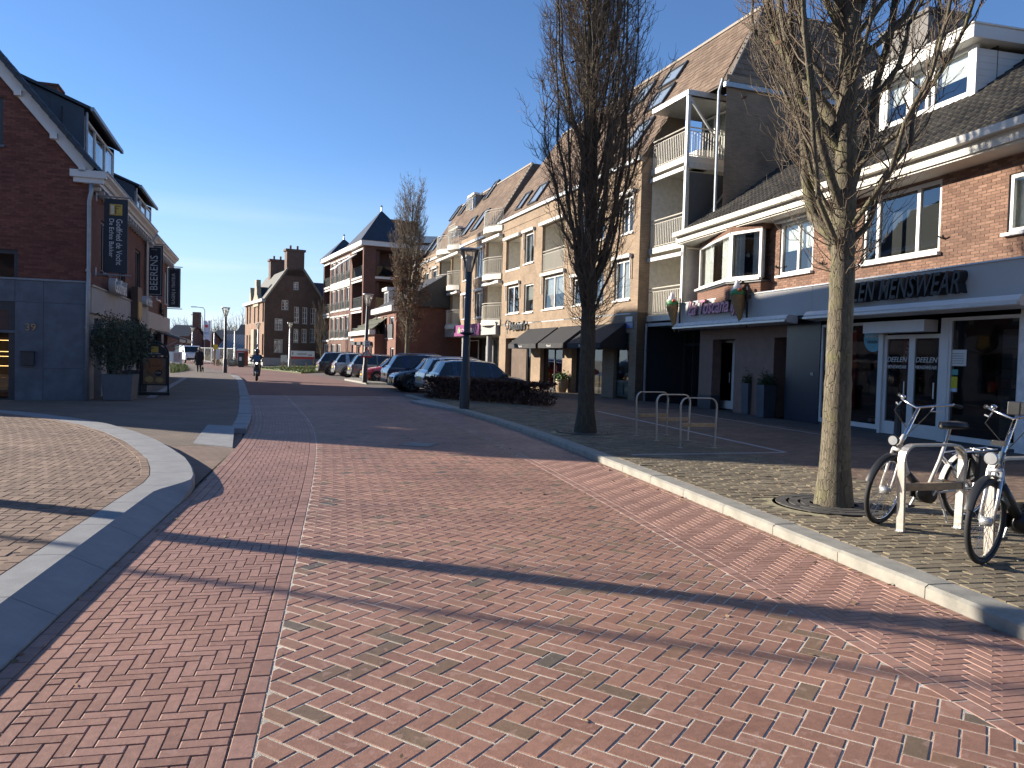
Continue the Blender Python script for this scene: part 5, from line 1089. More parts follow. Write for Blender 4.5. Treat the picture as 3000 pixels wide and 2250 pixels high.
# street side: own frame as child pieces (built in FG space: street side is the plane u=0, running along +d)
def SK(px, py, off=0.0): return FK.uz(px, py, off)   # (distance along street, z)
yj = SK(421, 1000)[0]; yend = SK(489, 1000)[0]; print('bakery len', yj, yend)
zS = SK(300, 840)[1]
def sp(s, z, o=0.0): return (o, s, z)               # o outward (towards the street) is +u
fk0, fk1 = SK(283, 835)[1], SK(283, 905)[1]; print('street fascia z', fk0, fk1)
FZB0, FZB1 = 2.62, 3.38
swl = [(SK(386, 760)[0], SK(400, 760)[0], 3.95, 5.6), (SK(403, 760)[0]-.2, SK(413, 760)[0], 3.95, 5.6)]
mb = MB(); wh = [(2.0, 3.2, 4.0, 5.6), (5.2, 6.6, 4.0, 5.6), (9.0, 10.4, 4.0, 5.6)]
w_ = wallmb(0, yj, FZB1, zE, wh); w_.v = [(-p[1], p[0], p[2]) for p in w_.v]; w_.build('street_wall', M_rst, bk)
def to_street(o): o.rotation_euler = (0, 0, PI/2)
ek = bpy.data.objects.new('street_front', None); COL.objects.link(ek); ek.parent = bk; ek.rotation_euler = (0, 0, PI/2); ek.empty_display_size = .1   # local x along the street, y into the house
for r in wh: win(ek, *r, y=.06, nx=2, ft=.08, m=M_anth, back='curtain', sillmat=M_blu)
# ground floor openings
oh = [(.9, 2.1, .05, 2.5), (3.0, 5.2, .45, 2.5), (6.3, 8.4, .45, 2.5), (9.4, 12.6, .45, 2.5)]
wallmb(0.02, yj, .03, FZB0, oh, -.03, .3).build('shop_piers', M_pst, ek)
for i, r in enumerate(oh):
    win(ek, r[0], r[1], r[2], r[3], y=.18, nx=1 if i == 0 else 2, ft=.07, m=M_anth, back='room', sill=False, name='shop_window', glass=M_gdark)
for k in range(4): MB().box(yj*k/4+.005, yj*(k+1)/4-.005, -.12, .02, FZB0, FZB1).build('fascia_slab', M_pst, ek)
MB().box(-.1, yj, -.16, .02, FZB1, FZB1+.05).build('fascia_capping', M_zinc, ek)
# white cornice gutter with profile
def cornice(u0, u1, z, m=M_white):
    prof = [(0, 0), (-.30, .0), (-.30, .10), (-.36, .12), (-.40, .2), (-.50, .28), (-.52, .36), (.1, .36), (.1, 0)]
    MB().prism([(u0, y, z+q) for y, q in prof], (u1-u0, 0, 0)).build('cornice', m, ek)
    k = u0+.4
    while k < u1: MB().box(k, k+.09, -.28, -.02, z-.12, z-.004).build('cornice_bracket', m, ek); k += .62
    MB().box(u0-.02, u1, -.54, -.5, z+.355, z+.385).build('gutter_edge', M_zinc, ek)
cornice(-.12, yj, zE+.05); mb = MB(); prof = [(0, 0), (0, .10), (0, .36)]; mb.box(-.22, -.02, -.5, .42, zE+.2, zE+.4); mb.box(-.16, -.02, -.42, .34, zE+.06, zE+.2); mb.build('cornice_return', M_white, ek)
def pipe(s, ztop, o=-.10): MB().tube([(s, o+.0, ztop), (s, o, ztop-.25), (s, o, .05)], .055, 10).build('downpipe', M_zinc, ek)
pz = G_(262, 600)[1]
MB().tube([(G_(270, 545)[0], -.14, zE+.05), (G_(270, 545)[0], -.14, zE-.2), (G_(266, 600)[0]-.02, -.12, zE-.45), (G_(262, 830)[0], -.12, PL+.1), (G_(262, 830)[0], -.17, PL-.1), (G_(258, 1160)[0], -.17, .06)], .058, 10).build('downpipe', M_zinc, bk, smooth=True)
for z in (PL+.35, 2.2, 1.0): MB().lathe([(.066, -.03), (.072, -.03), (.072, .03), (.066, .03)], (G_(261, 830)[0]+.0, -.15, z), 12).build('pipe_clip', M_zinc, bk)
pipe(yj-.1, zE)
# dormers on the bakery roof: dark zinc cheeks, shed roofs
tanr = abs(sl)
def dormer(s0, s1, zd0, hgt, back, par):
    """box dormer: front plane just inside the eaves, shed roof falling towards the street"""
    e = bpy.data.objects.new('dormer', None); COL.objects.link(e); e.parent = par; y0 = .55; zr0 = zd0
    zt = zd0+hgt; yb = back; zb = zt+(yb-y0)*.40
    for k, x in enumerate((s0, s1)): MB().poly([(x, y0, zr0), (x, y0, zt), (x, yb, zb)][::1 if k else -1]).build('cheek', M_dzinc, e)
    for x in np.arange(s0, s0+.01): 
        for q in (.3, .55, .78): yy = y0+(yb-y0)*q; MB().box(s0-.02, s0, yy, yy+.03, zr0+(yy-y0)*tanr, zt+(yy-y0)*.40-.02).build('seam', M_dzinc, e)
    rf = MB(); rf.prism([(s0-.12, y0-.22, zt+.04), (s0-.12, yb, zb+.12), (s0-.12, yb, zb+.02), (s0-.12, y0-.22, zt-.05)], (s1-s0+.24, 0, 0)); rf.build('dormer_roof', M_anth, e)
    MB().box(s0-.14, s1+.14, y0-.30, y0-.20, zt-.09, zt+.03).build('gutter', M_zinc, e); MB().tube([(s0+.06, y0-.06, zt-.1), (s0+.06, y0-.06, zr0)], .045).build('downpipe', M_zinc, e)
    win(e, s0+.1, s1-.1, zr0+.25, zt-.2, y=y0, nx=3, ft=.08, back='curtain', sill=False, name='dormer_window')
    MB().quad((s0, y0+.01, zr0-.2), (s1, y0+.01, zr0-.2), (s1, y0+.01, zr0+.25), (s0, y0+.01, zr0+.25)).build('dormer_apron', M_dzinc, e)
dormer(2.3, 7.5, zE+.45, 2.35, 3.6, ek); dormer(yj+1.0, yj+6.5, zE+.3, 2.2, 3.4, ek)
zc = zRdg+.55
mb = MB(); cx, cy = -3.6, 11.0; ct_ = zRdg-.35; mb.box(cx-.5, cx+.5, cy-.5, cy+.5, zRdg-2.6, ct_); mb.box(cx-.55, cx+.55, cy-.55, cy+.55, ct_, ct_+.08); mb.build('chimney', M_rst, bk)
# body (other walls) so that it throws its shadow
mb = MB(); mb.quad((2*uR, 0, 0), (2*uR, DPT, 0), (2*uR, DPT, zE), (2*uR, 0, zE)); mb.poly([(2*uR, DPT, 0), (0, DPT, 0), (0, DPT, zE), (uR, DPT, zRdg-.2), (2*uR, DPT, zE)]); mb.build('back_wall', M_rst, bk)
# butcher half of the street front
M_rst2 = brickmat('red_brick_butcher', (.23, .105, .072), (.19, .085, .06), (.13, .085, .065))
bt = [(yj+1.2, yj+2.2, 4.0, 5.7), (yj+4, yj+5.2, 4.0, 5.7), (yj+7.5, yj+8.7, 4.0, 5.7)]
bh = [(yj+.8, yj+2.0, .1, 2.4), (yj+3.0, yj+6, .5, 2.4), (yj+7, yj+10, .5, 2.4)]
wallmb(yj, yend, 3.25, zE-.15, bt, .0).build('street_wall', M_rst2, ek); wallmb(yj, yend, .03, 2.5, bh, -.03, .3).build('shop_piers', M_pst, ek); MB().box(yj+.02, yend, -.14, .02, 2.5, 3.25).build('fascia_slab', mat('cream_fascia', (.46, .42, .37), .7), ek)
for r in bt: win(ek, *r, y=.06, nx=2, ft=.08, back='curtain')
for r in bh: win(ek, *r, y=.15, nx=1, ft=.07, m=M_anth, back='room', sill=False, name='shop_window', glass=M_gdark)
cornice(yj+.02, yend+.3, zE-.1); pipe(yj+.15, zE)
lettering(ek, 'Erg', .75, (yj+5.0, -.10, 3.35), M_blk, ext=.06, name='wall_lettering')
# fold-out awning arms of the butcher
t = thing('awning', 'half-extended awning with arms over the butcher shop window', 'awning', bk.location, FK.a)
for s0, s1 in ((yj+3.0, yj+6.0), (yj+7.0, yj+10.0)):
    mb = MB(); mb.prism([(s0, -.1, 2.45), (s0, -1.15, 2.12), (s0, -1.15, 1.98), (s0, -1.1, 1.98), (s0, -1.1, 2.09), (s0, -.1, 2.41)], (s1-s0, 0, 0)); mb.build('canvas', mat('awning_dark', (.05, .055, .06), .8), t)
    MB().box(s0, s1, -1.17, -1.12, 1.96, 2.1).build('front_bar', M_cream, t)
    for s in (s0+.2, s1-.2): MB().bar((s, -.1, 1.5), (s, -1.1, 2.05), .04).build('arm', M_alu, t)
# raised white letters and shield over the bakery window (seen nearly edge on)
t = thing('shop_sign', 'white raised letters with dark wooden shield over the bakery shop window', 'sign', bk.location, FK.a)
lettering(t, 'Godfried', .62, (2.2, -.28, FZB1+.02), M_white, ext=.10, off=.01); lettering(t, 'de Vocht', .5, (9.3, -.28, FZB1+.02), M_white, ext=.10, off=.01)
mb = MB(); mb.prism([(7.2, -.35, 2.75), (7.75, -.35, 2.55), (8.3, -.35, 2.75), (8.3, -.35, 3.95), (7.2, -.35, 3.95)], (0, .22, 0)); mb.build('shield', mat('shield_brown', (.10, .06, .04), .5), t); mb = MB(); mb.prism([(7.3, -.37, 2.85), (7.75, -.37, 2.68), (8.2, -.37, 2.85), (8.2, -.37, 3.4), (7.3, -.37, 3.4)], (0, .02, 0)); mb.build('gold_emblem', mat('gold', (.45, .28, .05), .4), t)
# ---- hanging banner signs: planes that stand out from the wall, facing along the street
def hanging(px0, px1, pyt, pyb, lab, m, draw, d):
    s = SK(px0-2, 900)[0] if d is None else d
    o = FK.w(s, -.25, 0); f = Fr(o, FG.x[:2]); u0, zt = f.uz(px0, pyt); u1, zb = f.uz(px1, pyb); u0b = f.uz(px0, (pyt+pyb)/2)[0]
    t = thing('hanging_sign', lab, 'sign', o, f.a); MB().box(u0, u1, -.03, .03, zb, zt).build('banner', m, t)
    mb = MB(); mb.tube([(-.25, 0, zt+.06), (u1+.1, 0, zt+.06)], .022); mb.tube([(-.25, 0, zb-.06), (u1+.1, 0, zb-.06)], .022); mb.build('bracket', M_zinc, t)
    for zz in (zt, zb): MB().tube([(u0-.22+u0*0, 0, zz-.1), (u0-.22, 0, zz+.14)], .03).build('wall_plate', M_zinc, t)
    draw(t, u0, u1, zb, zt); return t
M_ban = mat('navy_banner', (.016, .022, .035), .55, var=.1); M_lt = mat('banner_lettering', (.62, .62, .60), .6)
def vtext(t, s, u, z, size, up, L, hgt=None):
    """lettering turned to run up (or down) the banner, fitted to length L"""
    me = tex(s, 1.0, ext=.003); me.materials.clear(); me.materials.append(M_lt); xs = [v.co.x for v in me.vertices]; zs = [v.co.z for v in me.vertices]
    me.transform(Matrix.Diagonal((L/(max(xs)-min(xs)), 1, size/(max(zs)-min(zs)), 1)) @ Matrix.Translation((-min(xs), 0, -min(zs)))); o = link('lettering', me, t); o.location = (u, -.038, z); o.rotation_euler = (0, -PI/2 if up else PI/2, 0); return o
def draw1(t, u0, u1, zb, zt):
    w, h = u1-u0, zt-zb; vtext(t, 'Godfried de Vocht', u0+w*.52, zt-h*.27, w*.26, False, h*.62); vtext(t, 'De Echte Bakker', u0+w*.22, zt-h*.27, w*.2, False, h*.52)
    c = V((u0+w*.5, -.04, zt-h*.145)); M_g = mat('gold_logo', (.50, .33, .06), .4, metal=.2); mb = MB(); mb.box(c.x-w*.27, c.x+w*.27, -.045, -.031, c.z-h*.075, c.z+h*.075); mb.build('logo', M_g, t, bevel=.006)
    mb = MB(); [mb.box(c.x-w*.02, c.x+w*.2-.05*k, -.052, -.046, c.z+h*(.045-.035*k), c.z+h*(.055-.035*k)) for k in range(4)]; mb.box(c.x-.02, c.x+.01, -.053, -.046, c.z-h*.06, c.z+h*.05); mb.build('logo_lines', mat('logo_brown', (.12, .06, .015), .5), t); MB().box(c.x-w*.22, c.x-w*.08, -.052, -.046, c.z-h*.06, c.z+h*.06).build('logo_light', mat('logo_pale', (.62, .56, .40), .5), t)
def draw2(t, u0, u1, zb, zt):
    w, h = u1-u0, zt-zb; vtext(t, 'BEERENS', u0+w*.70, zb+h*.12, w*.46, True, h*.68)
    mb = MB(); i = .06
    for q in ((u0+i, u0+i+.015, zb+i, zt-i), (u1-i-.015, u1-i, zb+i, zt-i), (u0+i, u1-i, zb+i, zb+i+.015), (u0+i, u1-i, zt-i-.015, zt-i)): mb.box(q[0], q[1], -.036, -.031, q[2], q[3])
    mb.build('border_line', M_lt, t); lettering(t, 'SINDS 1923', h*.028, (u0+w*.3, -.036, zt-h*.09), M_lt, ext=.002, sx=w*.35/(h*.028*5))
def draw3(t, u0, u1, zb, zt):
    w, h = u1-u0, zt-zb; vtext(t, 'SLAGERIJ & TRAITEUR', u0+w*.66, zb+h*.08, w*.34, True, h*.78)
    mb = MB(); i = .05
    for q in ((u0+i, u0+i+.012, zb+i, zt-i), (u1-i-.012, u1-i, zb+i, zt-i), (u0+i, u1-i, zb+i, zb+i+.012), (u0+i, u1-i, zt-i-.012, zt-i)): mb.box(q[0], q[1], -.036, -.031, q[2], q[3])
    mb.build('border_line', M_lt, t)
hanging(306, 373, 581, 802, 'navy banner sign reading Godfried de Vocht De Echte Bakker with gold logo', M_ban, draw1, .45)
hanging(429, 476, 718, 868, 'navy banner sign reading BEERENS hanging from the brick front', M_ban, draw2, yj+.7)
hanging(492, 528, 784, 902, 'dark banner sign reading SLAGERIJ & TRAITEUR at the end of the row', M_ban, draw3, yend-.1)
# ---- planters with olive shrubs, advertising board
M_ol = mat('olive_leaf', (.05, .07, .04), .6, var=.35, scale=5)
def olive(px, py, w, h, lab, seed, ht, rad):
    t = planter(px, py, w, h, lab, M_ol, seed, mat('blue_grey_pot', (.10, .115, .13), .6), hz=0); r = np.random.default_rng(seed)
    mb = MB(); tips = []
    for k in range(7):
        a = r.random()*6.28; q = [V((0, 0, h-.1)), V((.05*math.cos(a), .05*math.sin(a), h+.3))]; e = V((math.cos(a)*rad*.6*r.random(), math.sin(a)*rad*.6*r.random(), h+ht*(.5+.4*r.random()))); mb.tube(q+[e], [.03, .02, .006], 5); tips.append(e)
    mb.build('stem', mat('olive_stem', (.14, .12, .09), .8), t)
    n = 5200; P = r.normal(size=(n, 3)); P /= np.linalg.norm(P, axis=1, keepdims=True); P *= (r.random((n, 1))**.45); cl = r.normal(size=(26, 3)); cl /= np.linalg.norm(cl, axis=1, keepdims=True); cl *= .75
    k = r.integers(0, 26, n); P = np.where((r.random((n, 1)) < .7), cl[k]+P*.42, P*.9); P = P*np.array([rad, rad, ht*.52])+np.array([0, 0, h+ht*.55]); leafcloud('foliage', P, .05, M_ol, t, r, .35)
olive(352, 1170, .85, .75, 'square blue-grey planter with tall olive shrub beside the bakery door', 11, 1.75, .85); olive(402, 1148, .85, .75, 'square blue-grey planter with olive shrub further along bakery front', 12, 1.5, .6)
p = ground(452, 1157, .085); f = Fr(p, FG.x[:2]); t = thing('sandwich_board', 'black framed advertising board with bread poster and round top panel', 'sign', p, f.a+.06)
hw = .42; mb = MB(); [mb.box(x-.03, x+.03, -.03, .03, .05, 1.35) for x in (-hw, hw)]; mb.box(-hw-.05, hw+.05, -.22, .22, .0, .10); mb.tube([(hw*math.cos(q*PI/12), 0, 1.35+.42*math.sin(q*PI/12)) for q in range(13)], .03, 8); mb.build('frame', M_blk, t)
mb = MB(); mb.poly([(hw*.92*math.cos(q*PI/12), -.01, 1.33+.36*math.sin(q*PI/12)) for q in range(13)]); mb.build('top_panel', M_blk, t); MB().box(-.11, .11, -.03, -.012, 1.42, 1.62).build('logo', MATS['gold_logo'], t); lettering(t, 'De Echte Bakker', .06, (-.2, -.02, 1.37), M_lt, ext=.002, sx=.95)
MB().box(-hw+.03, hw-.03, -.02, .02, .32, 1.27).build('board', M_blk, t); MB().box(-hw+.08, hw-.08, -.03, -.021, .36, 1.23).build('poster', mat('poster_brown', (.17, .10, .06), .5, var=.4, scale=5), t)
MB().lathe([(.001, 0), (.25, 0), (.25, .006), (.001, .006)], (0, -.04, .98), 28, 'y').build('poster_disc', mat('poster_orange', (.30, .12, .04), .5), t); lettering(t, '5', .2, (-.2, -.045, .92), M_blk, ext=.002); lettering(t, 'broden', .1, (-.08, -.045, .95), M_blk, ext=.002)
MB().lathe([(.001, 0), (.11, 0), (.11, .006), (.001, .006)], (.12, -.04, .74), 20, 'y').build('price_disc', M_blk, t); lettering(t, '12,99', .075, (.03, -.05, .715), M_white, ext=.002)
for c, q in (((-.16, -.035, .52), .13), ((.15, -.035, .5), .12)): MB().sphere(c, (q, .006, q*.8)).build('bread_print', mat('bread', (.40, .26, .10), .6, var=.3, scale=20), t)
# ================================================================ unseen houses, added to cut sky fill and darken the window reflections
def shade_house(o, xd, L, D, zw, zr, lab, m):
    f = Fr(o, xd); t = fthing('added_house', lab, 'building', f); mb = MB()
    wl = [(k, k+1.3, 4.0, 5.4) for k in np.arange(1.5, L-2, 3.2)]+[(k, k+1.3, 1.0, 2.6) for k in np.arange(1.5, L-2, 3.2)]
    w = wallmb(0, L, 0, zw, wl); w.quad((0, 0, 0), (0, D, 0), (0, D, zw), (0, 0, zw)); w.quad((L, 0, 0), (L, 0, zw), (L, D, zw), (L, D, 0)); w.quad((0, D, 0), (L, D, 0), (L, D, zw), (0, D, zw)); w.poly([(0, 0, zw), (0, D, zw), (0, D/2, zr)]); w.poly([(L, 0, zw), (L, D/2, zr), (L, D, zw)]); w.build('wall', m, t)
    mb = MB(); mb.prism([(-.3, -.4, zw-.1), (-.3, D/2, zr+.1), (-.3, D+.4, zw-.1), (-.3, D/2, zr-.05)], (L+.6, 0, 0)); mb.build('roof', mat('dark_roof', (.05, .045, .042), .7), t)
    for r in wl: win(t, *r, y=.08, nx=2, back='curtain')
M_hb1 = brickmat('added_house_brick', (.24, .12, .085), (.20, .10, .07), (.15, .11, .09)); M_hb2 = brickmat('added_house_brick_dark', (.16, .085, .065), (.13, .07, .055), (.11, .085, .07))
shade_house((26, -13, 0), (-1, .05), 22, 9, 6.2, 10.0, 'added unseen red brick house row behind the viewpoint, cutting sky fill', M_hb1)
shade_house((1.5, -15, 0), (-1, -.06), 24, 9, 6.4, 10.5, 'added unseen dark brick house row behind the viewpoint, cutting sky fill', M_hb2)
shade_house((-14, 1.5, 0), (-.25, -.97), 15, 9, 6.0, 9.6, 'added unseen brick corner house on the left, blocking sky fill', M_hb2)
# ================================================================ trees
def barkmat(name, lo, hi, moss):
    if name in MATS: return MATS[name]
    m, n, l, b = _new(name); MATS[name] = m; tc = n.new('ShaderNodeTexCoord'); mp = n.new('ShaderNodeMapping'); mp.inputs['Scale'].default_value = (1, 1, .22); l.new(tc.outputs['Object'], mp.inputs[0])
    nz = n.new('ShaderNodeTexNoise'); nz.inputs['Scale'].default_value = 26; nz.inputs['Detail'].default_value = 8; nz.inputs['Roughness'].default_value = .7; nz.inputs['Distortion'].default_value = .5; l.new(mp.outputs[0], nz.inputs[0])
    vo = n.new('ShaderNodeTexVoronoi'); vo.inputs['Scale'].default_value = 34; vo.feature = 'DISTANCE_TO_EDGE'; l.new(mp.outputs[0], vo.inputs[0])
    r = _ramp(n, [(.3, lo), (.7, hi)]); l.new(nz.outputs[0], r.inputs[0])
    n2 = n.new('ShaderNodeTexNoise'); n2.inputs['Scale'].default_value = 3.5; n2.inputs['Detail'].default_value = 6; l.new(tc.outputs['Object'], n2.inputs[0])
    mr = n.new('ShaderNodeMapRange'); mr.inputs[1].default_value = .52; mr.inputs[2].default_value = .68; mr.inputs[4].default_value = .55; l.new(n2.outputs[0], mr.inputs[0])
    mx = n.new('ShaderNodeMixRGB'); mx.inputs[2].default_value = (*moss, 1); l.new(mr.outputs[0], mx.inputs[0]); l.new(r.outputs[0], mx.inputs[1]); l.new(mx.outputs[0], b.inputs['Base Color']); b.inputs['Roughness'].default_value = .9
    mv = n.new('ShaderNodeMapRange'); mv.inputs[2].default_value = .06; l.new(vo.outputs['Distance'], mv.inputs[0]); ad = n.new('ShaderNodeMath'); l.new(mv.outputs[0], ad.inputs[0]); l.new(nz.outputs[0], ad.inputs[1])
    bp = n.new('ShaderNodeBump'); bp.inputs['Strength'].default_value = .9; bp.inputs['Distance'].default_value = .018; l.new(ad.outputs[0], bp.inputs['Height']); l.new(bp.outputs[0], b.inputs['Normal'])
    return m
M_bark = barkmat('oak_bark', (.075, .062, .042), (.20, .172, .118), (.165, .165, .065)); M_twig = mat('twigs', (.125, .095, .066), .85, var=.3, scale=4)
M_brown = mat('dead_oak_leaf', (.16, .075, .035), .8, var=.4, scale=3)
class TB:
    def __init__(s): s.v = []; s.f = []; s.n = 0
    def tube(s, P, R, n):
        P = np.asarray(P, float); m = len(P); d = np.gradient(P, axis=0); d /= np.linalg.norm(d, axis=1, keepdims=True)+1e-9
        x = np.cross(d, np.array([.31, .95, .05])); x /= np.linalg.norm(x, axis=1, keepdims=True)+1e-9; y = np.cross(d, x)
        a = np.arange(n)*2*PI/n; v = P[:, None]+(x[:, None]*np.cos(a)[None, :, None]+y[:, None]*np.sin(a)[None, :, None])*np.asarray(R)[:, None, None]
        i = np.arange(m-1)[:, None]*n; k = np.arange(n)[None]; k1 = (k+1) % n
        s.f.append(np.stack([i+k, i+k1, i+n+k1, i+n+k], -1).reshape(-1, 4)+s.n); s.v.append(v.reshape(-1, 3)); s.n += m*n
    def build(s, name, m, parent, smooth=True, **kw):
        me = np_mesh(name, np.concatenate(s.v), np.concatenate(s.f), m)
        if smooth: me.shade_smooth()
        return link(name, me, parent, **kw)
def columnar(p, lab, seed, H, r0, zb, spread, nl, nsec, ntw, leaves=0, lean=(0, 0), group=None, rot=0, twr=.004, bark=None, dbl=False, big=()):
    """upright oak: one tapering stem, many steep limbs, dense fine twigs"""
    r = np.random.default_rng(seed); t = thing('columnar_tree', lab, 'tree', p, rot, group); T = TB(); C = TB(); tips = []
    zs = np.linspace(0, H*.93, 26); wob = np.cumsum(r.normal(0, .012, (26, 2)), 0)*(zs[:, None]/H)*2.2; st_ = np.stack([wob[:, 0]+lean[0]*zs/H, wob[:, 1]+lean[1]*zs/H, zs], 1)
    rad = r0*(1-.93*(zs/(H*.93))**1.0); rad[0] *= 1.35; rad[1] *= 1.04; zf = np.linspace(0, H*.93, 90)
    tp = np.stack([np.interp(zf, zs, st_[:, k]) for k in range(3)], 1); tr_ = np.interp(zf, zs, rad)*(1+r.normal(0, .022, 90)); tr_[0] = r0*1.35; T.tube(tp, tr_, 18)
    def arc(b, az, el0, el1, L, n, jit):
        P = [b]; d0 = np.array([math.cos(az), math.sin(az), 0])
        for k in range(n):
            el = el0+(el1-el0)*min(1, k/(n-1)*1.25); dd = d0*math.cos(el)+np.array([0, 0, math.sin(el)])+r.normal(0, jit, 3); P.append(P[-1]+dd/np.linalg.norm(dd)*L/n)
        return np.array(P)
    for k in range(nl):
        f = (k+r.random())/nl; z = zb+(H*.80-zb)*f**1.1
        if r.random() < .12: continue
        z = z; b = np.array([np.interp(z, zs, st_[:, q]) for q in range(3)]); az = k*2.399+r.normal(0, .35)
        env = spread*(1-.72*max(0, (z-zb*1.3)/(H-zb)))*(.55+.55*min(1, (z-zb+.6)/1.2)); env *= .6+.65*r.random(); L = min(H-z, (H-z)*.55+1.2)*(.55+.6*r.random()); rb = min(np.interp(z, zs, rad)*.5, .011+.0062*L)*(.55+.7*r.random()+(1.0 if r.random() < .14 else 0))
        el1 = math.radians(84); P = arc(b, az, math.radians(30+30*r.random()), el1, L, 10, .17)
        hr = np.hypot(P[:, 0]-b[0], P[:, 1]-b[1]); sc = min(1, env/max(hr.max(), .01))*(.75+.3*r.random()); P[:, :2] = b[:2]+(P[:, :2]-b[:2])*sc
        T.tube(P, rb*(1-np.linspace(0, 1, 11)*.82), 7)
        for j in range(nsec):
            g = .12+.85*(j+r.random())/nsec; i0 = g*10; bb_ = np.array([np.interp(i0, np.arange(11), P[:, q]) for q in range(3)]); L2 = (.45+.9*r.random())*(1.15-.5*g)*(.5+.09*H*.5); a2 = az+r.normal(0, 1.15)
            P2 = arc(bb_, a2, math.radians(30+35*r.random()), math.radians(80), L2, 6, .16); C.tube(P2, .011*(1-np.linspace(0, 1, 7)*.7)*(.7+.5*r.random()), 4)
            for q in range(ntw):
                h = .15+.85*r.random(); b3 = np.array([np.interp(h*6, np.arange(7), P2[:, c]) for c in range(3)]); P3 = arc(b3, a2+r.normal(0, 1.3), math.radians(15+50*r.random()), math.radians(55+30*r.random()), .16+.36*r.random(), 3, .24); C.tube(P3, twr*np.array([1, .85, .65, .4]), 3); tips.append(P3[-1])
                if r.random() < .5:
                    P4 = arc(P3[1], a2+r.normal(0, 1.6), math.radians(10+60*r.random()), math.radians(50), .10+.16*r.random(), 2, .3); C.tube(P4, twr*np.array([.8, .6, .4]), 3); tips.append(P4[-1])
    for q in range(int(nl*2.2)):
        z = zb*.96+r.random()**1.5*(H*.5); b = np.array([np.interp(z, zs, st_[:, c]) for c in range(3)]); az = r.random()*6.28; P = arc(b, az, math.radians(25), math.radians(70), .5+.7*r.random(), 5, .2); C.tube(P, .009*(1-np.linspace(0, 1, 6)*.75), 4)
        for w in range(4): P3 = arc(P[r.integers(2, 6)], az+r.normal(0, 1), .4, 1.0, .2+.2*r.random(), 3, .25); C.tube(P3, twr*np.array([1, .85, .65, .4]), 3); tips.append(P3[-1])
    T.build('trunk', bark or M_bark, t); co = C.build('crown', M_twig, t)
    if dbl: c2 = co.copy(); COL.objects.link(c2); c2.parent = t; c2.rotation_euler = (0, 0, 2.1); c2.scale = (1.04, 1.04, .985)
    tips = np.array(tips)
    if leaves:
        w = tips[(tips[:, 2] < zb+H*.42)] if leaves > 500 else tips; sel = w[r.integers(0, len(w), leaves)]; leafcloud('dead_leaves', sel+r.normal(0, .05, sel.shape), .065, M_brown, t, r, .55)
    return t
def grate(p, r1, lab):
    t = thing('tree_grate', lab, 'tree grate', (p[0], p[1], ZS-.004)); mI = mat('grate_iron', (.085, .08, .072), .7, metal=.3, var=.25)
    for a, b in ((.24, .33), (.36, .45), (.48, .585)): MB().lathe([(a*r1/.585, 0), (a*r1/.585, .012), (b*r1/.585, .012), (b*r1/.585, 0)], (0, 0, 0), 40).build('ring', mI, t)
    for k in range(6):
        c, s = math.cos(k*PI/3+.3), math.sin(k*PI/3+.3); MB().bar((c*.2, s*.2, .006), (c*r1, s*r1, .006), .05, .014).build('spoke', mI, t)
    MB().lathe([(.001, -.004), (r1*1.06, -.004)], (0, 0, 0), 40).build('soil', mat('soil', (.07, .055, .04), .95, var=.4, scale=20), t)
    return t
T1 = ground(1715, 1266, ZS); T2 = ground(2442, 1478, ZS)
columnar(T1, 'bare upright oak with dense twigs rising from the pavement beside three empty racks', 41, 13.5, .185, 2.25, 1.12, 84, 15, 9, leaves=60, rot=1.0, twr=.0055, bark=barkmat('dark_oak_bark', (.035, .029, .022), (.105, .088, .062), (.085, .085, .045)))
columnar(T2, 'bare upright oak with stout mossy trunk beside the parked bicycles', 57, 13.0, .16, 2.6, 1.38, 64, 15, 9, leaves=25, rot=2.1, twr=.0045)
grate(T1, .6, 'round iron tree grate at the oak beside three empty racks'); grate(T2, .62, 'round iron tree grate at the oak beside the parked bicycles')
p3 = FB.w(FB.uz(1192, 1060, -1.2)[0]+7, -1.6, .0); p3 = at_depth(1190, 1105, 50); p3.z = 0
columnar(p3, 'tall slim oak keeping brown leaves, behind the parked cars', 63, 13.2, .17, 2.4, 1.15, 56, 12, 6, leaves=3800, twr=.010)
p4 = at_depth(940, 1085, 78); p4.z = 0
columnar(p4, 'small bare young tree before the brick flats with white windows', 64, 6.8, .07, 1.2, 1.3, 16, 6, 3, twr=.008)
# trees standing left of the frame: their shadows cross the foreground
p5 = V((-9.0, 8.55, ZS)); columnar(p5, 'bare upright oak on the corner pavement of the side street', 71, 12.0, .17, 2.6, 1.2, 30, 9, 4)
# heavy limbs of the oak by the bicycles: two forks leaving the stem
# fallen leaves and twigs along the kerb and on the paving
r = np.random.default_rng(5); pts = []
for k in range(170):
    s = 3+22*r.random()**1.4; x, y = st(s, TR-.02-abs(r.normal(0, .10))); pts.append((float(x), float(y), .006))
for k in range(90):
    s = 3+18*r.random(); x, y = st(s, TR+.3+2.6*r.random()); pts.append((float(x), float(y), ZS+.008))
for k in range(60):
    s = 3+12*r.random(); x, y = st(s, -1.2+5.6*r.random()); pts.append((float(x), float(y), .006))
for k in range(50):
    s = 3+9*r.random(); x, y = st(s, TL-.02+abs(r.normal(0, .05))); pts.append((float(x), float(y), .006))
P = np.array(pts); n = len(P); a = r.random((n, 1))*6.28; s1 = .012+.022*r.random((n, 1)); A = np.concatenate([np.cos(a), np.sin(a), r.normal(0, .2, (n, 1))], 1)*s1; B = np.concatenate([-np.sin(a), np.cos(a), r.normal(0, .3, (n, 1))], 1)*s1*.5
link('fallen_leaves', np_mesh('fallen_leaves', np.stack([P-A, P+B, P+A, P-B], 1).reshape(-1, 3), np.arange(4*n).reshape(n, 4), mat('dry_litter', (.30, .20, .10), .9, var=.4, scale=9)), None, kind='stuff', label='dry leaves and bits of litter scattered along the kerb', cat='leaves')
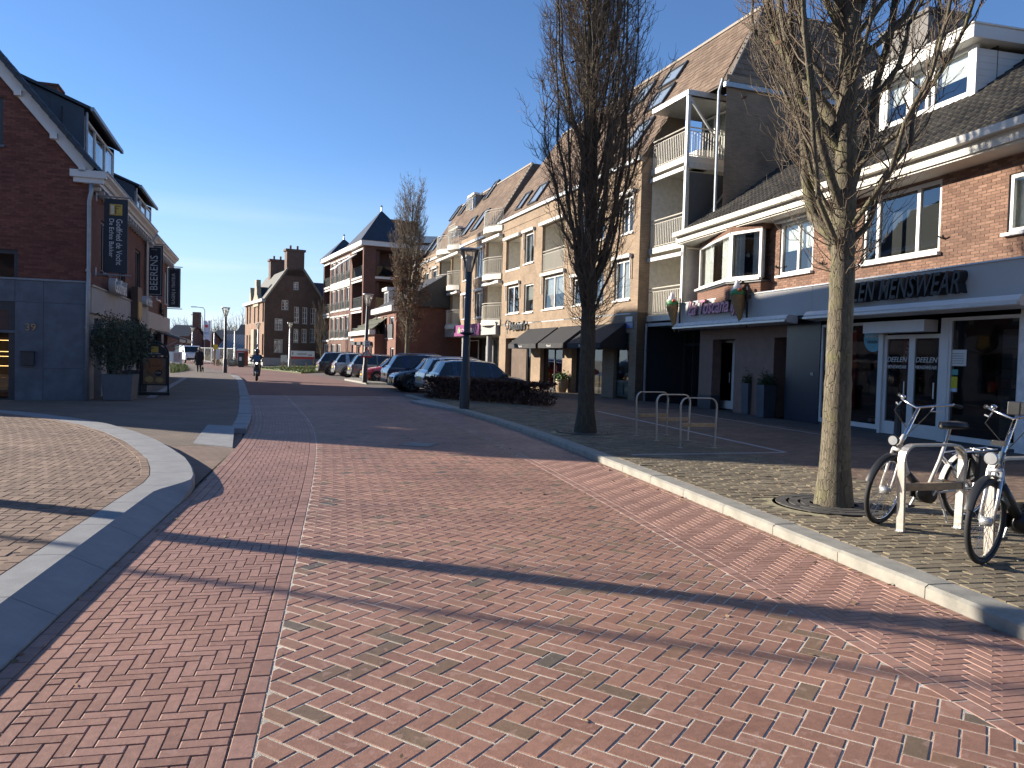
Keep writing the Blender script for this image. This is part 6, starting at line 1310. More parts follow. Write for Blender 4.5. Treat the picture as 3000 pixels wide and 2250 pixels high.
# hedge
h0, h1 = ground(1258, 1172, 0), ground(1618, 1190, .1); t = thing('beech_hedge', 'low brown beech hedge at the end of the parking bays', 'hedge', h0, math.atan2(h1.y-h0.y, h1.x-h0.x)); L = (h1-h0).length; r = np.random.default_rng(8)
n = 9000; P = np.stack([r.uniform(0, L, n), r.uniform(-.30, .30, n), r.uniform(.12, .82, n)], 1); e = r.random(n) < .5; P[e, 2] = .80+r.normal(0, .035, e.sum()); e = r.random(n) < .35; P[e, 1] = -.30+r.normal(0, .035, e.sum())
leafcloud('foliage', P, .05, mat('hedge_leaf', (.085, .038, .026), .75, var=.4, scale=5), t, r, .6); C = TB()
for k in range(160): x, y = r.uniform(0, L), r.uniform(-.25, .25); C.tube(np.array([[x, y, 0], [x+r.normal(0, .05), y, .4], [x+r.normal(0, .1), y+r.normal(0, .08), .84]]), [.012, .008, .003], 4)
C.build('stems', M_twig, t)
# ================================================================ street furniture
M_pole = mat('lamp_pole', (.03, .034, .042), .5, var=.1); M_lampg = None
def frostmat(name):
    m, n, l, b = _new(name); n.remove(b); tr = n.new('ShaderNodeBsdfTransparent'); tr.inputs[0].default_value = (.95, .95, .93, 1); tl = n.new('ShaderNodeBsdfTranslucent'); tl.inputs[0].default_value = (.8, .8, .78, 1); gl = n.new('ShaderNodeBsdfGlossy'); gl.inputs['Roughness'].default_value = .12
    fr = n.new('ShaderNodeFresnel'); m1 = n.new('ShaderNodeMixShader'); m1.inputs[0].default_value = .30; m2 = n.new('ShaderNodeMixShader'); l.new(tr.outputs[0], m1.inputs[1]); l.new(tl.outputs[0], m1.inputs[2]); l.new(fr.outputs[0], m2.inputs[0]); l.new(m1.outputs[0], m2.inputs[1]); l.new(gl.outputs[0], m2.inputs[2]); l.new(m2.outputs[0], n['Material Output'].inputs[0]); return m
M_lampg = frostmat('lamp_acrylic')
def lamp(p, h, lab, k=1.0, col=None):
    t = thing('street_lamp', lab, 'street lamp', p, 0, 'street lamps with funnel shades'); hp = h-.62*k
    MB().lathe([(.13*k, -.02), (.13*k, .9), (.10*k, .95), (.075*k, hp), (.05*k, hp+.03), (.001, hp+.03)], (0, 0, 0), 16).build('pole', col or M_pole, t, smooth=True)
    MB().lathe([(.085*k, hp-.0), (.10*k, hp+.10), (.245*k, hp+.56*k)], (0, 0, 0), 24).build('lamp_shade', M_lampg, t, smooth=True)
    MB().lathe([(.001, hp+.60*k), (.27*k, hp+.60*k), (.275*k, hp+.57*k), (.25*k, hp+.555*k), (.001, hp+.555*k)], (0, 0, 0), 24).build('cap', M_alu, t, smooth=True)
    MB().lathe([(.001, hp+.05), (.06*k, hp+.05), (.05*k, hp+.25*k), (.10*k, hp+.40*k), (.001, hp+.42*k)], (0, 0, 0), 16).build('reflector', M_white, t, smooth=True)
    mb = MB(); [mb.bar((.09*k*math.cos(a), .09*k*math.sin(a), hp+.05), (.245*k*math.cos(a), .245*k*math.sin(a), hp+.57*k), .014) for a in (.4, 2.0, 3.5, 5.1)]; mb.build('shade_rib', M_alu, t)
    return t
lA = ground(1360, 1197, ZS); L_A = lamp(lA, 4.75, 'funnel-shaded street lamp on dark pole beside the beech hedge', 1.15)
mb = MB(); mb.lathe([(.10, 2.18), (.20, 2.22), (.22, 2.25), (.10, 2.28)], (0, 0, 0), 16); mb.build('collar', M_pole, L_A)
L_A.rotation_euler = (0, .012, 0)
lB = ground(1068, 1120, .1); L_B = lamp(lB, 4.8, 'street lamp carrying the pedestrian warning sign on parking island', 1.1); L_B.rotation_euler = (0, .022, 0)
lamp(ground(659, 1092, .05), 4.6, 'street lamp on kerb beside the walker in black coat', 1.1); lamp(ground(848, 1080, 0), 4.5, 'street lamp on the lawn before the brick villa gable', 1.0, M_zinc)
for px, py, Y, lab in ((563, 1050, 105, 'distant street lamp behind the white van'), (627, 1048, 110, 'distant street lamp behind yellow sign'), (575, 1047, 135, 'small distant street lamp before the dark red houses'), (687, 1064, 95, 'thin street lamp beside the red portable cabin'), (755, 1066, 82, 'street lamp standing against the sunlit villa front')):
    p = at_depth(px, py, Y); p.z = 0; lamp(p, 4.6 if Y < 120 else 3.6, lab, 1.0, M_zinc)
lamp(V((-16.5, 9.85, ZS)), 7.0, 'slim street lamp further along the side street', .62)
def mast(px, Y, ytop, lab):
    p = at_depth(px, 1050, Y); z = at_depth(px, ytop, Y).z; p.z = 0; t = thing('road_lamp', lab, 'street lamp', p); mb = MB(); mb.tube([(0, 0, 0), (0, 0, z-.5), (-.2, 0, z-.1), (-1.3, 0, z)], [.10, .06, .05, .04], 8); mb.build('pole', M_zinc, t); MB().box(-2.1, -1.2, -.12, .12, z-.06, z+.08).build('lamp_head', M_alu, t, bevel=.03)
mast(598, 118, 900, 'tallest curved road lamp behind the white flag'); mast(592, 140, 923, 'lower curved road lamp far behind the flag')
# warning sign on lamp B
t = thing('traffic_sign', 'red triangle pedestrian warning sign with small white plate above', 'sign', lB+V((0, 0, 0)), .1); yS = -.15
def S(px, py): q = at_depth(px, py, lB.y-.15); return q.x-lB.x, q.z-lB.z
(x0, z0), (x1, z1), (x2, z2) = S(1057, 1047), S(1090, 1047), S(1075, 1018)
cx = (x0+x1)/2; w = .62; zb = z0
MB().prism([(cx-w/2, yS, zb), (cx+w/2, yS, zb), (cx, yS, zb+w*.88)], (0, .02, 0)).build('red_border', mat('sign_red2', (.45, .02, .025), .4), t)
MB().prism([(cx-w*.33, yS-.006, zb+.085), (cx+w*.33, yS-.006, zb+.085), (cx, yS-.006, zb+w*.70)], (0, .005, 0)).build('white_field', M_white, t)
mb = MB(); zc = zb+.1; mb.sphere((cx, yS-.012, zc+.225), (.026, .004, .026), 8, 6); mb.bar((cx, yS-.012, zc+.19), (cx, yS-.012, zc+.10), .04, .006); mb.bar((cx, yS-.012, zc+.1), (cx-.05, yS-.012, zc), .022, .006); mb.bar((cx, yS-.012, zc+.1), (cx+.05, yS-.012, zc), .022, .006); mb.bar((cx, yS-.012, zc+.17), (cx+.055, yS-.012, zc+.11), .016, .006); mb.bar((cx, yS-.012, zc+.17), (cx-.05, yS-.012, zc+.11), .016, .006); mb.build('walker_symbol', M_blk, t)
px0, pz0 = S(1067, 1016); px1, pz1 = S(1083, 998); MB().box(px0, px1, yS-.01, yS+.01, pz0, pz1).build('text_plate', M_white, t); mb = MB(); mb.box(px0+.05, px1-.05, yS-.016, yS-.01, pz0+.06, pz0+.14); mb.box(px0+.09, px1-.09, yS-.016, yS-.01, pz0+.2, pz0+.27); mb.build('plate_print', mat('plate_grey', (.25, .25, .25), .6), t)
# bicycle racks
def rack(pa, pb, h, lab, flat=.05, zbar=.42):
    c = (pa+pb)/2; t = thing('bicycle_rack', lab, 'bicycle rack', (c.x, c.y, ZS), math.atan2(pb.y-pa.y, pb.x-pa.x), 'steel hoop bicycle racks'); w = (pb-pa).length/2; mb = MB()
    P = [(-w, 0, -.05), (-w*1.03, 0, h*.45), (-w*1.06, 0, h*.80)]+[(-w*1.06+.13-.13*math.cos(a), 0, h*.80+(h*.20-.02)*math.sin(a)) for a in np.linspace(.3, PI/2, 5)]
    P = P+[(-x, y, z) for x, y, z in P[::-1]]; P = [V(p) for p in P]; n = len(P); vs = []
    for i, p in enumerate(P):
        d = (P[min(i+1, n-1)]-P[max(i-1, 0)]).normalized(); nx = V((d.z, 0, -d.x)); vs += [p+nx*.011+V((0, flat, 0)), p+nx*.011-V((0, flat, 0)), p-nx*.011-V((0, flat, 0)), p-nx*.011+V((0, flat, 0))]
    mb.add(vs, [(4*i+k, 4*i+(k+1) % 4, 4*i+4+(k+1) % 4, 4*i+4+k) for i in range(n-1) for k in range(4)]).build('hoop', M_steel, t, bevel=.004)
    MB().box(-w*1.0, w*1.0, -.03, .03, zbar-.035, zbar+.035).build('crossbar', M_wood, t, bevel=.006)
    for x in (-w, w): MB().lathe([(.001, .006), (.05, .006), (.05, -.02)], (x, 0, 0), 12).build('foot_plate', M_zinc, t)
    return t
rack(ground(1864, 1276, ZS), ground(1951, 1274, ZS), .93, 'empty steel hoop rack nearest the beige block, one of three', .022); rack(ground(1923, 1291, ZS), ground(2015, 1290, ZS), .93, 'empty steel hoop rack, middle one of the three together', .022); rack(ground(1993, 1312, ZS), ground(2093, 1313, ZS), .93, 'empty steel hoop rack with full outline, last of the three together', .022)
rA0, rA1 = ground(2638, 1556, ZS), ground(2806, 1547, ZS); rack(rA0, rA1, .84, 'broad steel hoop rack holding the white bicycle', .045)
rB0 = ground(2897, 1630, ZS); rB1 = rB0+(rA1-rA0)*1.02; rack(rB0, rB1, .84, 'broad steel hoop rack behind the dark bicycle front wheel', .045)
# ---------------------------------------------------------------- bicycles: local x forward, y left, z up
def bicycle(p, rz, lab, colr, steer, basket=False, tilt=0.0, R=.345, dark=False):
    t = thing('bicycle', lab, 'bicycle', p, rz, 'bicycles parked at racks'); t.rotation_euler = (tilt, 0, rz)
    Mf = mat('bike_paint_'+lab[:5], colr, .3, var=.05, coat=.4); M_ch = mat('chrome', (.6, .6, .6), .15, metal=1, var=0); xf, xr = .56, -.53
    hd = V((xf-.22, 0, .90)); piv = V((xf-.06, 0, R+.02)); sa = (hd-piv).normalized()
    def wheel(parent, c, rot=None, nm='wheel'):
        e = bpy.data.objects.new(nm, None); COL.objects.link(e); e.parent = parent; e.empty_display_size = .1; e.location = c
        MB().tube([((R-.021)*math.cos(a), 0, (R-.021)*math.sin(a)) for a in np.linspace(0, 2*PI, 48)[:-1]], .024, 10, closed=True).build('tyre', M_rub, e, smooth=True)
        MB().tube([((R-.05)*math.cos(a), 0, (R-.05)*math.sin(a)) for a in np.linspace(0, 2*PI, 48)[:-1]], .012, 6, closed=True).build('rim', M_blk if dark else M_ch, e, smooth=True)
        mb = MB()
        for k in range(28):
            a = k*2*PI/28; b = a+(.5 if k % 2 else -.5); y = .03 if k % 4 < 2 else -.03; mb.bar((.03*math.cos(b), y, .03*math.sin(b)), ((R-.055)*math.cos(a), 0, (R-.055)*math.sin(a)), .0025)
        mb.build('spokes', M_ch, e); MB().lathe([(.001, -.05), (.035, -.04), (.04, 0), (.035, .04), (.001, .05)], (0, 0, 0), 14, 'y').build('hub', M_alu, e, smooth=True); return e
    # front assembly turns about the steering axis
    f = bpy.data.objects.new('front_assembly', None); COL.objects.link(f); f.parent = t; f.empty_display_size = .1; M = Matrix.Translation(hd) @ Matrix.Rotation(steer, 4, sa) @ Matrix.Translation(-hd); f.matrix_basis = M
    wheel(f, V((xf, 0, R))); wheel(t, V((xr, 0, R)))
    mb = MB(); crown = piv+sa*.40
    crown = V((xf-.115, 0, R*2+.06))
    for s in (-1, 1): mb.tube([crown+V((0, s*.045, 0)), V((xf-.06, s*.05, R+.18)), V((xf, s*.05, R))], [.017, .015, .012], 8)
    mb.tube([crown+V((0, -.05, 0)), crown+V((0, .05, 0))], .02, 8); mb.build('fork', Mf if not dark else M_alu, f, smooth=True)
    top = crown+(hd-crown).normalized()*.50
    MB().tube([crown, hd, top], [.02, .019, .016], 10).build('stem', M_ch, f, smooth=True)
    hb = [top+V((-.20, .31, .06)), top+V((-.10, .27, .075)), top+V((.03, .16, .05)), top+V((.05, 0, 0.0)), top+V((.03, -.16, .05)), top+V((-.10, -.27, .075)), top+V((-.20, -.31, .06))]
    MB().tube(hb, .012, 8).build('handlebar', M_ch, f, smooth=True)
    for s in (0, 6): q = hb[s]; q2 = hb[1 if s == 0 else 5]; MB().tube([q, q+(q2-q)*.95], .018, 8).build('grip', M_rub, f); q3 = hb[2 if s == 0 else 4]; MB().tube([q3+V((.02, 0, -.02)), q3+V((.07, 0, -.05)), (q+q3)/2+V((.08, 0, -.05))], .007, 6).build('brake_lever', M_alu, f); MB().tube([q3+V((.03, 0, -.03)), q3+V((.14, 0, -.10)), top+V((.10, 0, -.25)), crown+V((.03, 0, .02))], .004, 5).build('brake_cable', M_blk, f)
    MB().sphere(hb[4]+V((0, 0, .03)), (.025, .025, .022)).build('bell', M_ch, f, smooth=True)
    lp = crown+V((.09, 0, .10)); MB().lathe([(.001, -.05), (.03, -.045), (.05, -.0), (.052, .03), (.045, .035)], lp, 18, 'x').build('headlight', M_blk if not dark else M_alu, f, smooth=True); MB().lathe([(.001, .036), (.045, .034)], lp, 18, 'x').build('headlight_lens', mat('lamp_lens', (.30, .31, .32), .1, var=0, spec=.8), f)
    if dark: MB().box(top.x-.03, top.x+.06, -.05, .05, top.z+.03, top.z+.14).build('display', M_blk, f, bevel=.01); MB().box(crown.x-.02, crown.x+.02, -.05, .05, crown.z+.2, crown.z+.24).build('clamp', M_blk, f)
    # frame
    bbk = V((.02, 0, .29)); st0 = V((-.13, 0, .62)); sd = V((-.24, 0, .98)); mb = MB(); h2 = crown+(hd-crown).normalized()*.06; h1 = hd-(hd-crown)*.02
    mb.tube([h2, crown+(hd-crown)*.9], .026, 10); mb.tube([h2+V((0, 0, .02)), V((.30, 0, .52)), bbk+V((.03, 0, .03))], [.028, .030, .030], 10); mb.tube([bbk, st0, V((-.19, 0, .80))], .019, 10)
    for s in (-1, 1): mb.tube([st0+V((-.02, s*.015, .05)), V((xr, s*.06, R))], .010, 8); mb.tube([bbk+V((0, s*.03, 0)), V((xr, s*.06, R))], .012, 8)
    mb.build('frame', Mf, t, smooth=True)
    if not dark: MB().tube([V((.275, 0, .50)), V((.10, 0, .36))], .034, 10).build('battery', M_blk, t, smooth=True)
    else: MB().tube([V((.36, 0, .62)), V((.10, 0, .36))], .045, 10).build('battery', M_blk, t, smooth=True)
    MB().tube([V((-.185, 0, .78)), sd], .014, 8).build('seat_post', M_ch, t)
    mb = MB(); S_ = [(-.15, .10), (-.10, .115), (-.02, .10), (.06, .045), (.14, .025)]; vs = []
    for x, w in S_: vs += [sd+V((x, -w, -.01)), sd+V((x, -w*.6, .04)), sd+V((x, w*.6, .04)), sd+V((x, w, -.01)), sd+V((x, 0, -.035))]
    mb.add(vs, [(5*i+k, 5*i+(k+1) % 5, 5*i+5+(k+1) % 5, 5*i+5+k) for i in range(4) for k in range(5)]+[(0, 1, 2, 3, 4), (24, 23, 22, 21, 20)]); mb.build('saddle', M_blk, t, smooth=True)
    def fender(c, a0, a1, par, mm):
        mb = MB(); vs = []; A = np.linspace(a0, a1, 22)
        for a in A: vs += [V((c[0]+(R+.022)*math.cos(a), -.03, c[2]+(R+.022)*math.sin(a))), V((c[0]+(R+.033)*math.cos(a), 0, c[2]+(R+.033)*math.sin(a))), V((c[0]+(R+.022)*math.cos(a), .03, c[2]+(R+.022)*math.sin(a)))]
        mb.add(vs, [(3*i+k, 3*i+k+1, 3*i+4+k, 3*i+3+k) for i in range(21) for k in range(2)]); return mb.build('mudguard', mm, par, smooth=True)
    fender((xf, 0, R), .35, 2.6, f, M_blk); fender((xr, 0, R), .2, 3.3, t, M_blk if dark else Mf)
    mb = MB(); [mb.tube([V((-.24, s*.05, .70)), V((xr-.30, s*.06, .74))], .007, 6) for s in (-1, 1)]; [mb.tube([V((xr-.12, s*.06, .735)), V((xr, s*.065, R))], .006, 6) for s in (-1, 1)]; [mb.tube([V((x, -.06, .735)), V((x, .06, .735))], .006, 6) for x in (-.4, -.6, -.8)]; mb.build('carrier', M_blk if dark else M_alu, t)
    # dark panniers
    for s in (-1, 1): MB().box(-.86, -.48, s*.10-.05, s*.10+.05, .40, .72).build('pannier', M_blk, t, bevel=.03)
    mb = MB(); mb.prism([V((bbk.x+.13, -.055, bbk.z-.05)), V((bbk.x+.13, -.055, bbk.z+.07)), V((xr+.0, -.055, R+.05)), V((xr-.05, -.055, R-.04))], (0, -.03, 0)); mb.build('chain_case', M_blk, t, bevel=.012)
    MB().lathe([(.001, -.07), (.09, -.07), (.095, 0), (.09, .07), (.001, .07)], bbk, 20, 'y').build('motor', M_blk, t, smooth=True)
    for s, a in ((-1, 5.2), (1, 2.06)):
        q = bbk+V((.17*math.cos(a), s*.10, .17*math.sin(a))); MB().bar(bbk+V((0, s*.09, 0)), q, .02).build('crank', M_alu, t); MB().box(q.x-.045, q.x+.045, q.y+s*.02-.04, q.y+s*.02+.04, q.z-.012, q.z+.012).build('pedal', M_blk, t); MB().box(q.x-.03, q.x+.03, q.y+s*.065-.004, q.y+s*.065+.004, q.z-.01, q.z+.01).build('reflector', mat('amber_reflector', (.55, .22, .02), .3), t)
    MB().tube([bbk+V((-.12, .06, .0)), V((-.17, .12, .01))], .011, 6).build('kickstand', M_alu, t)
    return t
fw1 = ground(2565, 1535, ZS); rw1 = ground(2838, 1520, ZS); d = fw1-rw1; c = rw1+d*.49
bicycle((c.x, c.y, ZS), math.atan2(d.y, d.x), 'white city bicycle leaning in the broad hoop rack', (.52, .50, .47), .32, tilt=-.05)
fw2 = ground(2880, 1652, ZS); rz2 = math.atan2(-.50, -.87); c2 = fw2-V((math.cos(rz2), math.sin(rz2), 0))*.56
bicycle((c2.x, c2.y, ZS), rz2, 'slate blue electric bicycle standing with its front wheel toward the road', (.10, .13, .155), .12, dark=True)
# ================================================================ parked cars, van, scooter, people: local x forward, origin on the ground
M_cglass = mat('car_glass', (.012, .015, .018), .05, var=0, spec=.9); M_tl = mat('tail_light', (.30, .012, .015), .15, var=0, coat=.5); M_hl = mat('head_light', (.55, .57, .60), .08, var=0, metal=.3, coat=.6); M_plast = mat('black_plastic', (.02, .02, .022), .6); M_plate = mat('number_plate', (.60, .42, .03), .4); M_rimm = mat('alloy_rim', (.42, .43, .44), .3, metal=.9, var=.05)
def wheel_of(parent, c, R, side):
    e = bpy.data.objects.new('wheel', None); COL.objects.link(e); e.parent = parent; e.location = c; e.empty_display_size = .1
    MB().lathe([(R*.66, -.10), (R*.94, -.105), (R, -.07), (R, .07), (R*.94, .105), (R*.66, .10)], (0, 0, 0), 28, 'y').build('tyre', M_rub, e, smooth=True)
    mb = MB(); mb.lathe([(R*.67, .095*side), (R*.64, .10*side), (R*.60, .07*side), (R*.60, .0)], (0, 0, 0), 28, 'y'); mb.lathe([(.001, .085*side), (R*.17, .085*side), (R*.18, .05*side)], (0, 0, 0), 14, 'y')
    for k in range(10):
        a = k*PI/5+(.12 if k % 2 else -.12); mb.bar((R*.12*math.cos(a), .078*side, R*.12*math.sin(a)), (R*.63*math.cos(a), .085*side, R*.63*math.sin(a)), .028, .02, up=(0, 1, 0))
    mb.build('rim', M_rimm, e); MB().lathe([(.001, .02*side), (R*.62, .02*side)], (0, 0, 0), 20, 'y').build('brake_disc', M_plast, e)
def car(p, rz, lab, colr, L=4.4, Wd=1.82, H=1.62, suv=True, estate=False, group='cars parked in the bays', metal=.35, nose=1.0):
    t = thing('parked_car', lab, 'car', p, rz, group); w = Wd/2; Mp = mat('car_paint_'+'_'.join(lab.split()[:4]), colr, .28, metal=metal, var=.03, coat=.9, scale=1)
    gb = .30 if suv else .22; belt = .98*H/1.62
    # stations: x fraction, bottom, belt height, top height, half width factor at belt, half width at top
    ST = [(-.500, .42, .74, .76, .86, .80), (-.492, .34, .90, .92, .93, .86), (-.470, gb, belt, belt+.03, .965, .88), (-.462, gb, belt+.005, belt+.10, .97, .86), (-.395, gb, belt+.01, H*.955, .985, .70), (-.30, gb, belt, H*.99, 1, .70), (-.12, gb, belt-.01, H, 1, .71), (.04, gb, belt-.02, H*.985, 1, .70), (.115, gb, belt-.03, H*.955, 1, .695), (.245, gb, belt-.045, belt+.06, .99, .82), (.27, gb, belt-.05, belt+.02, .985, .84), (.37, gb, belt-.10, belt-.03, .965, .82), (.445, gb, belt-.17, belt-.11, .93, .78), (.485, .30, belt-.28, belt-.21, .86, .72), (.50, .40, belt-.42, belt-.38, .76, .64)]
    if not suv: ST = [(a, b, c, (d if not (-.41 < a < .2) else d), e, f) for a, b, c, d, e, f in ST]
    n = len(ST); K = 8; ring = []
    for fx, zb, zs, zt, wf, tf in ST:
        x = fx*L; ws = w*wf; ztp = max(zt, zs+.012); zm = zb+(zs-zb)*.55
        half = [(0, zb), (ws*.86, zb), (ws*.985, zb+.10), (ws*1.0, zm), (ws*.965, zs), (w*tf, ztp-.045*(1 if ztp-zs > .2 else .3)), (w*tf*.80, ztp-.004), (0, ztp+.012)]
        ring.append([V((x, y, z)) for y, z in half])
    def glassq(i, j):
        a, b = ST[i], ST[i+1]
        if j == 4 and min(a[3]-a[2], b[3]-b[2]) > .05 and 3 <= i <= 8 and max(a[3]-a[2], b[3]-b[2]) > .3: return True
        if j in (5, 6) and (i == 3 or i == 8): return True
        return False
    body, gl = MB(), MB()
    for s in (1, -1):
        vs = [V((q.x, q.y*s, q.z)) for r_ in ring for q in r_]; fb, fg = [], []
        for i in range(n-1):
            for j in range(K-1):
                f = (i*K+j, (i+1)*K+j, (i+1)*K+j+1, i*K+j+1); f = f if s == 1 else f[::-1]; (fg if glassq(i, j) else fb).append(f)
        body.add(vs, fb+[tuple(range(K)) if s == -1 else tuple(range(K))[::-1], tuple((n-1)*K+k for k in range(K)) if s == 1 else tuple((n-1)*K+k for k in range(K))[::-1]]); gl.add(vs, fg)
    bo = body.build('body', Mp, t, auto=.7); g = gl.build('window_glass', M_cglass, t, auto=.6)
    # pillars and window trim over the glass
    def side(fx, f, s, off=.006):
        x = fx*L; i = max(k for k in range(n) if ST[k][0] <= fx); i = min(i, n-2); a = (fx-ST[i][0])/(ST[i+1][0]-ST[i][0]); lo = ring[i][4].lerp(ring[i+1][4], a); hi = ring[i][5].lerp(ring[i+1][5], a); q = lo.lerp(hi, f); return V((q.x, (q.y+off)*s, q.z+.002))
    for s in (1, -1):
        for fx, wd_ in ((-.33, .10), (-.13, .035), (.055, .035)):
            a, b, c, d = side(fx, 0, s), side(fx+wd_*.6, 0, s), side(fx+wd_*.6*.75-.0, 1, s), side(fx-.0, 1, s); MB().quad(a, b, c, d).build('pillar', Mp, bo)
        mb = MB(); mb.bar(side(.19, .25, s)+V((0, .06*s, .02)), side(.19, .25, s)+V((.0, .20*s, .03)), .20, .13); mb.build('mirror', M_plast if 'black' in lab else Mp, t, bevel=.03)
        mb = MB(); mb.prism([(-.40*L, w*.97*s, gb-.02), (.40*L, w*.97*s, gb-.02), (.40*L, w*.97*s, gb+.10), (-.40*L, w*.97*s, gb+.10)], (0, .03*s, 0)); mb.build('sill_trim', M_plast, t)
        for fx in (-.16, .06): q = V((fx*L, w*.995*s, belt-.10)); MB().bar(q, q+V((.18, 0, 0)), .03, .03).build('door_handle', Mp, bo)
    if suv:
        for s in (1, -1): MB().tube([V((-.36*L, w*.62*s, H*.965)), V((-.30*L, w*.63*s, H+.035)), V((.0*L, w*.63*s, H+.035)), V((.07*L, w*.62*s, H*.98))], .018, 6).build('roof_rail', M_alu, t)
    R = .345 if suv else .31
    for fx in (-.305, .315):
        for s in (1, -1):
            c = V((fx*L, (w-.10)*s, R)); wheel_of(t, c, R, s); mb = MB(); vs = []
            A = np.linspace(-.25, PI+.25, 16)
            for a in A: vs += [V((c.x+(R+.03)*math.cos(a), w*.90*s, R+(R+.03)*math.sin(a))), V((c.x+(R+.03)*math.cos(a), (w+.012)*s, R+(R+.03)*math.sin(a))), V((c.x+(R+.085)*math.cos(a), (w+.010)*s, R+(R+.085)*math.sin(a)))]
            mb.add(vs, [(3*i+k, 3*i+k+1, 3*i+4+k, 3*i+3+k) for i in range(15) for k in range(2)]); mb.build('wheel_arch', M_plast, t)
            MB().lathe([(.001, w*.955*s if 0 else 0), (R+.03, 0)], (c.x, (w*.965)*s, R), 20, 'y').build('wheel_well', mat('wheel_well', (.006, .006, .006), .9), t)
    def face(fx, y, z): return V((fx*L, y, z))
    for s in (1, -1):
        MB().prism([face(-.497, s*w*.52, belt-.22), face(-.497, s*w*.90, belt-.22), face(-.478, s*w*.955, belt-.02), face(-.480, s*w*.52, belt-.04)], (-.025, s*.01, 0)).build('tail_light', M_tl, t)
        MB().prism([face(.488, s*w*.42, belt-.36), face(.478, s*w*.80, belt-.35), face(.44, s*w*.93, belt-.24), face(.478, s*w*.45, belt-.26)], (.03, s*.02, 0)).build('headlight', M_hl, t)
    MB().box(-.5*L-.02, -.49*L, -.26, .26, .62, .73).build('number_plate', M_plate, t); MB().box(.495*L, .5*L+.035, -.26, .26, .40, .50).build('number_plate', M_plate, t)
    MB().box(-.5*L-.025, -.475*L, -w*.88, w*.88, gb, .50).build('bumper', M_plast if suv else Mp, t, bevel=.04); MB().box(.475*L, .5*L+.02, -w*.74, w*.74, gb-.04, .36).build('bumper', M_plast, t, bevel=.04)
    MB().box(.49*L, .5*L+.012, -w*.42, w*.42, .52, .66).build('grille', M_blk, t)
    return t
PA = math.atan2(.347, .938)                         # bays run at right angles to the street
def bay(px, py, dx=0.0):
    p = ground(px, py, 0); return p
def park(px, py, near, rz, lab, colr, **kw):
    """px,py: where the near wheel that is to the left meets the ground; near=+1 its rear is to the left, -1 its nose"""
    L = kw.get('L', 4.4); Wd = kw.get('Wd', 1.82); g = ground(px, py, 0); fx = -.305*L if near > 0 else .315*L
    a = rz if near > 0 else rz+PI; x = V((math.cos(a), math.sin(a), 0)); yv = V((-x.y, x.x, 0)); s = -1 if near > 0 else 1   # near side of the car
    c = g-x*fx-yv*(s*(Wd/2-.05)); return car((c.x, c.y, 0), a, lab, colr, **kw)
def slot(k, dx=0.0, f=1, **kw):
    c = V((-.9, 30.4, 0))+V((-.347, .938, 0))*(2.65*k)+V((.938, .347, 0))*dx; return (c.x, c.y, 0), PA if f > 0 else PA+PI
car(*slot(0, -.45), 'dark blue hatchback with glossy rear window behind the beech hedge', (.02, .04, .075), L=3.9, H=1.5, suv=False)
car(*slot(1, -.15), 'white compact car with rear to the road next to the dark hatchback', (.62, .62, .60), L=4.1, H=1.58, metal=0)
car(*slot(2, -.75, -1), 'black crossover with nose to the road and bright spoked rims', (.012, .013, .015), L=4.25, H=1.58)
car(*slot(3.05, -.3), 'dark blue tall estate car with tail to the road', (.012, .02, .06), L=4.7, H=1.68)
car(*slot(6, -.45, -1), 'bright red hatchback with nose to the road', (.42, .012, .015), L=4.0, H=1.46, suv=False, metal=.1)
car(*slot(7, .3, -1), 'white small car mostly hidden behind the red hatchback', (.62, .62, .61), L=3.9, H=1.5, suv=False, metal=0)
car(*slot(8, -.2), 'grey hatch crossover with tail to the road beside warning sign', (.13, .135, .14), L=4.4, H=1.6)
car(*slot(9.6, -.6), 'silver sport utility car with chrome rails and tail to road', (.42, .43, .44), L=4.6, H=1.66, metal=.7)
car(*slot(11.0, -1.2), 'dark grey sport utility car at the far end of the bays', (.035, .038, .04), L=4.7, H=1.7)
# white van far down the road
pv = ground(557, 1059, 0); pv = at_depth(557, 1058, 92); pv.z = 0; rv = math.atan2(-.85, .52)
t = thing('van', 'white delivery van with lit headlight driving up the road', 'van', pv, rv); Mv = mat('van_white', (.66, .67, .68), .35, var=.03, coat=.5)
prof = [(-2.4, .35), (-2.4, 1.95), (-2.2, 2.05), (.9, 2.05), (1.25, 1.95), (1.85, 1.25), (2.35, 1.05), (2.45, .75), (2.45, .35)]
MB().prism([(x, -.92, z) for x, z in prof], (0, 1.84, 0)).build('body', Mv, t, bevel=.08)
MB().quad((1.30, -.82, 1.92), (1.88, -.86, 1.27), (1.88, .86, 1.27), (1.30, .82, 1.92)).build('windscreen', M_cglass, t).location = (.03, 0, .02)
for s in (1, -1):
    MB().prism([(.55, s*.925, 1.25), (1.65, s*.925, 1.25), (1.15, s*.925, 1.85), (.55, s*.925, 1.85)], (0, .01*s, 0)).build('side_window', M_cglass, t)
    MB().sphere((2.42, s*.72, .85), (.06, .14, .10), 10, 6).build('headlight', M_hl if s < 0 else mat('lit_headlight', (.9, .85, .7), .2, var=0, emit=((1, .93, .75), 2.0)), t); MB().box(1.2, 1.45, s*.95-.1, s*.95+.1, 1.3, 1.5).build('mirror', M_plast, t)
    for x in (-1.5, 1.55): wheel_of(t, V((x, s*.80, .33)), .33, s)
MB().box(2.44, 2.5, -.75, .75, .38, .62).build('bumper', M_plast, t); MB().box(2.47, 2.49, -.26, .26, .5, .6).build('number_plate', M_plate, t)
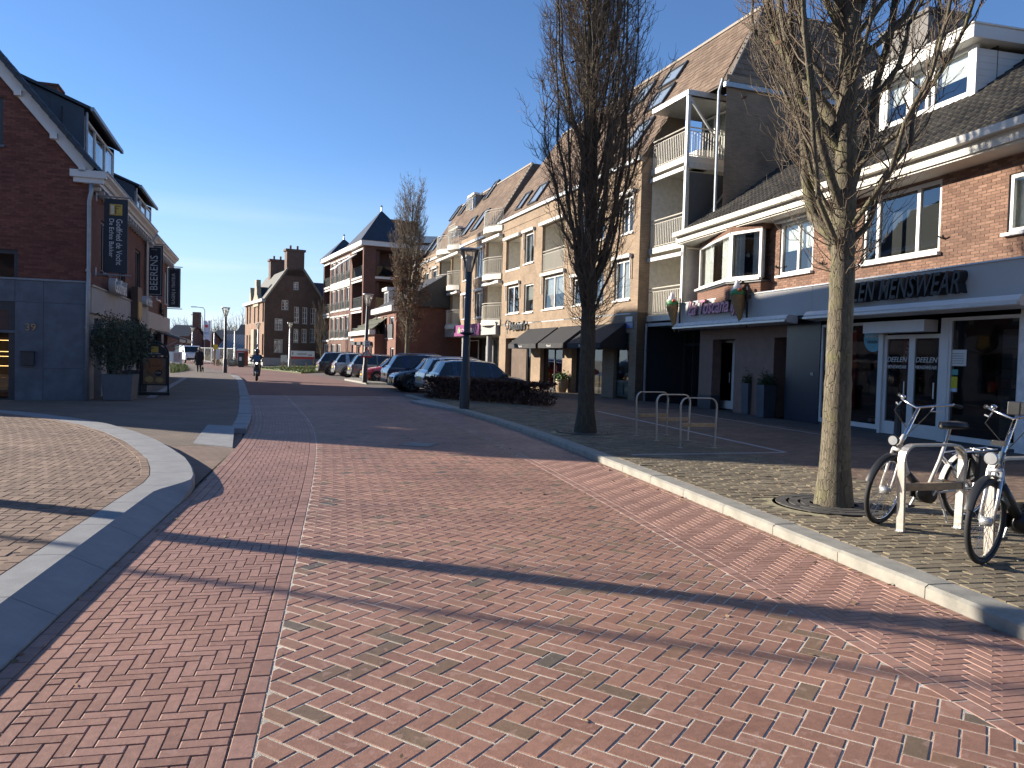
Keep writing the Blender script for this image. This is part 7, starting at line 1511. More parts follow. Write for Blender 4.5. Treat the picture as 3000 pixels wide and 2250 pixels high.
# ---------------------------------------------------------------- figures
def skin(name, pts, edges, rad, m, parent, sub=2):
    me = bpy.data.meshes.new(name); me.from_pydata([tuple(p) for p in pts], edges, []); o = link(name, me, parent); me.materials.append(m)
    o.modifiers.new('skin', 'SKIN'); sv = me.skin_vertices[0].data
    for i, r_ in enumerate(rad): sv[i].radius = (r_, r_) if isinstance(r_, (int, float)) else r_
    sv[0].use_root = True; o.modifiers['skin'].use_smooth_shade = True; s = o.modifiers.new('sub', 'SUBSURF'); s.levels = sub; s.render_levels = sub
    me.materials.clear(); me.materials.append(m); return o
M_skin = mat('skin', (.42, .25, .18), .6, var=.05); M_coat = mat('black_coat', (.012, .012, .014), .85); M_hair = mat('grey_hair', (.18, .15, .12), .8); M_jean = mat('dark_trousers', (.02, .022, .028), .85)
def head(parent, c, hair, face=-1, helmet=None):
    MB().sphere(c, (.078, .095, .115), 14, 10).build('head', M_skin, parent, smooth=True); c = V(c); y = face*.09
    MB().lathe([(.001, 0), (.018, .0), (.001, .03)], c+V((0, y*1.02, -.01)), 8).build('nose', M_skin, parent); mb = MB(); [mb.sphere(c+V((s*.032, y*.93, .015)), (.013, .008, .009), 8, 6) for s in (-1, 1)]; mb.build('eyes', M_blk, parent); MB().box(c.x-.025, c.x+.025, c.y+y*.96-.004, c.y+y*.96+.004, c.z-.058, c.z-.05).build('mouth', mat('lips', (.30, .12, .10), .6), parent); mb = MB(); [mb.sphere(c+V((s*.08, 0, 0)), (.012, .022, .032), 8, 6) for s in (-1, 1)]; mb.build('ears', M_skin, parent)
    if helmet: MB().lathe([(.001, .165), (.08, .14), (.13, .07), (.14, -.03), (.12, -.11), (.10, -.12)], c, 18).build('helmet', helmet, parent, smooth=True)
    else: MB().lathe([(.001, .135), (.06, .12), (.095, .05), (.10, -.03), (.085, -.10)], c+V((0, -y*.22, .0)), 14).build('hair', hair, parent, smooth=True)
def hand(parent, c, m=None):
    c = V(c); m = m or M_skin; mb = MB(); mb.sphere(c, (.035, .022, .045), 10, 6)
    for k in range(4): mb.tube([c+V((-.024+.016*k, 0, -.03)), c+V((-.024+.016*k, -.015, -.075)), c+V((-.022+.015*k, -.035, -.095+.006*abs(k-1.5)))], [.009, .008, .006], 6)
    mb.tube([c+V((.03, -.005, .0)), c+V((.045, -.02, -.03)), c+V((.04, -.035, -.05))], [.010, .009, .007], 6); mb.build('hand', m, parent, smooth=True)
pw = ground(583, 1090, .05); t = thing('person', 'person in long black coat and dark trousers walking a small dog', 'person', pw, .25)
P = [(0, 0, .95), (0, 0, 1.15), (0, .0, 1.36), (0, -.01, 1.46), (0, -.01, 1.52), (.18, 0, 1.37), (.24, .02, 1.10), (.26, -.06, .86), (-.18, 0, 1.37), (-.25, .02, 1.10), (-.26, -.03, .84), (.09, -.04, .88), (.10, -.10, .48), (.10, -.08, .08), (.10, -.19, .03), (-.09, .03, .88), (-.10, .02, .48), (-.10, .14, .08), (-.10, .05, .03)]
E = [(0, 1), (1, 2), (2, 3), (3, 4), (2, 5), (5, 6), (6, 7), (2, 8), (8, 9), (9, 10), (0, 11), (11, 12), (12, 13), (13, 14), (0, 15), (15, 16), (16, 17), (17, 18)]
skin('body', P, E, [.17, .16, .16, .065, .055, .07, .055, .042, .07, .055, .042, .10, .075, .05, .045, .10, .075, .05, .045], M_jean, t)
vs = []; rows = [(1.44, .07, .07), (1.40, .20, .12), (1.20, .235, .155), (.98, .24, .17), (.70, .27, .20), (.48, .29, .22)]
MB().add([(a*math.cos(q*PI/10), b*math.sin(q*PI/10), z) for z, a, b in rows for q in range(20)], [(i*20+k, i*20+(k+1) % 20, i*20+20+(k+1) % 20, i*20+20+k) for i in range(5) for k in range(20)]).build('coat', M_coat, t, smooth=True)
for s in (1, -1): MB().tube([(s*.18, 0, 1.38), (s*.255, .02, 1.10), (s*.265, -.05, .88)], [.085, .07, .055], 10).build('sleeve', M_coat, t, smooth=True); hand(t, (s*.268, -.07, .82))
head(t, (0, -.02, 1.62), M_hair)
pd = ground(593, 1091, .05); t = thing('dog', 'small black and white dog on lead beside the walker', 'dog', pd, -1.2)
P = [(0, 0, .24), (.12, 0, .25), (.20, 0, .32), (.26, 0, .37), (.34, 0, .35), (-.14, 0, .25), (-.22, 0, .33), (.12, .05, .16), (.12, .05, .08), (.14, .05, .01), (.12, -.05, .16), (.13, -.05, .08), (.15, -.05, .01), (-.13, .05, .17), (-.16, .05, .09), (-.14, .05, .01), (-.13, -.05, .17), (-.17, -.05, .09), (-.15, -.05, .01)]
E = [(0, 1), (1, 2), (2, 3), (3, 4), (0, 5), (5, 6), (1, 7), (7, 8), (8, 9), (1, 10), (10, 11), (11, 12), (5, 13), (13, 14), (14, 15), (5, 16), (16, 17), (17, 18)]
skin('body', P, E, [.085, .09, .06, .06, .03, .075, .02]+[.035, .025, .022]*4, M_coat, t); mb = MB(); [mb.lathe([(.022, 0), (.001, .05)], (.245, s*.035, .42), 8) for s in (-1, 1)]; mb.build('ear', M_coat, t); MB().sphere((.15, 0, .21), (.05, .06, .06)).build('white_chest', M_white, t, smooth=True)
# scooter and rider (coming towards the camera)
ps = ground(752, 1115, 0); t = thing('scooter', 'dark motor scooter with lit headlight riding up the street', 'scooter', ps, math.atan2(-1, .30)); Mscr = mat('scooter_paint', (.05, .055, .065), .3, coat=.6)
for x, nm in ((.62, 'front_wheel'), (-.60, 'rear_wheel')): e = MB().lathe([(.13, -.05), (.22, -.055), (.24, -.02), (.24, .02), (.22, .055), (.13, .05)], (x, 0, .24), 24, 'y').build(nm, M_rub, t, smooth=True); MB().lathe([(.001, .03), (.13, .03), (.13, -.03), (.001, -.03)], (x, 0, .24), 18, 'y').build('rim', M_rimm, e)
def hull(rows, name, m):
    mb = MB(); n = 12; mb.add([(x, a*math.cos(q*2*PI/n), z+b*math.sin(q*2*PI/n)) for x, z, a, b in rows for q in range(n)], [(i*n+k, i*n+(k+1) % n, i*n+n+(k+1) % n, i*n+n+k) for i in range(len(rows)-1) for k in range(n)]+[tuple(range(n)), tuple((len(rows)-1)*n+k for k in range(n))[::-1]]); return mb.build(name, m, t, smooth=True)
hull([(-.90, .72, .05, .05), (-.75, .62, .15, .16), (-.4, .55, .17, .22), (-.15, .48, .15, .18), (-.02, .35, .10, .08)], 'rear_body', Mscr); hull([(.30, .35, .14, .05), (.36, .62, .20, .25), (.45, .75, .17, .26), (.50, .92, .10, .14)], 'leg_shield', Mscr); hull([(.42, .42, .06, .05), (.60, .52, .09, .05), (.82, .40, .06, .04)], 'front_mudguard', Mscr); MB().box(-.1, .4, -.16, .16, .26, .34).build('footboard', M_plast, t); hull([(-.80, .82, .10, .03), (-.4, .80, .15, .06), (-.1, .76, .10, .05)], 'seat', M_blk)
MB().tube([(.38, -.34, 1.06), (.44, -.18, 1.05), (.46, 0, 1.02), (.44, .18, 1.05), (.38, .34, 1.06)], .018, 8).build('handlebar', M_blk, t); MB().sphere((.50, 0, .98), (.10, .14, .11), 12, 8).build('headlight_housing', Mscr, t, smooth=True); MB().sphere((.56, 0, .97), (.05, .075, .06), 12, 8).build('headlight', MATS['lit_headlight'], t, smooth=True)
for s in (-1, 1): MB().tube([(.42, s*.22, 1.06), (.44, s*.30, 1.26)], .008, 6).build('mirror_stalk', M_blk, t); MB().sphere((.44, s*.32, 1.28), (.02, .07, .05), 10, 6).build('mirror', M_blk, t)
MB().box(.66, .68, -.07, .07, .50, .60).build('registration_plate', mat('blue_plate', (.05, .1, .3), .4), t)
MB().quad((.48, -.22, 1.1), (.48, .22, 1.1), (.36, .18, 1.42), (.36, -.18, 1.42)).build('windscreen', M_glass, t)
t2 = thing('person', 'rider in dark blue jacket and helmet seated on the scooter', 'person', ps, math.atan2(-1, .30)); M_jk = mat('navy_jacket', (.015, .02, .04), .8)
P = [(-.36, 0, .92), (-.36, 0, 1.12), (-.32, 0, 1.34), (-.30, 0, 1.46), (-.29, 0, 1.52), (-.30, .19, 1.36), (-.08, .28, 1.16), (.30, .30, 1.08), (-.30, -.19, 1.36), (-.08, -.28, 1.16), (.30, -.30, 1.08), (-.26, .12, .88), (.14, .16, .84), (.12, .13, .42), (.24, .14, .37), (-.26, -.12, .88), (.14, -.16, .84), (.12, -.13, .42), (.24, -.14, .37)]
E = [(0, 1), (1, 2), (2, 3), (3, 4), (2, 5), (5, 6), (6, 7), (2, 8), (8, 9), (9, 10), (0, 11), (11, 12), (12, 13), (13, 14), (0, 15), (15, 16), (16, 17), (17, 18)]
skin('body', P, E, [.17, .17, .17, .07, .06, .08, .065, .05, .08, .065, .05, .10, .085, .06, .05, .10, .085, .06, .05], M_jk, t2)
e = bpy.data.objects.new('head_group', None); COL.objects.link(e); e.parent = t2; e.location = (-.27, 0, 1.62); e.rotation_euler = (0, 0, PI/2); head(e, (0, 0, 0), M_hair, -1, mat('grey_helmet', (.06, .065, .07), .25, coat=.6))
for s in (-1, 1):
    eh = bpy.data.objects.new('hand_group', None); COL.objects.link(eh); eh.parent = t2; eh.location = (.36, s*.31, 1.08); eh.rotation_euler = (0, -PI/2, 0); hand(eh, (0, 0, 0), M_blk)
# ================================================================ the far end of the street
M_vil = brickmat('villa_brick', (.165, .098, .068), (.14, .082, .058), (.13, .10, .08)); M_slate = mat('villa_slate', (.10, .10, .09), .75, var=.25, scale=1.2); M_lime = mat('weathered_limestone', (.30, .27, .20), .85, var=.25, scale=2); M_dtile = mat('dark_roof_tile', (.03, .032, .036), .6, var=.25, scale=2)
# ---- brick villa: gable faces the camera, sunlit front to the left
YV = 88.0
cv = at_depth(772, 1066, YV); cv.z = 0; FV = Fr(cv, (.88, .47))
vh = fthing('brick_villa', 'old brown brick villa with stepped chimneys and steep gable', 'building', FV)
def vu(px, py): return FV.uz(px, py)
uw = vu(945, 900)[0]; zed = vu(772, 880)[1]; up_, zp = vu(866, 778); 
W_ = uw+.3; ridge = vu(866, 790)[1]; print('villa', uw, zed, up_, ridge)
wl = [R2(825, 878, 845, 908, FV), R2(805, 932, 828, 968, FV), R2(803, 993, 828, 1033, FV)]+[R2(862+k*24, 898+2*k, 876+k*24, 948+k, FV) for k in range(3)]+[R2(860+k*24, 963, 874+k*24, 1004, FV) for k in range(3)]+[R2(860, 825, 875, 849, FV)]
wallmb(0, W_, 0, zed, wl, dep=.2).build('gable_wall', M_vil, vh)
gm = MB(); us = sorted({0, W_, up_-.9, up_+.9, *[q for w in wl if w[3] >= zed for q in w[:2]]})
def gz(u): return zed+(ridge-zed)*max(0, min(1, u/(up_-.9) if u < up_-.9 else ((W_-u)/(W_-up_-.9) if u > up_+.9 else 1)))
for i in range(len(us)-1):
    u0, u1 = us[i], us[i+1]; h = [w for w in wl if w[3] >= zed and w[0] <= u0+1e-6 and w[1] >= u1-1e-6]; z = zed
    for w in sorted(h, key=lambda w: w[2]): gm.quad((u0, 0, z), (u1, 0, z), (u1, 0, max(z, w[2])), (u0, 0, max(z, w[2]))); z = w[3]
    gm.poly([(u0, 0, z), (u1, 0, z), (u1, 0, max(z, gz(u1))), (u0, 0, max(z, gz(u0)))])
gm.build('gable', M_vil, vh)
for i, w in enumerate(wl): win(vh, *w, y=.12, nx=2, nz=3, ft=.09, back='curtain' if i in (1, 2) else 'room', sillmat=M_lime)
DV = 13.2
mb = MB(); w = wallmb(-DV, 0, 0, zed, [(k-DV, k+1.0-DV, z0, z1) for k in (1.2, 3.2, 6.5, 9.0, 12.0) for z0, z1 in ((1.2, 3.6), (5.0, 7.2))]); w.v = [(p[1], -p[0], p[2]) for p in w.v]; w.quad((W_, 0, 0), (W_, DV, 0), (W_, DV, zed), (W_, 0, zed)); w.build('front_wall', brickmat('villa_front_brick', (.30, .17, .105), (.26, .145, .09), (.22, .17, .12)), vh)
ef = bpy.data.objects.new('villa_front', None); COL.objects.link(ef); ef.parent = vh; ef.rotation_euler = (0, 0, -PI/2)
for k in (1.2, 3.2, 6.5, 9.0, 12.0):
    for z0, z1 in ((1.2, 3.6), (5.0, 7.2)): win(ef, -(DV-(DV-k-1.0))+0-.0 if 0 else -(k+1.0), -k, z0, z1, y=.12, nx=2, nz=3, ft=.09, back='curtain', sillmat=M_lime)
mb = MB(); mb.quad((0, .1, zed), (up_-.9, .1, ridge), (up_-.9, DV, ridge), (0, DV, zed)); mb.quad((up_-.9, .1, ridge), (up_+.9, .1, ridge), (up_+.9, DV, ridge), (up_-.9, DV, ridge)); mb.quad((up_+.9, .1, ridge), (W_, .1, zed), (W_, DV, zed), (up_+.9, DV, ridge)); mb.build('roof', M_slate, vh)
mb = MB(); mb.bar((-.1, -.05, zed), (up_-.9, -.05, ridge+.1), .3, .2); mb.bar((W_+.1, -.05, zed), (up_+.9, -.05, ridge+.1), .3, .2); mb.build('gable_coping', M_lime, vh)
for (d, h, x) in ((.4, 2.1, up_), (8.5, 1.7, up_-.3)): mb = MB(); mb.box(x-1.0, x+1.0, d-.4, d+.9, ridge-.8, ridge+h); mb.box(x-1.15, x+1.15, d-.5, d+1.0, ridge+h, ridge+h+.25); [mb.box(x-.6+k*.8, x-.4+k*.8, d, d+.25, ridge+h+.25, ridge+h+.7) for k in range(2)]; mb.build('chimney', M_vil, vh)
# curved front dormer gable on the sunlit side, plinth, cornice
mb = MB(); dc = 5.0; zt = zed+2.7; mb.prism([(-.15, dc-1.8, zed-.5), (-.15, dc-1.6, zed+.5), (-.15, dc-.9, zed+.9), (-.15, dc-.7, zed+1.8), (-.15, dc-.5, zed+2.0), (-.15, dc-.5, zt), (-.15, dc+.5, zt), (-.15, dc+.5, zed+2.0), (-.15, dc+.7, zed+1.8), (-.15, dc+.9, zed+.9), (-.15, dc+1.6, zed+.5), (-.15, dc+1.8, zed-.5)], (.5, 0, 0)); mb.build('ornate_gable', M_lime, vh); mb = MB(); mb.prism([(.3, dc-1.5, zed), (.3, dc, zed+1.9), (.3, dc+1.5, zed)], (up_*.75, 0, 0)); mb.build('dormer_roof', M_dtile, vh)
mb = MB(); mb.prism([(.2, 10, zed), (.2, 11, zed+2.2), (.2, 12, zed)], (2.5, 0, 0)); mb.build('dormer', M_lime, vh); MB().box(-.35, .1, -.1, DV, zed-.1, zed+.22).build('cornice', M_white, vh); MB().box(-.12, W_+.05, -.12, DV, 0, .9).build('plinth', M_conc, vh); MB().box(-.45, -.1, dc-.9, dc+.9, .9, 4.2).build('door_surround', M_lime, vh)
mb = MB(); mb.box(W_-.5, W_+9, 3, 12, 0, 6.5); mb.build('rear_wing', M_vil, vh); MB().prism([(W_-.6, 2.6, 6.5), (W_-.6, 7.5, 10.5), (W_-.6, 12.4, 6.5)], (10, 0, 0)).build('rear_roof', M_dtile, vh)
# ---- estate agent banner, small info boards, posts on the lawn
def frame_at(px, py, Y, rz=0.0): p = at_depth(px, py, Y); p.z = 0; return p
def boardpx(name, lab, cat, px0, px1, pyt, pyb, Y, m, leg=True, extra=None):
    p = frame_at((px0+px1)/2, 1080, Y); t = thing(name, lab, cat, p); a = at_depth(px0, pyt, Y); b = at_depth(px1, pyb, Y); x0, x1, z0, z1 = a.x-p.x, b.x-p.x, b.z, a.z
    MB().box(x0, x1, -.03, .03, z0, z1).build('panel', m, t)
    if leg: [MB().box(x-.04, x+.04, .03, .11, 0, z1).build('post', M_wood, t) for x in (x0+.1, x1-.1)]
    if extra: extra(t, x0, x1, z0, z1)
    return t
def ex_(t, x0, x1, z0, z1):
    MB().box(x0, x1, -.04, -.031, z0, z0+(z1-z0)*.3).build('red_strip', mat('banner_red', (.45, .04, .03), .5), t); mb = MB(); w = x1-x0; mb.box(x0+w*.3, x0+w*.68, -.04, -.031, z0+(z1-z0)*.55, z0+(z1-z0)*.68); mb.box(x0+w*.74, x0+w*.9, -.04, -.031, z0+(z1-z0)*.45, z0+(z1-z0)*.58); mb.box(x0+w*.08, x0+w*.14, -.04, -.031, z0+(z1-z0)*.5, z0+(z1-z0)*.85); mb.build('print', mat('banner_grey', (.25, .22, .2), .6), t)
boardpx('banner', 'white and red banner on posts before the villa gable', 'banner', 850, 921, 1027, 1053, 76, M_white, True, ex_)
boardpx('notice_board', 'small wooden notice board on legs left of the banner', 'sign', 823, 842, 1040, 1062, 74, M_cream)
for px, py in ((830, 1078), (863, 1082), (897, 1086)):
    p = ground(px, py, .08); t = thing('wooden_post', 'short wooden post along the lawn kerb', 'post', p, 0, 'posts along the lawn kerb'); MB().box(-.06, .06, -.06, .06, -.1, .62).build('post', M_wood, t); MB().box(-.065, .065, -.065, .065, .62, .66).build('cap', M_zinc, t)
p = ground(937, 1073, .05); t = thing('park_bench', 'low wooden bench on the lawn behind the young tree', 'bench', p, .1); MB().box(-.9, .9, -.2, .2, .40, .47).build('seat', M_wood, t); [MB().box(x-.05, x+.05, -.18, .18, 0, .40).build('leg', M_conc, t) for x in (-.7, .7)]
# ---- brick flats with white window groups and balconies
cf = at_depth(1059, 1085, 72); cf.z = 0; FL = Fr(cf, (.434, -.901))        # lit front: u<0 runs away
fl = fthing('brick_flats', 'dark red brick flats with white window bands and blue pyramid roofs', 'building', FL)
M_fbr = brickmat('flats_brick', (.165, .075, .055), (.135, .06, .045), (.11, .075, .06)); M_frail = mat('green_grey_rail', (.09, .12, .115), .5)
zc = FL.uz(1059, 722)[1]; ul = FL.uz(948, 800)[0]; print('flats', zc, ul); H4 = zc/4.0
um1, um2 = ul*.78, ul*.26
hl = []; fz = [H4*k for k in range(1, 4)]
for z in fz:
    hl += [(ul+.5, um1-.4, z+.15, z+H4-.35), (um2+.35, -.35, z+.15, z+H4-.35)]
    hl += [(um1+.25+k*(um2-um1-.4)/4, um1+.25+(k+.78)*(um2-um1-.4)/4, z+.25, z+H4-.45) for k in range(4)]
gl_ = [(ul+.6, um1-.6, .1, 2.6), (um1+.5, um1+2.6, .1, 2.6), (um1+3.3, um1+5.2, .1, 2.6), (um2+.6, -.8, .1, 2.6)]
wallmb(ul, 0, 0, zc, hl+gl_, dep=.25).build('front_wall', M_fbr, fl)
DF = 13.0; side_h = [(1.2, 9.5, z+.15, z+H4-.3) for z in fz]
w = wallmb(0, DF, 0, zc, side_h, dep=.0001); w.v = [(-p[1], p[0], p[2]) for p in w.v]; w.quad((ul, 0, 0), (ul, 0, zc), (ul, DF, zc), (ul, DF, 0)); w.quad((ul, DF, 0), (ul, DF, zc), (0, DF, zc), (0, DF, 0)); w.build('side_wall', M_fbr, fl)
for h in hl:
    wide = h[1]-h[0] > 1.6
    if h[0] < um1-.4 or h[1] > um2:
        e = bpy.data.objects.new('loggia', None); COL.objects.link(e); e.parent = fl; a, b, c, d = h
        mb = MB(); mb.quad((a, 1.6, c), (b, 1.6, c), (b, 1.6, d), (a, 1.6, d)); mb.quad((a, .25, c), (b, .25, c), (b, 1.6, c), (a, 1.6, c)); mb.quad((a, .25, d), (a, 1.6, d), (b, 1.6, d), (b, .25, d)); mb.quad((a, .25, c), (a, 1.6, c), (a, 1.6, d), (a, .25, d)); mb.quad((b, .25, c), (b, .25, d), (b, 1.6, d), (b, 1.6, c)); mb.build('loggia_wall', mat('loggia_dark', (.10, .055, .045), .8), e); rail(e, a, b, .1, c, 1.0, M_frail, gap=.16); MB().box(a-.1, b+.1, -.08, .2, c-.2, c-.02).build('white_band', M_white, e); MB().box(a-.1, b+.1, -.05, .1, d, d+.16).build('white_lintel', M_white, e)
    else:
        o = win(fl, *h, y=.10, nx=2, ft=.12, back='curtain', sill=False); MB().box(h[0]-.1, h[1]+.1, -.05, .08, h[3], h[3]+.14).build('lintel', M_white, o); MB().box(h[0]-.1, h[1]+.1, -.08, .08, h[2]-.16, h[2]-.01).build('white_sill', M_white, o); rail(o, h[0], h[1], -.04, h[2], .85, M_frail, gap=.15)
for h in gl_: win(fl, *h, y=.12, nx=3, ft=.1, back='room', sill=False, name='ground_window')
for (z0, z1) in [(h[2], h[3]) for h in side_h]:
    e = bpy.data.objects.new('balcony', None); COL.objects.link(e); e.parent = fl; mb = MB(); mb.box(-2.2, -2.1, 1.2, 9.5, z0, z1); mb.box(-2.1, 0, 1.2, 9.5, z0-.15, z0-.02); mb.box(-2.1, 0, 1.2, 9.5, z1, z1+.06); mb.box(-2.1, 0, 1.15, 1.2, z0, z1); mb.build('recess', mat('loggia_dark', (.05, .03, .03), .8), e); MB().box(-.05, .12, 1.1, 9.6, z0-.22, z0-.02).build('white_band', M_white, e); MB().box(-.02, .03, 1.2, 9.5, z0, z0+.95).build('glass_balustrade', M_gdark, e); mb = MB(); [mb.box(-2.05, -1.95, 5.6+k*.8, 5.75+k*.8, z0, z1-.1) for k in range(4)]; mb.build('white_posts', M_white, e)
MB().box(ul-.3, .35, -.35, 0, zc, zc+.45).build('white_eaves', M_white, fl); MB().box(-.02, .36, 0, DF, zc, zc+.45).build('white_eaves', M_white, fl)
def pyramid(u0, u1, d0, d1, z, h, nm='roof'):
    c = ((u0+u1)/2, (d0+d1)/2, z+h); mb = MB(); P = [(u0, d0, z), (u1, d0, z), (u1, d1, z), (u0, d1, z)]
    for i in range(4): mb.add([P[i], P[(i+1) % 4], c], ((0, 1, 2),))
    o = mb.build(nm, mat('blue_roof_tile', (.028, .036, .05), .5, var=.25, scale=2), fl); MB().lathe([(.1, -.1), (.06, .3), (.12, .4), (.001, .55)], c, 8).build('finial', M_zinc, o)
pyramid(um2-.8, .45, -.4, 5.0, zc+.45, 3.4); pyramid(ul-.4, um1+.4, -.4, 4, zc+.45, 2.3)
mb = MB(); mb.prism([(um1, -.3, zc+.45), (um1, 4, zc+2.0), (um1, 8, zc+.45)], (um2-um1-.3, 0, 0)); mb.build('link_roof', MATS['blue_roof_tile'], fl)
mb = MB(); ta, tz = FL.uz(1126, 655, 10.0); tb = FL.uz(1150, 655, 10.0)[0]; mb.box(min(ta, tb-2.5), tb, 9.5, 13.5, zc-3, tz); mb.build('stair_tower', M_fbr, fl); MB().box(um1, um2-.4, -.06, -.0, fz[2]-.35, fz[2]+.1).build('white_band', M_white, fl)
mb = MB(); a_ = FL.uz(1002, 800)[0]; q = um2+1.2; mb.prism([(um2-.4, -.05, zc-.5), (um2-.4, -2.0, zc-1.9), (um2-.4, -2.0, zc-2.0), (um2-.4, -.05, zc-.6)], (2.6, 0, 0)); mb.build('sun_awning', M_white, fl)
# further white-topped block behind
pb = frame_at(1135, 1060, 95); t = thing('flat_block', 'pale flat-roofed block rising behind the leafy oak', 'building', pb); z = at_depth(1135, 690, 95).z; MB().box(-3, 9, 0, 10, 0, z-.8).build('wall', M_fbr, t); MB().box(-3.3, 9.3, -.3, 10.3, z-.8, z).build('roof_edge', M_white, t)
# ---- low brick house and two-storey brick house before the flats
ph = at_depth(1100, 1080, 61); ph.z = 0; FH = Fr(ph, (.36, -.933))
hs = fthing('brick_house', 'two-storey brick house with white gutter and dark railings behind parked cars', 'building', FH)
zg = FH.uz(1100, 922)[1]; u1h = FH.uz(1160, 950)[0]; hw = [R2(1103+k*19, 928, 1114+k*19, 990, FH) for k in range(3)]+[R2(1105+k*19, 1018, 1114+k*19, 1062, FH) for k in range(3)]
M_hbr = brickmat('house_brick', (.235, .10, .07), (.20, .085, .06), (.15, .10, .08))
wallmb(0, u1h, 0, zg, hw).build('wall', M_hbr, hs); [MB().add([(x, 0, 0), (x, 8, 0), (x, 8, zg), (x, 4, zg+2.6), (x, 0, zg)], ((0, 1, 2, 3, 4),)).build('side_wall', M_hbr, hs) for x in (0, u1h)]
for i, h in enumerate(hw):
    o = win(hs, *h, y=.08, nx=1, ft=.1, back='curtain')
    if i < 3: MB().box(h[0]-.05, h[1]+.05, -.1, -.05, h[2], h[2]+1.0).build('railing', M_anth, o)
MB().box(-.3, u1h+.2, -.4, .05, zg-.05, zg+.35).build('gutter_board', M_white, hs); MB().prism([(-.3, -.3, zg+.3), (-.3, 4, zg+3.0), (-.3, 8.3, zg+.3)], (u1h+.6, 0, 0)).build('roof', M_dtile, hs)
du = FH.uz(1139, 870, 1.0)[0]-.3; MB().box(du-.3, du+1.2, .8, 3.5, zg+.4, zg+1.9).build('dormer', M_white, hs); MB().box(du-.5, du+1.4, .6, 3.6, zg+1.9, zg+2.15).build('dormer_edge', M_white, hs); win(hs, du-.2, du+1.1, zg+.6, zg+1.8, y=.74, nx=2, back='room', sill=False)
pl = at_depth(1034, 1085, 66); pl.z = 0; FW = Fr(pl, (.36, -.933)); ls = fthing('low_brick_house', 'single-storey brick annex with mossy lean-to roof and white gutter', 'building', FW)
zl = FW.uz(1034, 984)[1]; ue = FW.uz(1097, 990)[0]; lw_ = [R2(1044+k*18, 1013, 1053+k*18, 1058, FW) for k in range(3)]
wallmb(0, ue, 0, zl, lw_).build('wall', brickmat('annex_brick', (.33, .165, .11), (.29, .14, .095), (.2, .14, .1)), ls); MB().quad((0, 0, 0), (0, 0, zl), (0, 6, zl), (0, 6, 0)).build('side_wall', M_hbr, ls); MB().quad((ue, 0, 0), (ue, 6, 0), (ue, 6, zl), (ue, 0, zl)).build('side_wall', M_hbr, ls)
for h in lw_: o = win(ls, *h, y=.08, nx=1, ft=.09, back='curtain'); MB().box(h[0]-.1, h[1]+.1, -.45, .0, h[3]+.05, h[3]+.3).build('shutter_box', M_anth, o)
MB().box(-.3, ue, -.4, .05, zl-.05, zl+.3).build('gutter_board', M_white, ls); rl = MB(); rl.poly([(-.2, -.3, zl+.3), (ue, -.3, zl+.3), (ue, 4.5, zl+4.0), (ue-.8, 4.5, zl+4.0)]); rl.build('roof', mat('mossy_tile', (.065, .07, .045), .85, var=.3, scale=3), ls)
mb = MB(); [mb.bar((-.2+k*.62*.85, -.3+k*.62, zl+.34+k*.62*.77), (ue, -.3+k*.62, zl+.34+k*.62*.77), .1, .06) for k in range(8)]; mb.build('tile_courses', MATS['mossy_tile'], ls, kind='stuff')
# ---- left background: far houses, sheds, hoardings
def house(px0, px1, pye, pyr, Y, lab, gable=False, m=None, chim=None):
    p = frame_at(px0, 1050, Y); q = frame_at(px1, 1050, Y); f = Fr(p, (1, .12)); t = fthing('house', lab, 'building', f); Wd = (q-p).length; ze = at_depth(px0, pye, Y).z; zr = at_depth(px0, pyr, Y).z; m = m or M_hbr
    hw = [(k, k+1.1, 1.0, 2.3) for k in np.arange(1, Wd-1.6, 2.6)]+[(k, k+1.1, 3.6, 4.8) for k in np.arange(1, Wd-1.6, 2.6) if ze > 5.2]
    w = wallmb(0, Wd, 0, ze, hw); w.quad((0, 0, 0), (0, 0, ze), (0, 9, ze), (0, 9, 0)); w.quad((Wd, 0, 0), (Wd, 9, 0), (Wd, 9, ze), (Wd, 0, ze)); w.poly([(0, 0, ze), (0, 4.5, zr), (0, 9, ze)]); w.poly([(Wd, 0, ze), (Wd, 9, ze), (Wd, 4.5, zr)]); w.build('wall', m, t)
    mb = MB(); mb.quad((-.3, -.4, ze-.1), (Wd+.3, -.4, ze-.1), (Wd+.3, 4.5, zr), (-.3, 4.5, zr)); mb.quad((-.3, 4.5, zr), (Wd+.3, 4.5, zr), (Wd+.3, 9.4, ze-.1), (-.3, 9.4, ze-.1)); rf = mb.build('roof', M_dtile, t)
    for h in hw: win(t, *h, y=.06, nx=1, ft=.12, back='curtain', sill=False)
    if chim: MB().box(Wd*chim, Wd*chim+1.0, 4, 5, zr-.5, zr+2).build('chimney', m, rf)
house(490, 545, 982, 948, 112, 'dark brick house with tall chimney beyond the butcher row', chim=.85); house(546, 598, 990, 967, 120, 'dark brick terrace house behind the white flag'); house(620, 668, 992, 964, 130, 'dark roofed house with small dormers behind the yellow sign'); house(690, 728, 990, 947, 120, 'dark steep-roofed barn house left of the villa')
pg = frame_at(640, 1050, 115); t = thing('greenhouse_shed', 'long low shed with ribbed glass roof left of the villa', 'building', pg); g0, g1 = at_depth(630, 1010, 115), at_depth(726, 985, 115); mb = MB(); mb.box(0, g1.x-g0.x, 0, 8, 0, g0.z-.6); mb.build('wall', M_anth, t); mb = MB(); Lg = g1.x-g0.x; mb.quad((0, -.3, g0.z-.6), (Lg, -.3, g0.z-.6), (Lg, 4, g1.z+.2), (0, 4, g1.z+.2)); mb.build('roof', M_slate, t)
for k in range(14): MB().bar((k*Lg/13, -.33, g0.z-.55), (k*Lg/13, 4, g1.z+.26), .12, .08).build('glazing_bar', M_alu, t)
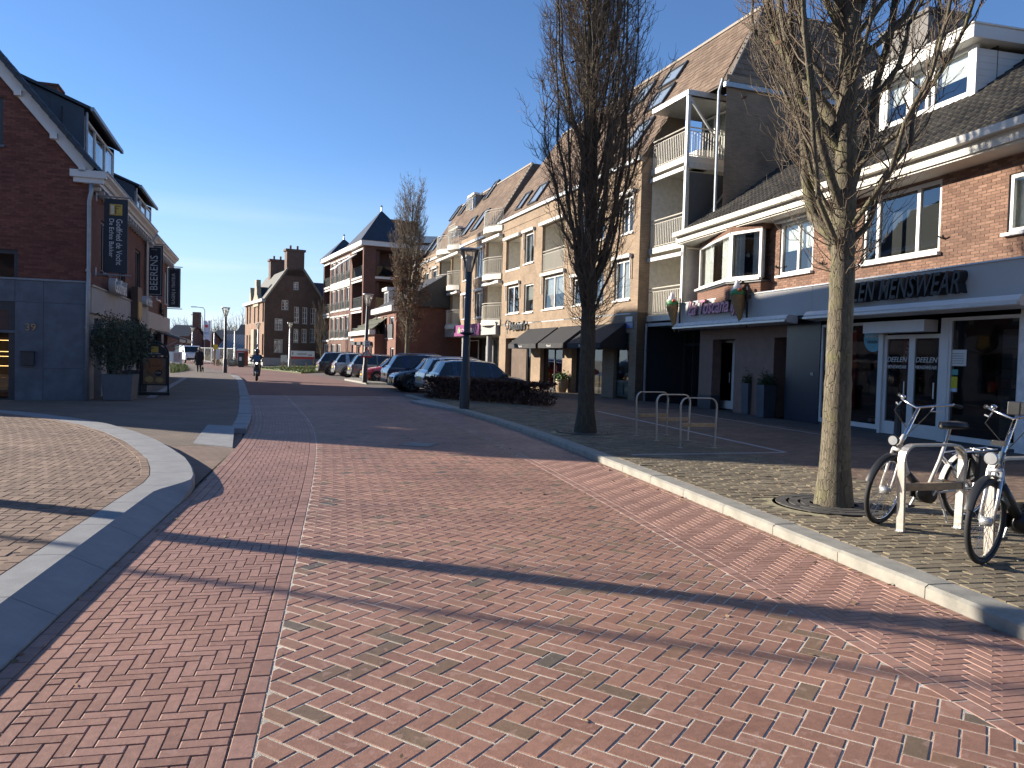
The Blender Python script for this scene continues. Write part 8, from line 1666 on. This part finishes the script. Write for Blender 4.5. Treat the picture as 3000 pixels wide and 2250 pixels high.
# background trees
def bush(px, Y, w, h, lab, m, n, seed, z0=0.0, size=.35, asp=.5):
    p = frame_at(px, 1050, Y); t = thing('background_tree', lab, 'tree', p); r = np.random.default_rng(seed); C = TB()
    for k in range(int(n/28)):
        a = r.random()*6.28; rr_ = w*.5*r.random()**.5; top = np.array([rr_*math.cos(a), rr_*math.sin(a), h*(.55+.45*r.random())*(1-.3*(rr_/(w*.5))**2)]); mid = top*np.array([.45, .45, .55]); C.tube(np.array([[0, 0, 0], mid, top]), [.10, .06, .02], 4)
        for q in range(9): s = mid+(top-mid)*r.random(); C.tube(np.array([s, s+r.normal(0, .5, 3)+np.array([0, 0, .5])]), [.025, .012], 3)
    C.build('trunk', M_twig, t)
    if m: P = np.stack([r.normal(0, w*.24, n), r.normal(0, w*.24, n), h*.35+np.abs(r.normal(0, h*.25, n))], 1); leafcloud('crown', P, size, m, t, r, asp)
bush(640, 170, 11, 9.5, 'bare tree behind the flag over the far roofs', None, 1800, 1); bush(700, 160, 12, 10.5, 'bare tree between far roofs and villa', None, 2000, 2); bush(570, 175, 12, 9, 'bare tree behind the far dark brick terrace', None, 1800, 3); bush(540, 160, 9, 8.5, 'bare tree above the house with tall chimney', None, 1500, 4)
# flag, yellow sign, portable cabin, bin, hoarding, poster stand
pf = frame_at(618, 1058, 84); t = thing('flag', 'tall white banner flag with red mark on a pole', 'flag', pf); a = at_depth(596, 939, 84); b = at_depth(617, 997, 84); x0, x1, z0, z1 = a.x-pf.x, b.x-pf.x, b.z, a.z
MB().tube([(x1+.05, 0, 0), (x1+.05, 0, z1+.1)], .04).build('pole', M_white, t); n = 14; mb = MB(); vs = []
for k in range(n+1): f = k/n; vs += [(x0+(x1-x0)*f, .12*math.sin(f*5), z0+.1*math.sin(f*4)), (x0+(x1-x0)*f, .12*math.sin(f*5+.8), z1)]
mb.add(vs, [(2*k, 2*k+2, 2*k+3, 2*k+1) for k in range(n)]).build('cloth', mat('flag_cloth', (.60, .63, .70), .8), t, smooth=True); MB().box(x0+.25, x0+.55, -.16, -.13, z1-.75, z1-.45).build('red_mark', MATS['banner_red'], t); mb = MB(); [mb.box(x0+.15, x1-.15, -.16, -.13, z1-1.35-.12*k, z1-1.30-.12*k) for k in range(2)]; mb.build('print', MATS['sign_blue'], t)
boardpx('road_sign', 'small yellow road works sign on a post', 'sign', 625, 638, 1009, 1024, 80, mat('yellow_board', (.60, .40, .02), .5)); boardpx('poster_stand', 'framed poster stand with pale picture on the left pavement', 'sign', 506, 533, 1030, 1064, 66, M_white, True, lambda t, x0, x1, z0, z1: MB().box(x0+.1, x1-.1, -.045, -.031, z0+.1, z1-.1).build('picture', mat('poster_rose', (.38, .26, .24), .6, var=.4, scale=4), t)); boardpx('hoarding', 'white construction hoarding panel beside the yellow sign', 'sign', 634, 644, 1022, 1053, 78, M_white); boardpx('barrier_board', 'pale barrier panels behind the framed poster stand', 'barrier', 492, 508, 1030, 1060, 72, M_alu)
pc = frame_at(705, 1050, 84); t = thing('portable_toilet', 'red and white portable toilet cabin beside the villa', 'cabin', pc); a = at_depth(694, 1021, 84); b = at_depth(718, 1048, 84); w = b.x-a.x; MB().box(-w/2, w/2, 0, 1.1, 0, a.z-.25).build('cabin', mat('cabin_red', (.38, .04, .035), .5), t, bevel=.04); MB().prism([(-w/2-.05, -.05, a.z-.25), (-w/2+.1, -.05, a.z+.0), (w/2-.1, -.05, a.z+.0), (w/2+.05, -.05, a.z-.25)], (0, 1.2, 0)).build('roof', M_white, t); MB().box(-w/2+.12, w/2-.12, -.03, 0, .1, a.z-.4).build('door', M_white, t)
pc = frame_at(707, 1062, 76); t = thing('litter_bin', 'black litter bin with white label before the red cabin', 'bin', pc); a = at_depth(700, 1033, 76); MB().box(-.27, .27, -.25, .25, .1, a.z-.1).build('body', M_blk, t, bevel=.04); MB().box(-.30, .30, -.28, .28, a.z-.1, a.z).build('lid', M_blk, t, bevel=.03); MB().box(-.12, .12, -.27, -.251, a.z*.45, a.z*.7).build('label_plate', M_white, t); MB().box(-.2, .2, -.2, .2, 0, .1).build('foot', M_plast, t)
for k, (px, py, Y, s) in enumerate(((668, 1056, 82, 1.0), (680, 1058, 80, .8), (657, 1052, 86, 1.2))):
    p = frame_at(px, py, Y); t = thing('rubble_heap', 'heap of pale broken stone by the building site', 'rubble', p, k, 'rubble heaps by the building site'); r = np.random.default_rng(k); 
    for q in range(14): c = V((r.normal(0, .7*s), r.normal(0, .5*s), abs(r.normal(0, .3))*s+.1)); M = Matrix.Translation(c) @ Matrix.Rotation(r.random()*3, 4, V(r.normal(size=3)).normalized()); h = .18+.22*r.random(); MB().box(-h, h, -h*.7, h*.7, -h*.5, h*.5, M).build('stone', M_lime, t, bevel=.04)
tufts('dry_grass', [(ground(590, 1058, 0), ground(650, 1060, 0), ground(640, 1047, 0), ground(560, 1047, 0))], .9, 2600, M_dry, 'dry pale grass strip along the far kerb by the building site', 'grass', .05, .2)
# site fence
pf0, pf1 = frame_at(560, 1050, 104), frame_at(700, 1050, 92); t = thing('site_fence', 'grey mesh fence round the far building site', 'fence', pf0, math.atan2(pf1.y-pf0.y, pf1.x-pf0.x)); Lf = (pf1-pf0).length; n = int(Lf/2.5)
for k in range(n):
    e = bpy.data.objects.new('fence_panel', None); COL.objects.link(e); e.parent = t; x0, x1 = k*2.5, k*2.5+2.4; mb = MB(); [mb.bar(a, b, .05) for a, b in (((x0, 0, .1), (x0, 0, 1.9)), ((x1, 0, .1), (x1, 0, 1.9)), ((x0, 0, .15), (x1, 0, .15)), ((x0, 0, 1.85), (x1, 0, 1.85)))]; [mb.bar((x0+.2*q, 0, .15), (x0+.2*q, 0, 1.85), .012) for q in range(1, 12)]; mb.build('panel_bars', M_zinc, e)
